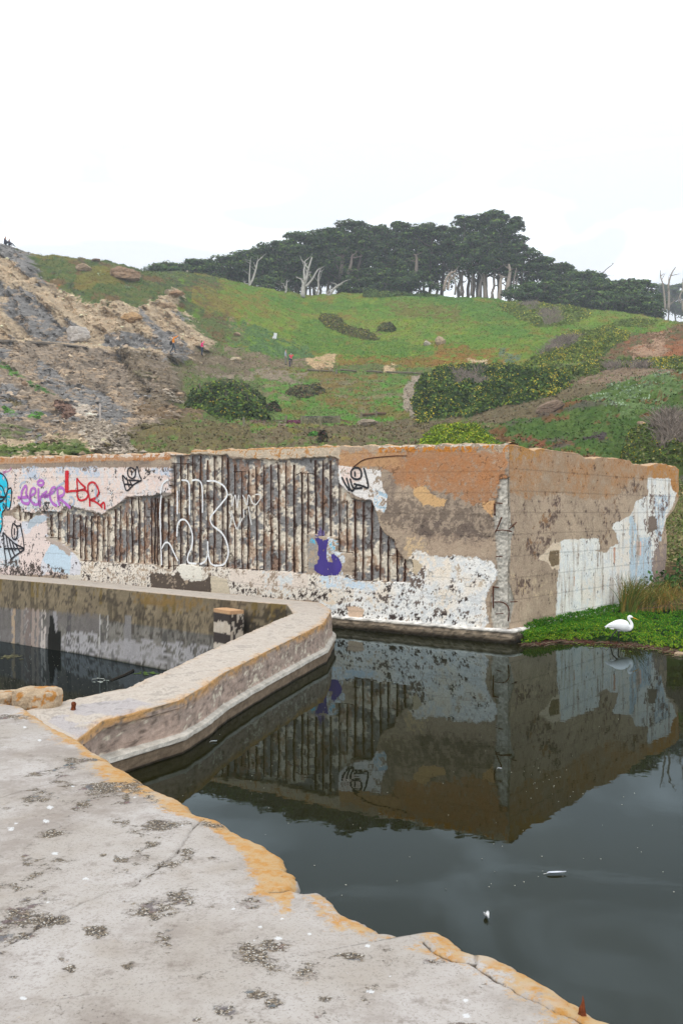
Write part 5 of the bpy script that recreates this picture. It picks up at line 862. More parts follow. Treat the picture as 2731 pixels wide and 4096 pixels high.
# ============================================================ shrubs that hug the slope
GREENS = [(58, 84, 34), (74, 100, 38), (44, 66, 30)]
def leafcols(n, rng, cols, w=None):
    c = np.array([lin(q) for q in cols]); k = rng.choice(len(c), n, p=w); return c[k]*rng.uniform(.6, 1.35, (n, 1))
def hedge(name, poly, h, label, cols, w=None, nleaf=9000, size=.2, yel=0, yc=(190, 168, 40), bare=None, seed=0, up=.5, group=None, cat='shrub', ymin=46):
    rng = np.random.default_rng(seed); jx = (fbm(PU/60, PV/60, 0, seed, 3)-.5)*24
    m = inpoly(PU+jx, PV+jx*.6, poly) & (YG[:, None] > ymin) & (YG[:, None] < 175) & VIS
    if not m.any(): m = inpoly(PU, PV, poly) & (YG[:, None] > ymin)
    e = m.astype(float)
    for _ in range(26): p = np.pad(e, 1); e = np.where(m, (p[:-2, 1:-1]+p[2:, 1:-1]+p[1:-1, :-2]+p[1:-1, 2:]+e)/5, 0)
    X_, Y_, Z_ = TP3[..., 0], TP3[..., 1], TP3[..., 2]; lump = fbm(X_*.42, Y_*.34, seed, 5, 2, .4)
    hh = h*.8*np.clip(e*1.3, 0, 1)**.7*(.55+.7*lump); Zh = Z_+hh*m-.05*(~m)
    i0, i1 = np.nonzero(m.any(1))[0][[0, -1]]; j0, j1 = np.nonzero(m.any(0))[0][[0, -1]]; sl_ = (slice(max(0, i0-1), i1+2), slice(max(0, j0-1), j1+2))
    P = np.stack([X_, Y_, Zh], -1)[sl_]; mm = m[sl_]; fc = grid_faces(*mm.shape); fl = mm.ravel(); fc = fc[fl[fc].any(1)]; us_ = np.unique(fc); re = np.zeros(mm.size, int); re[us_] = np.arange(len(us_))
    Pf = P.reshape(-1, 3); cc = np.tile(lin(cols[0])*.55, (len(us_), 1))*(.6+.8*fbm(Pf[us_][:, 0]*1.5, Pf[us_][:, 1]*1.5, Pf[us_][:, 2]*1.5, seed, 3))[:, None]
    pi, pj = np.nonzero(m); ctr = Pf[us_].mean(0); root = empty(name, ctr); nleaf = int(nleaf*1.6); root.location.z = Pf[us_][:, 2].min(); o0 = np.array(root.location)
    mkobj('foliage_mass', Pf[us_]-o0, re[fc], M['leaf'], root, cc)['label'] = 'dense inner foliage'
    area = Y_[pi, pj]**1.0; k = rng.choice(len(pi), nleaf, p=area/area.sum()); base = np.stack([X_, Y_, Zh], -1)[pi[k], pj[k]]+rng.normal(size=(nleaf, 3))*[.16, .16, .10]-o0
    wl = rng.random(nleaf); isb = np.zeros(nleaf, bool); uu, vv = PU[pi[k], pj[k]], PV[pi[k], pj[k]]
    nb_ = fbm(uu/35, vv/35, seed, 6, 3)
    if bare: isb = sum(inpoly(uu+nb_*30-15, vv, b) for b in bare) > 0; isb &= rng.random(nleaf) < .8
    ylw = (rng.random(nleaf) < yel*.55*np.clip((nb_-.3)*4, 0, 2)) & ~isb; lf = ~isb & ~ylw
    B = Buf(); B.leaves(base[lf], size, leafcols(lf.sum(), rng, cols, w), rng, up); B.build('leaves', M['leaf'], root)
    if ylw.any(): B = Buf(); B.leaves(base[ylw]+[0, -.06, .06], size*.6, leafcols(ylw.sum(), rng, [yc, (190, 176, 70)]), rng, .3, 1.2); B.build('flowers', M['leaf'], root)
    if isb.any():
        B = Buf(); q = base[isb][:900]
        for p in q: a = p+rng.normal(size=3)*[.5, .3, .1]+[0, 0, .55]; B.tube([p-[0, 0, .2], (p+a)/2+rng.normal(size=3)*.06, a], [.03, .022, .01], 3, lin((150, 136, 124))*rng.uniform(.4, .9), False)
        B.build('bare_twigs', M['bark'], root)
    tag(root, label, cat, group); return root
DK = [(64, 90, 38), (80, 106, 40), (50, 70, 32), (104, 122, 44)]
def round_bush(name, u, vb, wpx, hpx, label, cols, nleaf, size, yel=0, seed=0, bare=0, depth=.8, cat='bush', Y=None):
    rng = np.random.default_rng(seed); p = hit(u, vb) if Y is None else S2W(u, vb, None, Y); s = px(p[1]); rx, ry, rz = wpx*s/2, wpx*s/2*depth, hpx*s; root = empty(name, (p[0], p[1]+ry*.6, p[2]-.15)); n1, n2 = 24, 44
    th, ph = np.meshgrid(np.linspace(0, math.pi*.62, n1), np.linspace(0, 2*math.pi, n2)); 
    def surf(th, ph, k=1): 
        D = np.stack([np.sin(th)*np.cos(ph), np.sin(th)*np.sin(ph), np.cos(th)], -1); r = .66+.60*fbm(D[..., 0]*2.8+seed, D[..., 1]*2.8, D[..., 2]*2.8, seed, 4, .65); q = D*(r*k)[..., None]; q = np.sign(q)*abs(q)**.9
        return q*[rx, ry, rz], D
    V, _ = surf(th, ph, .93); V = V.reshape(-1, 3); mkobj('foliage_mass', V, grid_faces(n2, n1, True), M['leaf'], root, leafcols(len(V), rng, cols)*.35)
    t = np.arccos(1-rng.random(nleaf)*1.35); f = rng.uniform(0, 2*math.pi, nleaf); q, D = surf(t, f, 1); q = q*rng.uniform(.9, 1.04, (nleaf, 1)); fr = rng.random(nleaf)
    yl = (fr < yel*np.clip((fbm(q[:, 0]*1.5, q[:, 1]*1.5, q[:, 2]*1.5, 4, 3)-.3)*3, 0, 2)); B = Buf(); B.leaves(q[~yl], size, leafcols((~yl).sum(), rng, cols), rng, .5, 1.7, D[~yl]); B.build('leaves', M['leaf'], root)
    if yl.any(): B = Buf(); B.leaves(q[yl]*1.02, size*.6, leafcols(yl.sum(), rng, [(196, 170, 44), (170, 150, 50)]), rng, .3, 1.2, D[yl]); B.build('flowers', M['leaf'], root)
    if bare:
        B = Buf()
        for _ in range(bare):
            t = rng.uniform(.5, 1.45); f = -math.pi/2+rng.normal()*.8; a, d = surf(np.array([t]), np.array([f]), .98); a = a[0]; b_ = a+[rng.normal()*.1, -.05, rng.uniform(.3, .8)]; B.tube([a, (a+b_)/2+rng.normal(size=3)*.05, b_], [.025, .02, .01], 3, lin((128, 116, 106))*rng.uniform(.4, .9), False)
        B.build('bare_twigs', M['bark'], root)
    tag(root, label, cat); return root
round_bush('round_bush', 895, 1672, 352, 168, 'large rounded dark green bush with a domed top left of the plank wall', DK, 15000, .2, .10, 3, 160)
round_bush('small_bush', 1090, 1645, 66, 44, 'small dark bush just right of the large rounded one', [(70, 74, 44), (60, 84, 40), (92, 70, 52)], 1500, .16, 0, 5)
round_bush('small_bush', 1225, 1590, 190, 62, 'low spreading dark bush on the flat above the plank wall', [(78, 84, 48), (96, 96, 52), (60, 70, 38), (110, 88, 58)], 3500, .17, .04, 6, 30)
round_bush('small_bush', 1255, 1745, 48, 26, 'tiny bright green bush below the plank wall', [(70, 120, 48), (84, 136, 54)], 700, .13, 0, 7)
round_bush('small_bush', 1290, 1770, 40, 60, 'thin dark red leafed plant behind the wall top', [(70, 60, 40), (90, 60, 50), (60, 80, 40)], 500, .13, 0, 8)
round_bush('small_bush', 1545, 1328, 78, 44, 'rounded bush with a brown hollow in the middle of the meadow', [(92, 100, 44), (80, 84, 48), (66, 84, 38)], 1800, .2, .2, 9, 20)
hedge('meadow_shrub', e2_([(600, 715), (700, 725), (760, 790), (900, 820), (980, 880), (900, 880), (760, 850), (640, 800), (590, 750)]), .7, 'long low yellow dotted shrub in the dip of the meadow', [(98, 106, 48), (82, 92, 46), (104, 90, 56)], None, 3500, .2, .25, seed=11)
hedge('slope_shrub', e3_([(400, 655), (560, 618), (700, 618), (860, 650), (960, 690), (1000, 730), (900, 770), (800, 800), (640, 790), (520, 740), (440, 690)]), 1.5, 'broad pale shrub with grey bare stems on the meadow crest before the trees', [(116, 132, 54), (100, 116, 50), (84, 104, 46)], None, 8000, .22, .30, bare=[e3_([(660, 720), (780, 690), (820, 760), (700, 800)]), e3_([(540, 660), (640, 640), (650, 690), (560, 700)])], seed=12)
hedge('crest_shrub', e2_([(900, 500), (1010, 470), (1160, 500), (1300, 540), (1400, 580), (1300, 600), (1000, 605), (880, 610)]), 2.6, 'light green mounded shrub on the crest under the middle trees', [(86, 110, 52), (74, 98, 46), (98, 116, 58)], None, 6000, .25, .05, seed=13)
hedge('slope_shrub', e3_([(1120, 790), (1160, 760), (1300, 745), (1420, 760), (1300, 800)]), .9, 'thin shrub strip on the crest at right', [(112, 128, 54), (98, 116, 50)], None, 2500, .2, .2, seed=14)
hedge('slope_hedge', e3_([(560, 1030), (700, 960), (780, 880), (900, 820), (1060, 800), (1220, 830), (1200, 880), (1060, 980), (980, 1010), (860, 1010), (700, 1060), (560, 1060)]), 1.7, 'mid-slope hedge rising to the right between meadow and red bank', [(100, 118, 46), (84, 104, 42), (118, 132, 50)], None, 11000, .2, .6, bare=[e3_([(620, 960), (760, 900), (900, 880), (860, 930), (680, 1000)])], seed=15)
hedge('slope_hedge', e3_([(860, 1050), (1000, 1020), (1200, 1000), (1568, 995), (2200, 980), (2200, 1050), (1568, 1070), (1300, 1050), (1100, 1060), (960, 1110), (820, 1100), (780, 1060)]), 1.2, 'flat topped hedge strip under the red bank at right', [(98, 114, 44), (82, 100, 42)], None, 8000, .2, .6, bare=[e3_([(1080, 1050), (1350, 1040), (1320, 1110), (1050, 1120)])], seed=16)
hedge('big_hedge', e3_([(-110, 1400), (-120, 1260), (-60, 1130), (60, 1065), (300, 1045), (480, 1040), (620, 1060), (850, 1120), (870, 1180), (780, 1220), (600, 1270), (420, 1300), (260, 1350), (60, 1370)]), 3.0, 'very large dark green hedge with yellow flowers right of the dirt trail', DK, None, 26000, .2, .42, bare=[e3_([(120, 1100), (300, 1130), (320, 1200), (190, 1220)])], seed=17)
hedge('yellow_bush', e3_([(-70, 1560), (-30, 1480), (30, 1420), (150, 1410), (280, 1440), (360, 1500), (390, 1560)]), 1.0, 'bright yellow green leafy bush just above the wall corner', [(134, 150, 26), (110, 136, 28), (88, 116, 30)], None, 9000, .12, .2, (200, 196, 30), seed=18)
hedge('corner_bush', e3_([(1180, 1646), (1250, 1560), (1400, 1480), (1450, 1410), (1568, 1390), (2300, 1360), (2300, 1720), (1300, 1720)]), 1.6, 'yellow flowered bush behind the broken right end of the wall', [(84, 100, 36), (68, 88, 36), (98, 100, 60)], None, 14000, .11, .34, bare=[e3_([(1420, 1500), (1540, 1500), (1530, 1560), (1420, 1560)]), e3_([(1380, 1600), (1568, 1580), (1568, 1680), (1400, 1680)])], seed=19, ymin=40)
# pale flowering tufts and dry straw
round_bush('grey_shrub', 2190, 1495, 52, 28, 'pale dry grey shrub tuft beside the big hedge', [(150, 134, 122), (130, 116, 104)], 600, .16, 0, 21)
# ============================================================ cypress trees
def limb(B, a, b, r0, r1, rng, col, n=6, wob=.12, sides=6):
    a, b = np.array(a, float), np.array(b, float); t = np.linspace(0, 1, n)[:, None]; L_ = np.linalg.norm(b-a)
    p = a*(1-t)+b*t+rng.normal(size=(n, 3))*wob*L_*.3*np.sin(t*math.pi)*[1, 1, .4]; B.tube(p, np.linspace(r0, r1, n), sides, col, False); return p
def cypress(name, u, vb, vt, hw, Y, label, bot=.35, pads=34, seed=0, trunks=None, dense=130, colr=((54, 78, 44), (68, 94, 48), (44, 62, 42)), lean=0, shape=2.0, size=.34, group=None, tc_=(134, 122, 112)):
    rng = np.random.default_rng(seed+500); base = S2W(u, vb, None, Y); Ht = (vb-vt)*px(Y); W = hw*px(Y); root = empty(name, base); B = Buf()
    trunks = trunks or [(0, 0)]; tb = Buf(); zb = Ht*bot
    for k, (du, dl) in enumerate(trunks):
        x0 = du*px(Y); hgt = Ht*rng.uniform(.62, .8); r = Ht*.022*rng.uniform(.7, 1.2)+.05; col = lin(tc_)*.55*rng.uniform(.7, 1.25)
        p = limb(tb, (x0, rng.normal()*.4*k, -1.0), (x0+dl*px(Y)+lean*hgt, rng.normal()*.6, hgt), r, r*.45, rng, col, 8, .06, 7)
        for _ in range(5):
            i = rng.integers(3, 7); e = p[i]+[rng.normal()*W*.45, rng.normal()*W*.3, rng.uniform(.05, .3)*Ht]; limb(tb, p[i], e, r*.4, r*.12, rng, col*.8, 5, .2, 5)
    tb.build('trunk', M['bark'], root, True)
    cols = np.array([lin(c) for c in colr])
    for k in range(pads):
        t = rng.random()**.75; z = zb+(Ht-zb)*t; wl = W*max(.12, (1-t**shape))**.5*(1 if t > .12 else .8)
        if rng.random() < .72: a = rng.uniform(0, 2*math.pi); rr = wl*rng.uniform(.55, .95)
        else: a = rng.uniform(0, 2*math.pi); rr = wl*rng.uniform(0, .6)
        cx = rr*math.cos(a)+lean*z; cy = rr*math.sin(a)*.75; pr = W*rng.uniform(.20, .42)*(1.05-.45*t); pr = max(pr, .9); pz = pr*rng.uniform(.40, .62)
        if z+pz > Ht: z = Ht-pz*rng.uniform(.6, 1)
        n = int(dense*1.45*(pr/1.6)**1.3); n = int(np.clip(n, 80, 560)); d = rng.normal(size=(n, 3)); d /= np.linalg.norm(d, axis=1)[:, None]; d[:, 2] = np.where(rng.random(n) < .7, abs(d[:, 2]), d[:, 2]*.7)
        q = d*rng.uniform(.72, 1.05, (n, 1))*[pr, pr, pz]; lump = fbm(q[:, 0]*1.4+k, q[:, 1]*1.4, q[:, 2]*1.4, seed, 2); q[:, 2] += (lump-.5)*.9*pz+.25*pr*(np.hypot(q[:, 0], q[:, 1])/pr)**2*.6
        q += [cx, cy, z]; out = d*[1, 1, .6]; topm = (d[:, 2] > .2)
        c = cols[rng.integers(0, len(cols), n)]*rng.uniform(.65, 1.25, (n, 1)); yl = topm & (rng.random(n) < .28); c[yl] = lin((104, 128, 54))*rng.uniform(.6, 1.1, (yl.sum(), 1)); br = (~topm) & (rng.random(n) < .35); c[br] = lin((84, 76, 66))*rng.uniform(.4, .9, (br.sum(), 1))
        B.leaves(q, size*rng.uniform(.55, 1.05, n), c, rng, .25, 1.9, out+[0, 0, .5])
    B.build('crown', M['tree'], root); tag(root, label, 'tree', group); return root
CT = [ # u, base v, top v, half width, Y, crown bottom, pads, trunk offsets, words
 (690, 1112, 1062, 100, 180, .05, 24, None, 'lowest tree of the grove at its far left end'),
 (800, 1125, 1046, 105, 182, .05, 28, None, 'low tree second from the left end of the grove'),
 (905, 1140, 1030, 115, 182, .08, 32, None, 'low dark tree behind the left dead trunk pair'),
 (1010, 1160, 1008, 120, 184, .12, 36, [(-10, 20), (20, 30)], 'spreading cypress right of the left dead trunk pair'),
 (1100, 1180, 970, 115, 184, .25, 38, [(0, -20), (30, 20)], 'cypress behind the short white snag'),
 (1195, 1195, 935, 120, 186, .34, 42, [(0, -20), (25, 20)], 'cypress rising behind the big white dead tree'),
 (1295, 1200, 924, 115, 186, .40, 42, [(-20, 0), (10, 20)], 'cypress behind the leaning white dead limb'),
 (1395, 1195, 895, 110, 184, .42, 44, [(-30, -12), (10, 40)], 'tall domed cypress with pale twisted limbs below its crown'),
 (1440, 1190, 889, 80, 188, .5, 30, None, 'slim cypress at the top of the first dome of the grove'),
 (1525, 1185, 908, 95, 188, .42, 40, [(10, 10)], 'cypress just right of the first dome of the grove'),
 (1605, 1180, 893, 95, 188, .40, 42, [(-5, 5), (30, 20)], 'flat topped cypress in the middle of the grove'),
 (1695, 1180, 900, 95, 188, .40, 42, [(20, 10)], 'cypress right of the flat topped middle one'),
 (1765, 1190, 908, 80, 190, .40, 34, [(0, 10)], 'cypress left of the tallest group'),
 (1860, 1205, 868, 95, 186, .50, 40, [(-30, 10), (30, -10), (10, 0)], 'tall cypress on the left of the tallest group'),
 (1965, 1215, 850, 112, 186, .55, 52, [(-22, -8), (-60, 10), (30, 10)], 'tallest cypress with a broad crown and a thick pale trunk'),
 (2060, 1212, 872, 40, 188, .62, 16, [(-30, 14)], 'narrow ragged cypress top leaning right of the tallest crown'),
 (1900, 1205, 950, 100, 182, .42, 34, [(-10, 10), (-50, 0), (40, 10)], 'lower green topped cypress in front of the tallest one'),
 (2085, 1215, 985, 90, 184, .42, 36, [(-50, 14), (0, 0), (20, 10)], 'cypress with a thick pale leaning trunk on the right shoulder'),
 (2170, 1218, 1035, 85, 184, .30, 32, [(0, 20)], 'cypress on the right shoulder with thin pale stems'),
 (2235, 1222, 1058, 95, 184, .2, 34, None, 'cypress stepping down on the right of the grove'),
 (2330, 1235, 1090, 110, 182, .08, 38, None, 'low spreading cypress right of the tall group'),
 (2150, 1222, 1140, 130, 176, .05, 30, None, 'low dark cypress skirt in front of the pale trunks'),
 (2270, 1236, 1135, 120, 177, .05, 34, None, 'low dark cypress behind the pale crest shrub'),
 (2440, 1258, 1128, 125, 178, .05, 44, None, 'broad low cypress left of the right hand gap'),
 (2550, 1275, 1122, 95, 180, .05, 40, None, 'rounded low cypress near the right end of the grove'),
 (2530, 1285, 1190, 140, 174, .03, 34, None, 'dark skirt of foliage at the right foot of the grove'),
 (2360, 1262, 1180, 140, 173, .03, 34, None, 'dark foliage mass just behind the pale crest shrub'),
 (1560, 1185, 1085, 110, 180, .03, 34, None, 'low undergrowth tree below the middle crowns'),
 (1450, 1192, 1095, 90, 180, .03, 26, None, 'low undergrowth tree right of the leaning white limb'),
 (1680, 1185, 1090, 80, 181, .05, 24, None, 'low undergrowth tree left of the twisted grey trunk'),
 (1070, 1185, 1110, 80, 180, .03, 22, None, 'low undergrowth tree left of the short white snag')]
for k, (u, vb, vt, hw, Y, bot, pads, tr, words) in enumerate(CT):
    cypress('cypress_tree', u, vb, vt, hw*1.08, Y, words, bot*(.62 if k < 13 else .92), int(pads*2.0), k, tr, 105, shape=2.4, group='cypress trees of the hilltop grove')
for k, (u, vt, hw, words) in enumerate([(1150, 985, 150, 'dim cypress in the second row behind the left crowns'), (1330, 945, 150, 'dim cypress in the second row behind the first dome'), (1490, 925, 150, 'dim cypress in the second row behind the middle crowns'), (1660, 925, 150, 'dim cypress in the second row left of the tallest group'), (1990, 960, 100, 'dim cypress in the second row behind the tallest crown')]):
    cypress('cypress_tree', u, 1215, vt, hw, 215, words, .22 if k < 4 else .5, 60, 60+k, [(-70, 0), (-20, 10), (40, -10), (90, 0)], 120, group='cypress trees of the hilltop grove', colr=((36, 50, 34), (42, 58, 38), (30, 42, 32)), size=.42)
cypress('cypress_tree', 2400, 1290, 1098, 90, 300, 'faint misty tree standing beyond the right of the grove', .3, 26, 70, None, 150, size=.5, group='misty trees beyond the ridge')
cypress('cypress_tree', 2300, 1270, 1092, 60, 290, 'faint misty treetop behind the right shoulder of the grove', .3, 20, 71, None, 150, size=.5, group='misty trees beyond the ridge')
cypress('cypress_tree', 2690, 1310, 1148, 110, 330, 'faint misty tree at the right edge behind the dead trunks', .4, 34, 72, [(-60, 0), (-20, 0), (10, 0), (40, 0)], 150, size=.55, group='misty trees beyond the ridge')
# ----- dead trees: picture polylines, thickness in metres
def dead(name, base, Y, lines, label, col=(206, 200, 192), sc=1., conv=e2_):
    rng = np.random.default_rng(int(base[0])); b = np.array(S2W(*base, None, Y)); root = empty(name, b); B = Buf()
    for k, (pl, r) in enumerate(lines):
        q = smooth_line(conv(pl), 4); dy = np.linspace(0, rng.normal()*.5, len(q)); P = np.array([S2W(u, v, None, Y+d) for (u, v), d in zip(q, dy)])-b; t = np.linspace(1, .28, len(q)); B.tube(P, r*sc*t, 6, lin(col)*.72*rng.uniform(.75, 1.15), True)
        if r > .09:
            for _ in range(4):
                i = rng.integers(len(q)//3, len(q)); e = P[i]+np.array([rng.normal()*.8, rng.normal()*.3, rng.uniform(.1, 1.1)]); B.tube([P[i], (P[i]+e)/2+rng.normal(size=3)*.1, e], [r*sc*.3, r*sc*.2, .01], 4, lin(col)*.6, False)
    B.build('trunk', M['bark'], root, True); tag(root, label, 'dead tree'); return root
dead('dead_tree', (996, 1142), 173, [([(150, 540), (175, 495), (195, 430), (205, 385), (235, 360)], .22), ([(152, 535), (155, 450), (160, 380)], .14), ([(195, 430), (180, 390)], .08), ([(130, 525), (115, 510)], .1)], 'slender white forked dead tree at the left of the grove')
dead('dead_tree', (1210, 1192), 172, [([(488, 610), (492, 540), (510, 490), (520, 440), (545, 360)], .42), ([(492, 540), (480, 500), (448, 485)], .2), ([(500, 515), (495, 440), (505, 400)], .22), ([(505, 545), (545, 500), (580, 440), (608, 425)], .24), ([(520, 430), (500, 390), (530, 360)], .12), ([(512, 450), (470, 350)], .07)], 'biggest white many-limbed dead tree in front of the grove')
dead('dead_tree', (1265, 1188), 174, [([(572, 605), (585, 550), (585, 480), (600, 430)], .2), ([(575, 590), (560, 550)], .14), ([(585, 520), (610, 440)], .08)], 'thin white dead tree right of the biggest one')
dead('dead_tree', (1142, 1178), 173, [([(380, 590), (385, 545), (388, 505)], .2), ([(380, 560), (368, 525)], .12)], 'short white forked snag left of the biggest dead tree')
dead('dead_tree', (1300, 1192), 173, [([(620, 612), (650, 600), (690, 550), (720, 530), (738, 515)], .34), ([(690, 550), (735, 528)], .12), ([(630, 600), (660, 560), (668, 575)], .14)], 'bleached white limb leaning to the right beside the biggest dead tree')
dead('dead_tree', (1776, 1166), 174, [([(1370, 570), (1385, 500), (1410, 462), (1440, 450), (1443, 440)], .3), ([(1395, 560), (1408, 500), (1430, 480), (1465, 465)], .24), ([(1410, 470), (1425, 500), (1440, 470)], .16)], 'twisted grey dead tree with drooping stubs at the grove edge', (168, 152, 138))
dead('dead_tree', (2672, 1245), 150, [([(1475, 690), (1478, 600), (1475, 530), (1495, 460), (1520, 420)], .22), ([(1455, 690), (1448, 590), (1440, 530), (1425, 480), (1424, 440)], .18), ([(1478, 660), (1520, 625)], .14), ([(1475, 560), (1475, 480)], .1)], 'bare silver dead tree with upright forks near the right edge', (176, 166, 156), 1, e3_)
dead('dead_tree', (2726, 1252), 150, [([(1566, 700), (1560, 640), (1545, 610), (1562, 560), (1562, 510)], .18), ([(1550, 650), (1530, 620)], .1), ([(1575, 690), (1640, 600)], .14)], 'crooked silver dead tree cut by the right edge', (176, 166, 156), 1, e3_)
dead('dead_tree', (2372, 1150), 260, [([(1005, 560), (1040, 490), (1080, 440), (1130, 400)], .3), ([(1060, 465), (1130, 478)], .1), ([(1050, 480), (1100, 450)], .1)], 'leaning bare grey trunk against the sky right of the grove', (140, 132, 128), 1, e3_)
dead('dead_tree', (1375, 1130), 181, [([(770, 465), (790, 400), (795, 350), (820, 335)], .32), ([(795, 365), (860, 352)], .18)], 'pale crooked limb under the first dome of the grove', (160, 144, 134))
dead('dead_tree', (1360, 1130), 181, [([(725, 465), (735, 390), (740, 330), (770, 300)], .4), ([(735, 360), (700, 345)], .16), ([(710, 430), (690, 400), (660, 390)], .14)], 'pale twisted trunk left of the crooked limb', (136, 122, 114))
dead('dead_tree', (1662, 1090), 181, [([(1195, 460), (1200, 400), (1198, 352), (1180, 340)], .34)], 'short pale broken trunk among the middle crowns', (150, 136, 126))
for k, (a, b_, r, lab) in enumerate([((1941, 1212), [(600, 1275), (590, 1120), (575, 980), (565, 860)], .5, 'thick pale standing trunk in the middle of the bright gap'), ((2021, 1190), [(850, 1200), (880, 1050), (905, 900), (890, 800)], .55, 'thick pale leaning trunk right of the bright gap'), ((1996, 1212), [(765, 1275), (780, 1150), (790, 1000), (830, 960)], .5, 'pale broken trunk with a split top in the bright gap'), ((1843, 1195), [(290, 1200), (292, 1050), (300, 900)], .24, 'thin pale trunk left of the bright gap'), ((1912, 1200), [(505, 1230), (530, 1060), (550, 960), (510, 920)], .26, 'thin bent pale trunk left of the thick one'), ((1963, 1208), [(665, 1270), (690, 1130), (715, 1000)], .24, 'thin pale trunk right of the thick one'), ((2060, 1195), [(970, 1140), (990, 1000), (1040, 920), (1125, 895)], .2, 'thin pale stem with a long side branch at right'), ((2050, 1190), [(940, 1140), (960, 980), (985, 850)], .2, 'thin upright pale stem beside the side branch'), ((1820, 1190), [(215, 1190), (225, 1060), (200, 960)], .22, 'thin grey trunk behind the twisted grey dead tree'), ((1885, 1198), [(420, 1200), (430, 1000), (435, 780)], .3, 'grey trunk between the thin pale ones')]):
    dead('dead_tree', a, 182-(k % 3), [(b_, r)], lab, (176, 162, 150) if k < 3 else (158, 146, 138), 1, lambda p: c_(p, 1750, 800, 3.136))
# ============================================================ people
def skin(name, joints, edges, mat, color, parent, sub=1):
    """one continuous body: joints (x, y, z, r) joined by edges and grown with a skin"""
    me = bpy.data.meshes.new(name); me.from_pydata([j[:3] for j in joints], edges, []); o = link(name, me, parent)
    md = o.modifiers.new('skin', 'SKIN'); md.use_smooth_shade = True; s2 = o.modifiers.new('sub', 'SUBSURF'); s2.levels = s2.render_levels = sub
    lay = me.skin_vertices[0] if me.skin_vertices else None
    if lay is None:
        bpy.context.view_layer.objects.active = o; lay = me.skin_vertices[0]
    for v, j in zip(lay.data, joints): v.radius = (j[3], j[3] if len(j) < 5 else j[4]); v.use_root = False
    lay.data[0].use_root = True
    dg = bpy.context.evaluated_depsgraph_get(); m2 = bpy.data.meshes.new_from_object(o.evaluated_get(dg)); o.modifiers.clear(); o.data = m2; m2.materials.clear(); m2.materials.append(mat)
    if 'Col' not in m2.color_attributes: m2.color_attributes.new('Col', 'FLOAT_COLOR', 'POINT')
    a = m2.color_attributes['Col']; n = len(m2.vertices); c = np.ones((n, 4), np.float32); c[:, :3] = color; a.data.foreach_set('color', c.ravel())
    for p in m2.polygons: p.use_smooth = True
    return o
def chain(*idx): return [(a, b) for a, b in zip(idx[:-1], idx[1:])]
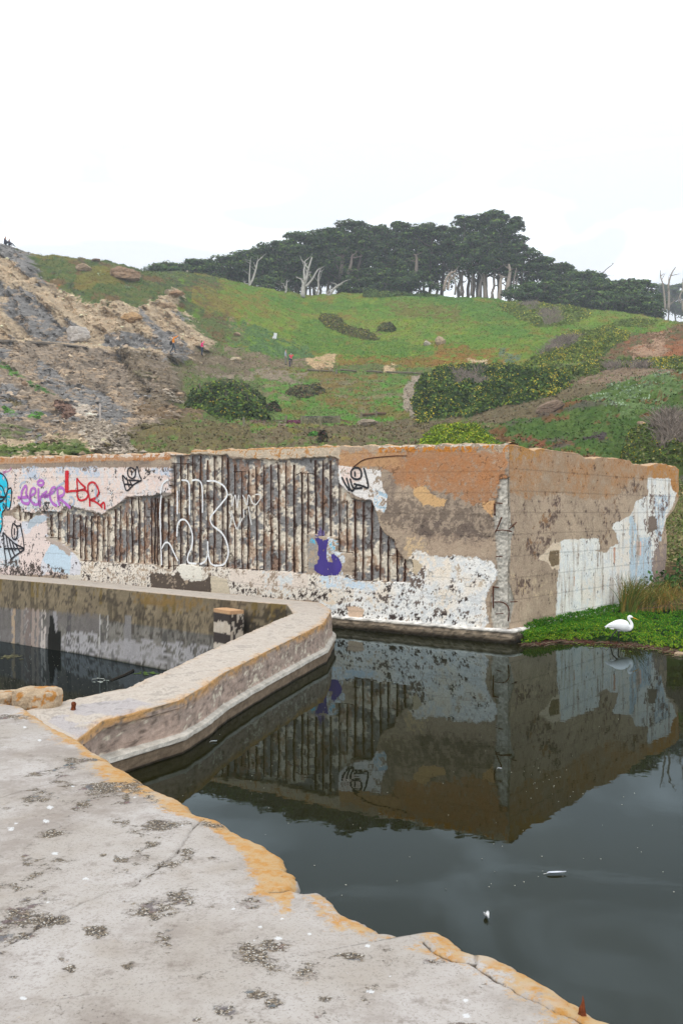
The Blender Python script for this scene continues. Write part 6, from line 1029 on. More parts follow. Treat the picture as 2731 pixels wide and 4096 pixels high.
def person(loc, rz, J, jacket, trousers, hair, label, sc=1.0, cap=None, sleeves=True, shoes=(30, 30, 32), hairlong=False):
    """J: joint dictionary in metres, +x is the way the person faces"""
    root = empty('person', loc, rz); root.scale = (sc, sc, sc); SK = lin((206, 160, 134))*.8
    order = ['pel', 'bel', 'che', 'nek', 'hea', 'top', 'shl', 'ell', 'wrl', 'hnl', 'shr', 'elr', 'wrr', 'hnr', 'hil', 'knl', 'anl', 'tol', 'hir', 'knr', 'anr', 'tor']
    rad = dict(pel=.125, bel=.11, che=.13, nek=.05, hea=.088, top=.07, shl=.06, ell=.042, wrl=.03, hnl=.032, shr=.06, elr=.042, wrr=.03, hnr=.032, hil=.085, knl=.056, anl=.038, tol=.032, hir=.085, knr=.056, anr=.038, tor=.032)
    I = {k: i for i, k in enumerate(order)}; ed = [(I[a], I[b]) for a, b in [('pel', 'bel'), ('bel', 'che'), ('che', 'nek'), ('nek', 'hea'), ('hea', 'top'), ('che', 'shl'), ('shl', 'ell'), ('ell', 'wrl'), ('wrl', 'hnl'), ('che', 'shr'), ('shr', 'elr'), ('elr', 'wrr'), ('wrr', 'hnr'), ('pel', 'hil'), ('hil', 'knl'), ('knl', 'anl'), ('anl', 'tol'), ('pel', 'hir'), ('hir', 'knr'), ('knr', 'anr'), ('anr', 'tor')]]
    skin('body', [(*J[k], rad[k]*(.8 if k not in ('hea', 'top', 'nek', 'hnl', 'hnr') else 1)) for k in order], ed, M['cloth'], SK, root)
    def piece(name, names, edges, col, grow, tweak=None):
        ii = {k: i for i, k in enumerate(names)}; skin(name, [(*J[k], rad[k]*grow*((tweak or {}).get(k, 1)), rad[k]*grow*((tweak or {}).get(k, 1))*(.8 if k in ('che', 'bel', 'pel') else 1)) for k in names], [(ii[a], ii[b]) for a, b in edges], M['cloth'], np.clip(lin(col)*1.05, 0, .9), root)
    piece('jacket', ['pel', 'bel', 'che', 'shl', 'ell', 'wrl', 'shr', 'elr', 'wrr'], [('pel', 'bel'), ('bel', 'che'), ('che', 'shl'), ('shl', 'ell'), ('ell', 'wrl'), ('che', 'shr'), ('shr', 'elr'), ('elr', 'wrr')], jacket, 1.22, dict(wrl=1.1, wrr=1.1, shl=1.05, shr=1.05, pel=1.02))
    piece('trousers', ['pel', 'hil', 'knl', 'anl', 'hir', 'knr', 'anr'], [('pel', 'hil'), ('hil', 'knl'), ('knl', 'anl'), ('pel', 'hir'), ('hir', 'knr'), ('knr', 'anr')], trousers, 1.13, dict(anl=1.3, anr=1.3, pel=.92))
    for s in 'lr': piece('shoe', ['an'+s, 'to'+s], [('an'+s, 'to'+s)], shoes, 1.25)
    h, t = np.array(J['hea']), np.array(J['top']); d = (t-h)/np.linalg.norm(t-h); n1 = h+d*.05+np.array([-.03, 0, 0]); n0 = h+np.array([-.045, 0, -.03]); hc = cap or hair
    js = [(*n0, .075), (*n1, .098), (*(t+d*.0), .075)]; es = [(0, 1), (1, 2)]
    if hairlong: js += [(*(h+np.array([-.075, 0, -.16])), .065), (*(h+np.array([-.08, 0, -.27])), .045)]; es += [(0, 3), (3, 4)]
    skin('hat' if cap else 'hair', js, es, M['cloth'], lin(hc)*.8, root)
    if cap: skin('cap_brim', [(*(h+[.05, 0, .07]), .05, .015), (*(h+[.15, 0, .055]), .04, .012)], [(0, 1)], M['cloth'], lin(cap)*.7, root)
    tag(root, label, 'person', 'people on the hill paths'); return root
STAND = dict(pel=(0, 0, .95), bel=(0, 0, 1.1), che=(0, 0, 1.32), nek=(.01, 0, 1.47), hea=(.03, 0, 1.60), top=(.02, 0, 1.70), shl=(0, .17, 1.38), ell=(-.02, .22, 1.12), wrl=(.06, .22, .9), hnl=(.09, .22, .82), shr=(0, -.17, 1.38), elr=(-.02, -.22, 1.12), wrr=(.06, -.22, .9), hnr=(.09, -.22, .82), hil=(0, .1, .88), knl=(.02, .1, .48), anl=(0, .1, .08), tol=(.14, .1, .04), hir=(0, -.1, .88), knr=(.02, -.1, .48), anr=(0, -.1, .08), tor=(.14, -.1, .04))
def pose(**k): d = dict(STAND); d.update(k); return d
po = hit(698, 1418); po[1] -= .6
WALK = pose(anl=(-.34, .1, .10), knl=(-.08, .1, .50), tol=(-.24, .1, .04), anr=(.20, -.1, .08), knr=(.16, -.1, .5), tor=(.34, -.1, .04), shr=(.02, -.16, 1.38), elr=(.26, -.2, 1.50), wrr=(.50, -.2, 1.66), hnr=(.57, -.2, 1.71), ell=(-.1, .24, 1.14), wrl=(-.08, .2, .95), hnl=(-.06, .2, .9))
person(po, 0, WALK, (240, 140, 20), (44, 54, 66), (22, 20, 20), 'person in an orange jacket striding along the path with one arm pointing up', 1.12)
def simple_skin_top(name, loc, js, es, col, label, cat, rz=0):
    root = skin(name, js, es, M['cloth'], lin(col)*.8, None); root.location = loc; tag(root, label, cat); return root
bp_ = skin('backpack', [(-.22, 0, 1.34, .10, .14), (-.27, 0, 1.12, .14, .17), (-.27, 0, .92, .12, .15), (-.26, 0, .84, .05, .06)], chain(0, 1, 2, 3), M['cloth'], lin((28, 26, 30))*.8, None); bp_.location = po; tag(bp_, 'black backpack worn by the person in the orange jacket', 'backpack')
sw = skin('hood', [(-.10, 0, 1.50, .07, .13), (-.17, 0, 1.40, .07, .12)], [(0, 1)], M['cloth'], lin((226, 224, 222))*.8, [o for o in COL.objects if o.name == 'person'][0])
pp = hit(810, 1428); pp[1] -= .4
person(pp, .0, pose(shr=(.02, -.15, 1.38), elr=(.2, -.2, 1.36), wrr=(.27, -.2, 1.62), hnr=(.28, -.2, 1.72), ell=(.02, .2, 1.14), wrl=(.24, .14, 1.16), hnl=(.31, .1, 1.18)), (236, 30, 128), (40, 52, 70), (26, 22, 24), 'person in a bright pink jacket raising one hand beside the path', 1.06, hairlong=True)
cup = Buf(); cup.tube([(0, 0, 0), (0, 0, .10)], [.035, .045], 10, lin((230, 226, 222))); co = cup.build('paper_cup', M['cloth']); co.location = pp+np.array([.34, .08, 1.1]); tag(co, 'white cup held by the person in the pink jacket', 'cup')
pg_ = hit(1145, 1472); pg_[1] -= 1.2; pg_[2] += .1
person(pg_, -.25, pose(che=(.02, 0, 1.32)), (150, 160, 172), (118, 112, 104), (24, 24, 26), 'person in a pale grey jacket and black cap standing on the path', 1.08, cap=(26, 26, 28))
pk_ = hit(1167, 1474); pk_[1] -= 1.4; pk_[2] += .1
person(pk_, 1.3, pose(shr=(.0, -.16, 1.38), elr=(.06, -.34, 1.36), wrr=(.1, -.2, 1.56), hnr=(.1, -.12, 1.6), shl=(.0, .16, 1.38), ell=(.06, .34, 1.36), wrl=(.1, .2, 1.56), hnl=(.1, .12, 1.6)), (214, 62, 88), (58, 58, 62), (196, 198, 206), 'person in a red quilted jacket and pale hat with both arms raised to the face', .80)
pn_ = hit(1158, 1470); pn_[1] += .35
person(pn_, .5, pose(), (44, 58, 92), (40, 50, 74), (40, 34, 32), 'person in dark blue mostly hidden between the grey and red jackets', .80)
SIT = pose(pel=(0, 0, .12), bel=(.0, 0, .3), che=(.04, 0, .52), nek=(.07, 0, .66), hea=(.11, 0, .78), top=(.11, 0, .88), shl=(.04, .17, .57), ell=(.12, .2, .34), wrl=(.32, .12, .36), hnl=(.39, .1, .37), shr=(.04, -.17, .57), elr=(.12, -.2, .34), wrr=(.34, -.14, .34), hnr=(.41, -.1, .34), hil=(.06, .1, .12), knl=(.42, .12, .30), anl=(.72, .12, -.08), tol=(.84, .12, -.12), hir=(.06, -.1, .12), knr=(.44, -.12, .28), anr=(.74, -.12, -.1), tor=(.86, -.12, -.13))
y0 = 137.5
def ridge(u, back):
    j = int(np.searchsorted(UG, u)); ii = np.nonzero((YG > 115) & (YG < 155))[0]; i = ii[np.argmin(PV[ii, j])]; p = TP3[i, j].copy(); p[2] -= back; return p
person(ridge(47, .0), -.1, SIT, (46, 42, 62), (40, 44, 58), (44, 30, 36), 'taller person in dark clothes sitting on the left skyline', 1.3)
person(ridge(66, .0), -.1, SIT, (44, 52, 66), (38, 44, 56), (40, 44, 50), 'smaller person in dark clothes and cap sitting lower on the left skyline', 1.12, cap=(52, 60, 72))
# ============================================================ great egret
YE = 19.05; s_ = px(YE); fo = S2W(2455, 2570, None, YE); egret = empty('egret', (fo[0], YE, .035)); tag(egret, 'white egret with yellow bill and black legs wading beside the green weed', 'bird')
def ep(x, y): u, v = 2280+x/3.477, 2420+y/3.477; return np.array([(u-2455)*s_, 0, (2570-v)*s_])
spine = [((486, 306), .35, 5), ((520, 284), .5, 20), ((570, 278), .75, 40), ((640, 272), 1, 66), ((700, 276), 1, 80), ((752, 290), 1, 80), ((788, 308), .95, 62), ((820, 316), .85, 44), ((845, 300), .9, 30), ((852, 268), 1, 22), ((842, 236), 1, 18), ((822, 208), 1, 17), ((808, 182), 1, 20), ((814, 162), 1, 23), ((836, 160), 1, 20), ((858, 168), 1, 11), ((866, 171), 1, 6)]
P = np.array([ep(*p) for p, _, _ in spine]); wr = np.array([a for _, a, _ in spine]); rr = np.array([r for _, _, r in spine])/3.477*s_
tt_ = np.arange(len(P)); tf = np.linspace(0, len(P)-1, 90)
def cr(a): return np.stack([np.interp(tf, tt_, a[:, i]) for i in range(3)], 1) if a.ndim > 1 else np.interp(tf, tt_, a)
P, rr, wr = cr(P), cr(rr), cr(wr); kk = np.array([1, 2, 3, 2, 1])/9.
P = np.stack([np.convolve(np.pad(P[:, i], 2, 'edge'), kk, 'valid') for i in range(3)], 1); rr = np.convolve(np.pad(rr, 2, 'edge'), kk, 'valid')
T = np.gradient(P, axis=0); T /= np.linalg.norm(T, axis=1)[:, None]; Sd = np.array([0, 1., 0]); Up = np.cross(T, Sd); th = np.linspace(0, 2*math.pi, 25)[:-1]
fw = 1+.04*np.sin(th*9)[None]*(tf < 7)[:, None]
V = P[:, None]+Up[:, None]*(np.cos(th)[None, :, None]*(rr[:, None]*fw)[..., None])+Sd[None, None]*(np.sin(th)[None]*(rr*wr*.72)[:, None])[..., None]
i = np.arange(90*24).reshape(90, 24); j = np.roll(i, -1, 1); Q = np.stack([i[:-1], i[1:], j[1:], j[:-1]], -1).reshape(-1, 4)
V = V.reshape(-1, 3); V = np.vstack([V, P[0], P[-1]]); Tt = [(2160, q, (q+1) % 24) for q in range(24)]+[(2161, 89*24+(q+1) % 24, 89*24+q) for q in range(24)]
mkobj('body', V, [Q, np.array(Tt)], M['feather'], egret, np.full((len(V), 3), .86))
for sgn in (-1, 1):   # folded wing
    wp = np.array([ep(x, y) for x, y in [(486, 300), (540, 262), (600, 240), (680, 226), (760, 232), (796, 262)]]); B = Buf(); W = []
    n = 14; tq = np.linspace(0, 1, n)
    for a in np.linspace(0, 1, 9):
        q = np.stack([np.interp(tq, np.linspace(0, 1, 6), wp[:, k]) for k in range(3)], 1); drop = np.interp(tq, [0, .2, .6, 1], [2, 22, 78, 52])/3.477*s_; q[:, 2] -= drop*a; q[:, 1] = sgn*(np.interp(tq, [0, .3, .7, 1], [.002, .03, .066, .062])*(math.sin((a*.75+.25)*math.pi*.62)+.06)+.004*math.sin(a*22)); W.append(q)
    V = np.stack(W).reshape(-1, 3); mkobj('wing', V, grid_faces(9, n, sgn > 0), M['feather'], egret, np.full((len(V), 3), .88))
B = Buf()
for a, b_ in [((560, 300), (470, 296)), ((600, 330), (540, 322)), ((740, 352), (755, 376)), ((700, 350), (640, 352)), ((760, 350), (790, 368)), ((500, 290), (488, 330))]: q = [ep(*a), (ep(*a)+ep(*b_))/2, ep(*b_)]; B.tube(q, [.02, .014, .002], 8, (.84, .84, .84))
B.build('plumes', M['feather'], egret, True)
B = Buf(); B.tube([ep(862, 171), ep(890, 180), ep(925, 195), ep(960, 212)], [.0085, .0075, .005, .001], 10, lin((232, 168, 40))); B.build('bill', M['horn'], egret, True)
for a in [[(690, 352), (664, 392), (666, 425), (674, 470), (678, 520)], [(640, 345), (606, 380), (578, 408), (566, 460), (550, 522)]]:
    B = Buf(); q = np.array([ep(*t) for t in a]); q[:, 1] += .02 if a[0][0] == 690 else -.02; B.tube(q, [.02, .013, .014, .010, .010], 8, lin((28, 28, 30)))
    for an in (-.5, 0, .5): B.tube([q[-1], q[-1]+[.035*math.cos(an), .035*math.sin(an), -.004]], [.004, .002], 5, lin((28, 28, 30)))
    B.build('leg', M['horn'], egret, True)
for sgn in (-1, 1): B = Buf(); e0 = ep(852, 168); B.tube([e0+[0, sgn*.0135, 0], e0+[0, sgn*.0175, 0]], [.004, .003], 8, (.02, .02, .01)); B.build('eye', M['horn'], egret, True)
# ============================================================ bank with aquatic weed
q5 = lambda p: c_(p, 2280, 2420, 3.477)
front = q5([(-640, 560), (-480, 540), (-300, 520), (-100, 500), (150, 520), (350, 540), (550, 545), (800, 560), (1000, 580), (1200, 610), (1400, 650), (1600, 690), (2400, 800)]); back = [(2110, 2556), (2200, 2538), (2280, 2520), (2330, 2508), (2380, 2492), (2430, 2478), (2476, 2462), (2530, 2448), (2600, 2448), (2731, 2448), (3000, 2440)]
fr = np.array([S2W(u, v, 0.0)[:2] for u, v in front]); bk = np.array([S2W(u, v, 0.0)[:2] for u, v in back])
def rs(p, n): s = np.r_[0, np.cumsum(np.hypot(*np.diff(p, axis=0).T))]; t = np.linspace(0, s[-1], n); return np.stack([np.interp(t, s, p[:, 0]), np.interp(t, s, p[:, 1])], 1)
fr, bk = rs(fr, 260), rs(bk, 260); tb_ = np.linspace(-.06, 1, 70)[:, None, None]; G = fr[None]*(1-tb_)+bk[None]*tb_; gx, gy = G[..., 0], G[..., 1]; lum = fbm(gx*3, gy*3, 0, 7, 4, .55)
gz = -.03+.16*np.clip((tb_[..., 0]-.7)/.3, 0, 1)+.10*np.clip(tb_[..., 0]*3, -.6, 1)*(.5+lum)+.03*(tb_[..., 0] > .5); eg = np.clip(np.hypot((gx-fo[0])/.45, (gy-19.1)/.5)-.6, 0, 1); gz = np.minimum(gz, .015)*(1-eg)+gz*eg; k = fbm(gx*8, gy*8, 0, 9, 3)[..., None]; edge = np.clip(1-tb_/.16, 0, 1); gcv = (lin((34, 66, 14))*(1-edge)+lin((58, 40, 28))*edge)*(.5+k)*.7
wb = mkobj('weed_bank', np.stack([gx, gy, gz], -1).reshape(-1, 3), grid_faces(70, 260), M['terrain'], None, gcv.reshape(-1, 3)); tag(wb, kind='structure')
rng = np.random.default_rng(21); n = 9500; ti = rng.random(n)**.9; fi = rng.integers(0, 259, n)
P = fr[fi]*(1-ti[:, None])+bk[fi]*ti[:, None]+rng.normal(size=(n, 2))*.04; zz = np.interp(ti, [0, .10, .3, .75, 1], [.0, .02, .09, .12, .26])+.05*fbm(P[:, 0]*3, P[:, 1]*3, 0, 7, 3); hgt = rng.uniform(.03, .07, n)*np.interp(ti, [0, .10, .3, 1], [.1, .3, 1, 1.5])
keep = rng.random(n) < np.interp(ti, [0, .06, .16, 1], [.25, .55, 1, 1]); keep &= (np.hypot((P[:, 0]-fo[0])/.42, (P[:, 1]-19.05)/.55) > 1) | (rng.random(n) < .08); P, zz, hgt, ti = P[keep], zz[keep], hgt[keep], ti[keep]
B = Buf(); m_ = len(P)
for a in range(11):
    az = a*2.4+rng.random(m_)*.5; el = rng.uniform(.15, 1.3, m_); r = .042*rng.uniform(.7, 1.3, m_); d = np.stack([np.cos(az)*np.cos(el), np.sin(az)*np.cos(el), np.sin(el)], 1); c0 = np.column_stack([P, zz+hgt]); w_ = np.stack([-np.sin(az), np.cos(az), az*0], 1)*(.011)
    V = np.stack([c0-w_, c0+w_, c0+d*r[:, None]], 1).reshape(-1, 3); yel = (rng.random(m_) < np.interp(ti, [0, .3, 1], [.55, .25, .08]))[:, None]; c = np.where(yel, lin((172, 192, 46)), lin((78, 146, 34)))*rng.uniform(.45, 1.25, (m_, 1)); B.add(V, None, np.arange(3*m_).reshape(-1, 3), np.repeat(c, 3, 0)*.9)
tag(B.build('water_weed', M['leaf']), 'bright green feathery water weed spreading from the right wall', 'water weed', kind='stuff')
# dead stems, red weed litter and bits floating in front of the weed
B = Buf(); n = 700
for _ in range(n):
    i = rng.integers(0, 259); off = abs(rng.normal())*.22; p = fr[i]+(fr[i]-bk[i])/np.linalg.norm(fr[i]-bk[i])*off*rng.choice([1, -.7])+rng.normal(size=2)*.05; a = rng.uniform(0, math.pi); l_ = rng.uniform(.03, .16); d = np.array([math.cos(a), math.sin(a)*.4, 0])*l_; c = lin((92, 50, 40)) if rng.random() < .5 else lin((120, 104, 84)); B.tube([np.r_[p, .012]-d, np.r_[p, .02+.03*rng.random()], np.r_[p, .012]+d], .004, 3, c*rng.uniform(.4, 1.3), False)
o = B.build('weed_litter', M['leaf']); tag(o, 'dead stems and reddish litter floating along the weed edge', 'litter', kind='stuff')
def floaters(name, pts, size, col, z, label, cat, seed=0, asp=1.5):
    rng = np.random.default_rng(seed); B = Buf()
    for p in pts:
        n_ = 7; th = np.sort(rng.uniform(0, 2*math.pi, n_)); r = size*rng.uniform(.5, 1.2)*rng.uniform(.6, 1.2, n_); a = rng.uniform(0, math.pi); q = np.stack([np.cos(th)*r*asp, np.sin(th)*r], 1); q = np.column_stack([q[:, 0]*math.cos(a)-q[:, 1]*math.sin(a)+p[0], q[:, 0]*math.sin(a)+q[:, 1]*math.cos(a)+p[1], np.full(n_, z)]); V = np.vstack([q, [p[0], p[1], z+.004]]); B.add(V, None, [(n_, i, (i+1) % n_) for i in range(n_)], lin(col)*rng.uniform(.5, 1.2))
    o = B.build(name, M['leaf']); tag(o, label, cat, kind='stuff')
pts = [fr[rng.integers(60, 259)]+[rng.normal()*.1, -abs(rng.normal())*.35] for _ in range(230)]; floaters('floating_sprigs', pts, .022, (120, 150, 40), .006, 'small green sprigs floating off the weed bank', 'water weed', 1)
pts = [S2W(u, v, 0)[:2] for u, v in [(rng.uniform(700, 2700), rng.uniform(2650, 3600)) for _ in range(90)]]+[S2W(rng.normal(2200, 70), rng.normal(3130, 40), 0)[:2] for _ in range(22)]; floaters('floating_specks', pts, .0055, (170, 168, 156), .004, 'pale specks and bubbles floating on the dark water', 'specks', 2, 1.2)
pts = [S2W(rng.uniform(0, 620), rng.uniform(2600, 2800), -1.05)[:2] for _ in range(240)]; floaters('pool_specks', pts, .008, (150, 146, 130), -1.045, 'pale specks floating on the left pool', 'specks', 3, 1.3)
def leafpatch(u, v, w_, h_, n, col, label):
    pts = [S2W(u+rng.normal()*w_/2, v+rng.normal()*h_/2, -1.05)[:2] for _ in range(n)]; floaters('floating_leaves', pts, .05, col, -1.043, label, 'leaves', n)
leafpatch(35, 2627, 50, 9, 40, (96, 92, 60), 'brownish mat of leaves floating at the left edge of the pool'); leafpatch(585, 2693, 55, 8, 26, (84, 110, 44), 'green leaves floating where the low walls meet'); leafpatch(405, 2722, 40, 16, 10, (170, 176, 168), 'pale leaves floating in the middle of the left pool')
B = Buf(); B.tube([S2W(446, 2722, -1.05), S2W(500, 2700, -1.045), S2W(534, 2681, -1.03)], [.03, .035, .03], 7, lin((40, 34, 26))); tag(B.build('stick', M['wood'], None, True), 'dark stick floating in the left pool', 'stick')
# feathers
def feather(u, v, L_, w_, rz, label, fluffy=False):
    p = S2W(u, v, .006); root = empty('feather', p, rz); B = Buf(); t = np.linspace(0, 1, 16)
    B.tube([(L_*(x-.5), .0, .006*math.sin(x*3)) for x in t], np.linspace(.0016, .0006, 16), 4, (.7, .7, .66)); B.build('quill', M['feather'], root)
    B = Buf(); n_ = 60
    for k in range(n_):
        x = -.5+.16+(.84)*k/n_; wv = w_*math.sin(min(1, (x+.40)*1.35)*math.pi*.75+.35)*rng.uniform(.75, 1.1)
        for s in (-1, 1): a = np.array([L_*x, 0, .005]); e = a+[L_*.09, s*wv*(.55 if s > 0 else 1), .008+(.02*rng.random() if fluffy else 0)]; B.add([a-[.0035, 0, 0], a+[.0035, 0, 0], e+[.003, 0, 0], e-[.002, 0, 0]], [(0, 1, 2, 3)], None, (.62, .64, .70) if not fluffy else (.8, .8, .8))
    B.build('vane', M['feather'], root); tag(root, label, 'feather')
feather(2214, 3494, .155, .020, .10, 'long grey white feather floating on the open water')
feather(1946, 3664, .085, .022, -1.5, 'small fluffy white feather floating nearer the deck', True)
feather(1995, 3073+2, .05, .008, -.6, 'tiny pale feather floating within the wall reflection')
feather(852, 2967, .08, .012, .3, 'small pale feather beside the low wall')
# ============================================================ reeds, straw and leafy plant behind the bank
def blades(name, u0, u1, v0, v1, n, hgt, lean, cols, label, seed, w_=.007, spread=.25, z=.05):
    rng = np.random.default_rng(seed); B = Buf(); 
    for _ in range(n):
        p = S2W(rng.uniform(u0, u1), rng.uniform(v0, v1), z); p[2] = max(z, ztop_at(p[0], p[1])-.05) if p[1] > 24 else z; h = hgt*rng.uniform(.45, 1.15); lx = lean*h*rng.uniform(-.15, 1.3)+rng.normal()*spread*h; ly = rng.normal()*.25*h; t = np.linspace(0, 1, 6)
        q = p+np.stack([lx*t**2, ly*t**2, h*(t-.38*t**2*min(1.2, abs(lx)/h+.2))], 1); side = np.array([1, .3, 0])*w_*1.7*rng.uniform(.6, 1.3); wt = np.linspace(1, .1, 6)[:, None]; V = np.vstack([q-side*wt, q+side*wt]); Q = [(i, i+6, i+7, i+1) for i in range(5)]; c = lin(cols[rng.integers(len(cols))])*rng.uniform(.5, 1.1); B.add(V, Q, None, c)
    return B.build(name, M['grass'])
RC = [(104, 120, 46), (124, 126, 54), (150, 124, 56), (84, 106, 42)]; OC_ = [(168, 128, 60), (150, 108, 54), (124, 120, 52), (176, 144, 78)]
tag(blades('reed_clump', 2480, 2545, 2442, 2456, 300, 1.0, .35, RC, '', 31, z=.2), 'tall green reed clump growing against the wall foot', 'reeds')
tag(blades('reed_clump', 2530, 2650, 2430, 2450, 460, .85, .9, OC_+RC+RC, '', 32, .007, .5, .2), 'orange brown reed clump arching to the right', 'reeds')
tag(blades('reed_clump', 2660, 2780, 2410, 2450, 220, .8, -.5, RC+OC_, '', 33, .007, .5, .2), 'thin reeds at the right edge leaning left', 'reeds')
B = Buf(); 
for _ in range(4200):
    p = S2W(rng.uniform(2540, 2900), rng.uniform(2415, 2452), .2); p[:2] *= 1+rng.random()*.22
    if (p[0]-C0[0])*NR[0]+(p[1]-C0[1])*NR[1] > -.15 and p[1] < 27.6: continue
    p[2] = max(.2, ztop_at(p[0], p[1]))+rng.random()*.16; a = rng.normal()*.5; l_ = rng.uniform(.1, .4); d = np.array([math.cos(a), math.sin(a)*.5, rng.normal()*.12])*l_; B.add([p-d+[0, 0, .005], p-d-[0, 0, .005], p+d-[0, 0, .004], p+d+[0, 0, .004]], [(0, 1, 2, 3)], None, lin([(150, 122, 88), (122, 98, 78), (170, 146, 104), (96, 84, 60)][rng.integers(4)])*rng.uniform(.4, 1.0))
tag(B.build('straw', M['grass']), 'flattened dry straw behind the weed bank', 'straw', kind='stuff')
def leafy(u, v, h, label, seed, wd=.5, n=60):
    rng = np.random.default_rng(seed); p = S2W(u, v, .25); root = empty('leafy_plant', p); B = Buf(); L2 = Buf()
    for _ in range(9):
        e = np.array([rng.normal()*wd, rng.normal()*wd*.5, h*rng.uniform(.5, 1)]); B.tube([(0, 0, -.2), e*.5+[0, 0, .08], e], [.014, .01, .006], 5, lin((74, 66, 50))); 
        for _ in range(n//9*4):
            c = e*rng.uniform(.45, 1.05)+rng.normal(size=3)*[.13, .1, .07]; L2.leaves(c[None], .085, lin((62, 98, 46))[None]*rng.uniform(.5, 1.3), rng, .3, 1.6)
    B.build('stem', M['bark'], root); L2.build('leaves', M['leaf'], root); tag(root, label, 'plant')
leafy(2722, 2400, 1.25, 'dark green large leafed plant at the right edge behind the reeds', 41)
leafy(2676, 2410, .8, 'low leafy plant between the broken wall end and the right edge', 42, .35)
rr_ = S2W(2716, 2622, 0); 
tag(rough_box('stone', (-.09, -.06, -.03), (.09, .06, .065), M['stone'], bcol, .012, .02, .2, None, (rr_[0], rr_[1], 0), 19, .3), 'small brown stone at the water edge on the right', 'stone')
# ============================================================ plank wall, posts, sign, marker poles
fc5 = lambda x, y: (1030+x/3.484, 1620+y/3.484)
def FY(u): return np.interp(u, [1030, 1500], [86.5, 84.5])
def fp(x, y, dy=0): u, v = fc5(x, y); return S2W(u, v, None, FY(u)+dy)
fence = empty('plank_wall', fp(118, 305)); tag(fence, 'low retaining wall of grey planks and posts with small graffiti on the slope', 'fence'); f0 = np.array(fence.location)
for x, x2, y0_, y1_ in [(118, 112, 140, 312), (402, 384, 146, 292), (622, 612, 152, 276), (884, 876, 156, 282), (1138, 1138, 150, 238)]:
    B = Buf(); B.tube([fp(x2, y1_+14, -.12)-f0, fp(x, y0_, -.12)-f0], [.115, .105], 9, lin((142, 134, 108))*.75); B.build('post', M['wood'], fence)
def plank(a, b, hpx, col, nm='plank', dy=0, th=.06):
    A, Bp = fp(*a, dy), fp(*b, dy); h = hpx/3.484*px(85.5); n = 10; V = []; 
    for t in np.linspace(0, 1, n):
        p = A*(1-t)+Bp*t-f0; j = .012*(vn(t*9, a[0])-.5)
        V += [p+[0, 0, j], p+[0, 0, -h+j], p+[0, th, -h+j], p+[0, th, j]]
    i = np.arange(n*4).reshape(n, 4); jn_ = np.roll(i, -1, 1); Q = np.stack([i[:-1], jn_[:-1], jn_[1:], i[1:]], -1).reshape(-1, 4); Q = np.vstack([Q, [(0, 3, 2, 1), tuple(i[-1])]]); k = vn(np.arange(n*4)*.7, a[1])[:, None]
    return mkobj(nm, np.array(V), Q, M['wood'], fence, lin(col)*.72*(.75+.5*k), False)
WD = (140, 130, 104)
for a, b, h, c in [((125, 212), (385, 206), 24, WD), ((125, 238), (378, 232), 22, (128, 120, 92)), ((125, 262), (374, 254), 20, (120, 112, 86)), ((128, 304), (362, 280), 18, (150, 142, 116)), ((410, 210), (608, 204), 24, (118, 62, 84)), ((406, 236), (606, 228), 24, (112, 50, 76)), ((410, 262), (604, 252), 22, (106, 44, 72)),
                   ((636, 152), (872, 152), 28, (146, 142, 124)), ((636, 182), (872, 182), 26, (150, 140, 112)), ((636, 210), (872, 208), 26, (138, 128, 100)), ((640, 238), (868, 236), 22, (144, 132, 106)), ((645, 264), (862, 252), 16, (160, 146, 118)), ((896, 152), (1128, 150), 28, (140, 134, 112)), ((896, 182), (1128, 178), 26, (136, 126, 96)), ((896, 210), (1128, 204), 24, (128, 120, 92)), ((896, 236), (1120, 228), 16, (124, 114, 90)), ((1150, 188), (1275, 236), 20, (126, 100, 80))]: plank(a, b, h, c)
def fstroke(lines, w_, col, label):
    B = Buf()
    for pl in lines: q = smooth_line([fc5(*p) for p in pl], 5); P = np.array([S2W(u, v, None, FY(u)-.02) for u, v in q])-f0; B.tube(P, w_, 5, lin(col), True)
    o = B.build('graffiti', M['cloth'], fence); o['label'] = label
fstroke([[(175, 225), (180, 260), (215, 268), (220, 235), (200, 232)], [(225, 262), (240, 232), (250, 262)], [(262, 225), (262, 262), (280, 262)], [(290, 235), (285, 262), (305, 262), (308, 235), (290, 235)], [(318, 272), (318, 232), (338, 235), (330, 250), (340, 270)]], .022, (206, 204, 190), 'white tag on the left planks')
fstroke([[(680, 180), (690, 160), (720, 160), (715, 200), (700, 240)], [(735, 250), (745, 170), (765, 160), (770, 200), (760, 240)], [(780, 165), (815, 160), (830, 190), (795, 215), (830, 240), (825, 265)], [(700, 260), (720, 278), (745, 270)], [(770, 230), (780, 275)]], .022, (40, 38, 40), 'black tag on the middle planks')
fstroke([[(925, 240), (920, 180), (945, 165), (950, 200)], [(950, 200), (960, 165), (975, 170), (975, 205)], [(975, 200), (985, 168), (1000, 168), (998, 210)], [(1005, 170), (1040, 170), (1040, 195), (1015, 210), (1035, 250)], [(915, 215), (940, 245), (960, 220), (975, 250)]], .022, (40, 38, 40), 'black tag on the right planks')
fstroke([[(425, 240), (440, 215), (470, 225), (450, 245), (480, 255)], [(500, 250), (510, 220), (530, 250), (550, 220), (590, 240)]], .022, (150, 70, 110), 'pink tag on the purple planks')
B = Buf(); B.box((0, 0, 0), (2.15, .09, .16), lin(WD)*.8, 0, .70); pb = B.build('loose_plank', M['wood']); q = fp(228, 322, -.7); pb.location = q; tag(pb, 'loose plank leaning down in front of the left bay of the plank wall', 'plank')
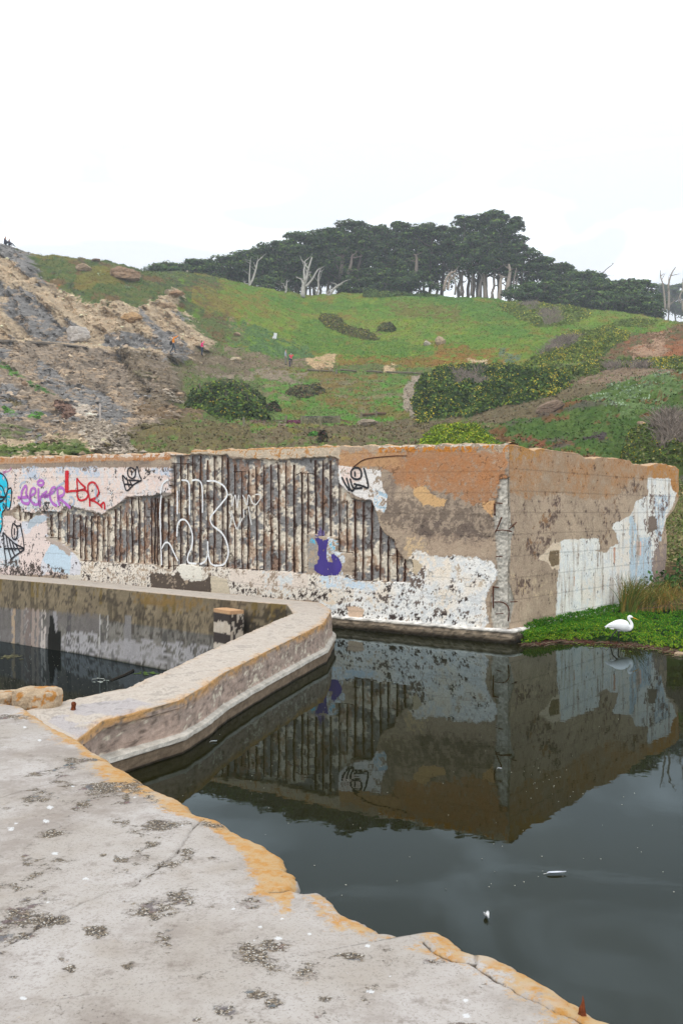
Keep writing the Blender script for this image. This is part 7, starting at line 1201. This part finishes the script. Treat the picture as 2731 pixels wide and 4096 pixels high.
def post(name, u, v0, v1, r, col, label, cat, Y=None, sides=8, lean=0, back=0):
    p = hit(u, v1) if Y is None else S2W(u, v1, None, Y); h = (v1-v0)*px(p[1]); B = Buf(); B.tube([(0, 0, -.15), (lean*h*.5, 0, h*.5), (lean*h, 0, h-.02), (lean*h, 0, h)], [r, r*.98, r*.97, r*.6], sides, lin(col)*.75); o = B.build(name, M['wood']); o.location = p; o.location.y -= .1; tag(o, label, cat)
post('marker_pole', 403, 1617, 1690, .07, (196, 186, 178), 'thin pale pole standing upright on the grey scree', 'pole')
post('wooden_post', 750, 1082, 1096, .16, (190, 180, 160), 'stubby pale post on the skyline saddle left of the grove', 'post', Y=168)
post('wooden_post', 976, 1673, 1702, .09, (140, 134, 112), 'lone short wooden post left of the plank wall', 'post')
post('wooden_post', 1444, 1652, 1672, .12, (140, 130, 106), 'left short post of the broken edging right of the plank wall', 'post')
post('wooden_post', 1505, 1644, 1662, .11, (140, 130, 106), 'right short post of the broken edging right of the plank wall', 'post')
post('wooden_post', 1346, 1478, 1496, .10, (130, 124, 112), 'short post beside the log edging of the upper path', 'post')
def block(u, v0, v1, w_, label):
    p = hit(u, v1); s = px(p[1]); V = []; B = Buf(); outl = [(-.4, 0), (-.42, .25), (-.15, .55), (-.1, 1), (.5, .93), (.35, 0)]; h = (v1-v0)*s; W = w_*s
    q = [(x*W, 0, z*h) for x, z in outl]+[(x*W, .35, z*h*.97) for x, z in outl]; n = 6; bm = bmesh.new(); vs = [bm.verts.new(p_) for p_ in q]; bm.faces.new(vs[:n][::-1]); bm.faces.new(vs[n:])
    for i in range(n): bm.faces.new((vs[i], vs[(i+1) % n], vs[n+(i+1) % n], vs[n+i]))
    bmesh.ops.recalc_face_normals(bm, faces=bm.faces); me = bpy.data.meshes.new('m'); bm.to_mesh(me); bm.free(); a = me.color_attributes.new('Col', 'FLOAT_COLOR', 'POINT')
    for i in range(len(q)): a.data[i].color = (.72, .71, .74, 1)
    me.materials.append(M['stone']); o = link('white_block', me); o.location = (p[0], p[1]-.2, p[2]); tag(o, label, 'block')
block(1098, 1333, 1358, 20, 'white painted block standing on the slope above the walkers')
def logs(pts, r, col, label, name='log'):
    P = []
    for u, v in pts: p = hit(u, v); P.append(p+[0, -.15, .12])
    B = Buf(); B.tube(np.array(P), r, 7, lin(col)*.7); tag(B.build(name, M['wood'], None, True), label, 'log')
for k, (a, b, w1) in enumerate([((1230, 1484), (1275, 1488), 'leftmost'), ((1282, 1492), (1330, 1490), 'second from left'), ((1360, 1489), (1425, 1492), 'third from left'), ((1465, 1492), (1530, 1495), 'fourth from left'), ((1545, 1497), (1650, 1499), 'long fifth'), ((1655, 1500), (1697, 1500), 'rightmost')]):
    logs([a, ((a[0]+b[0])/2, (a[1]+b[1])/2), b], .10, (128, 118, 102), w1+' log of the edging along the upper path')
logs([(1450, 1665), (1500, 1664)], .12, (120, 92, 74), 'brown edging board between the two short posts', 'edging_board'); logs([(1510, 1660), (1540, 1668)], .12, (120, 92, 74), 'brown edging board right of the two short posts', 'edging_board')
def ledge(pts, label):
    V = []; n = len(pts)
    for u, v, h in pts:
        p = hit(u, v+6); p = S2W(u, v, None, p[1]-.5); th = h*px(p[1]); V += [p, p-[0, 0, th], p+[0, 2.2, -th], p+[0, 2.2, 0]]
    i = np.arange(n*4).reshape(n, 4); j_ = np.roll(i, -1, 1); Q = np.stack([i[:-1], j_[:-1], j_[1:], i[1:]], -1).reshape(-1, 4); Q = np.vstack([Q, [(0, 3, 2, 1), tuple(i[-1])]]); o = mkobj('concrete_ledge', np.array(V), Q, M['rock'], None, np.tile(lin((150, 138, 124))*.6, (n*4, 1)), False); tag(o, label, 'ledge')
ledge([(-150, 1352, 8), (0, 1357, 9), (40, 1359, 7), (66, 1361, 5)], 'broken concrete path edge overhanging at the far left'); ledge([(100, 1361, 7), (150, 1366, 7), (220, 1370, 6), (345, 1386, 4)], 'thin concrete path edge running right of the broken one')
for i, pt in enumerate([]): pass
# white flowering tufts on the slopes
wf_ = [(f3(x, y)) for x, y in [(1460, 1060), (1500, 1110), (1360, 1165), (1290, 1190), (1170, 1310), (1080, 1250), (1280, 1260), (1360, 1280), (1480, 1330), (1510, 1390), (1150, 1185), (1330, 1530), (1450, 1120), (1240, 1225), (1190, 1200), (1060, 1270)]]+[f1(637, 320), f1(800, 402), f1(1090, 340)]
B = Buf(); rng = np.random.default_rng(51)
for u, v in wf_:
    p = hit(u, v); n_ = 26; q = p+rng.normal(size=(n_, 3))*[.55, .35, .12]+[0, 0, .2]; B.leaves(q, .12, np.tile(lin((150, 168, 140)), (n_, 1))*rng.uniform(.6, 1.1, (n_, 1)), rng, .5)
tag(B.build('pale_tufts', M['leaf']), 'pale silvery flowering tufts dotted over the slope', 'ground cover', kind='stuff')
# ============================================================ tidy up names, then the sea mist
for o in COL.objects:
    if o.name.split('.')[0] in ('bare_twigs', 'flowers', 'leaves', 'plumes', 'foliage_mass') and o.parent: o['kind'] = 'stuff'
hz = Buf(); hz.box((0, 190, 44), (900, 560, 94), (1, 1, 1)); m = bpy.data.materials.new('sea mist'); m.use_nodes = True; n_ = m.node_tree.nodes; n_.remove(n_['Principled BSDF'])
pv = n_.new('ShaderNodeVolumePrincipled'); pv.inputs['Color'].default_value = (.88, .94, 1, 1); pv.inputs['Density'].default_value = .00065; pv.inputs['Anisotropy'].default_value = .2
m.node_tree.links.new(pv.outputs[0], n_['Material Output'].inputs['Volume']); tag(hz.build('haze', m), 'thin sea mist over the hill', 'haze', kind='stuff')
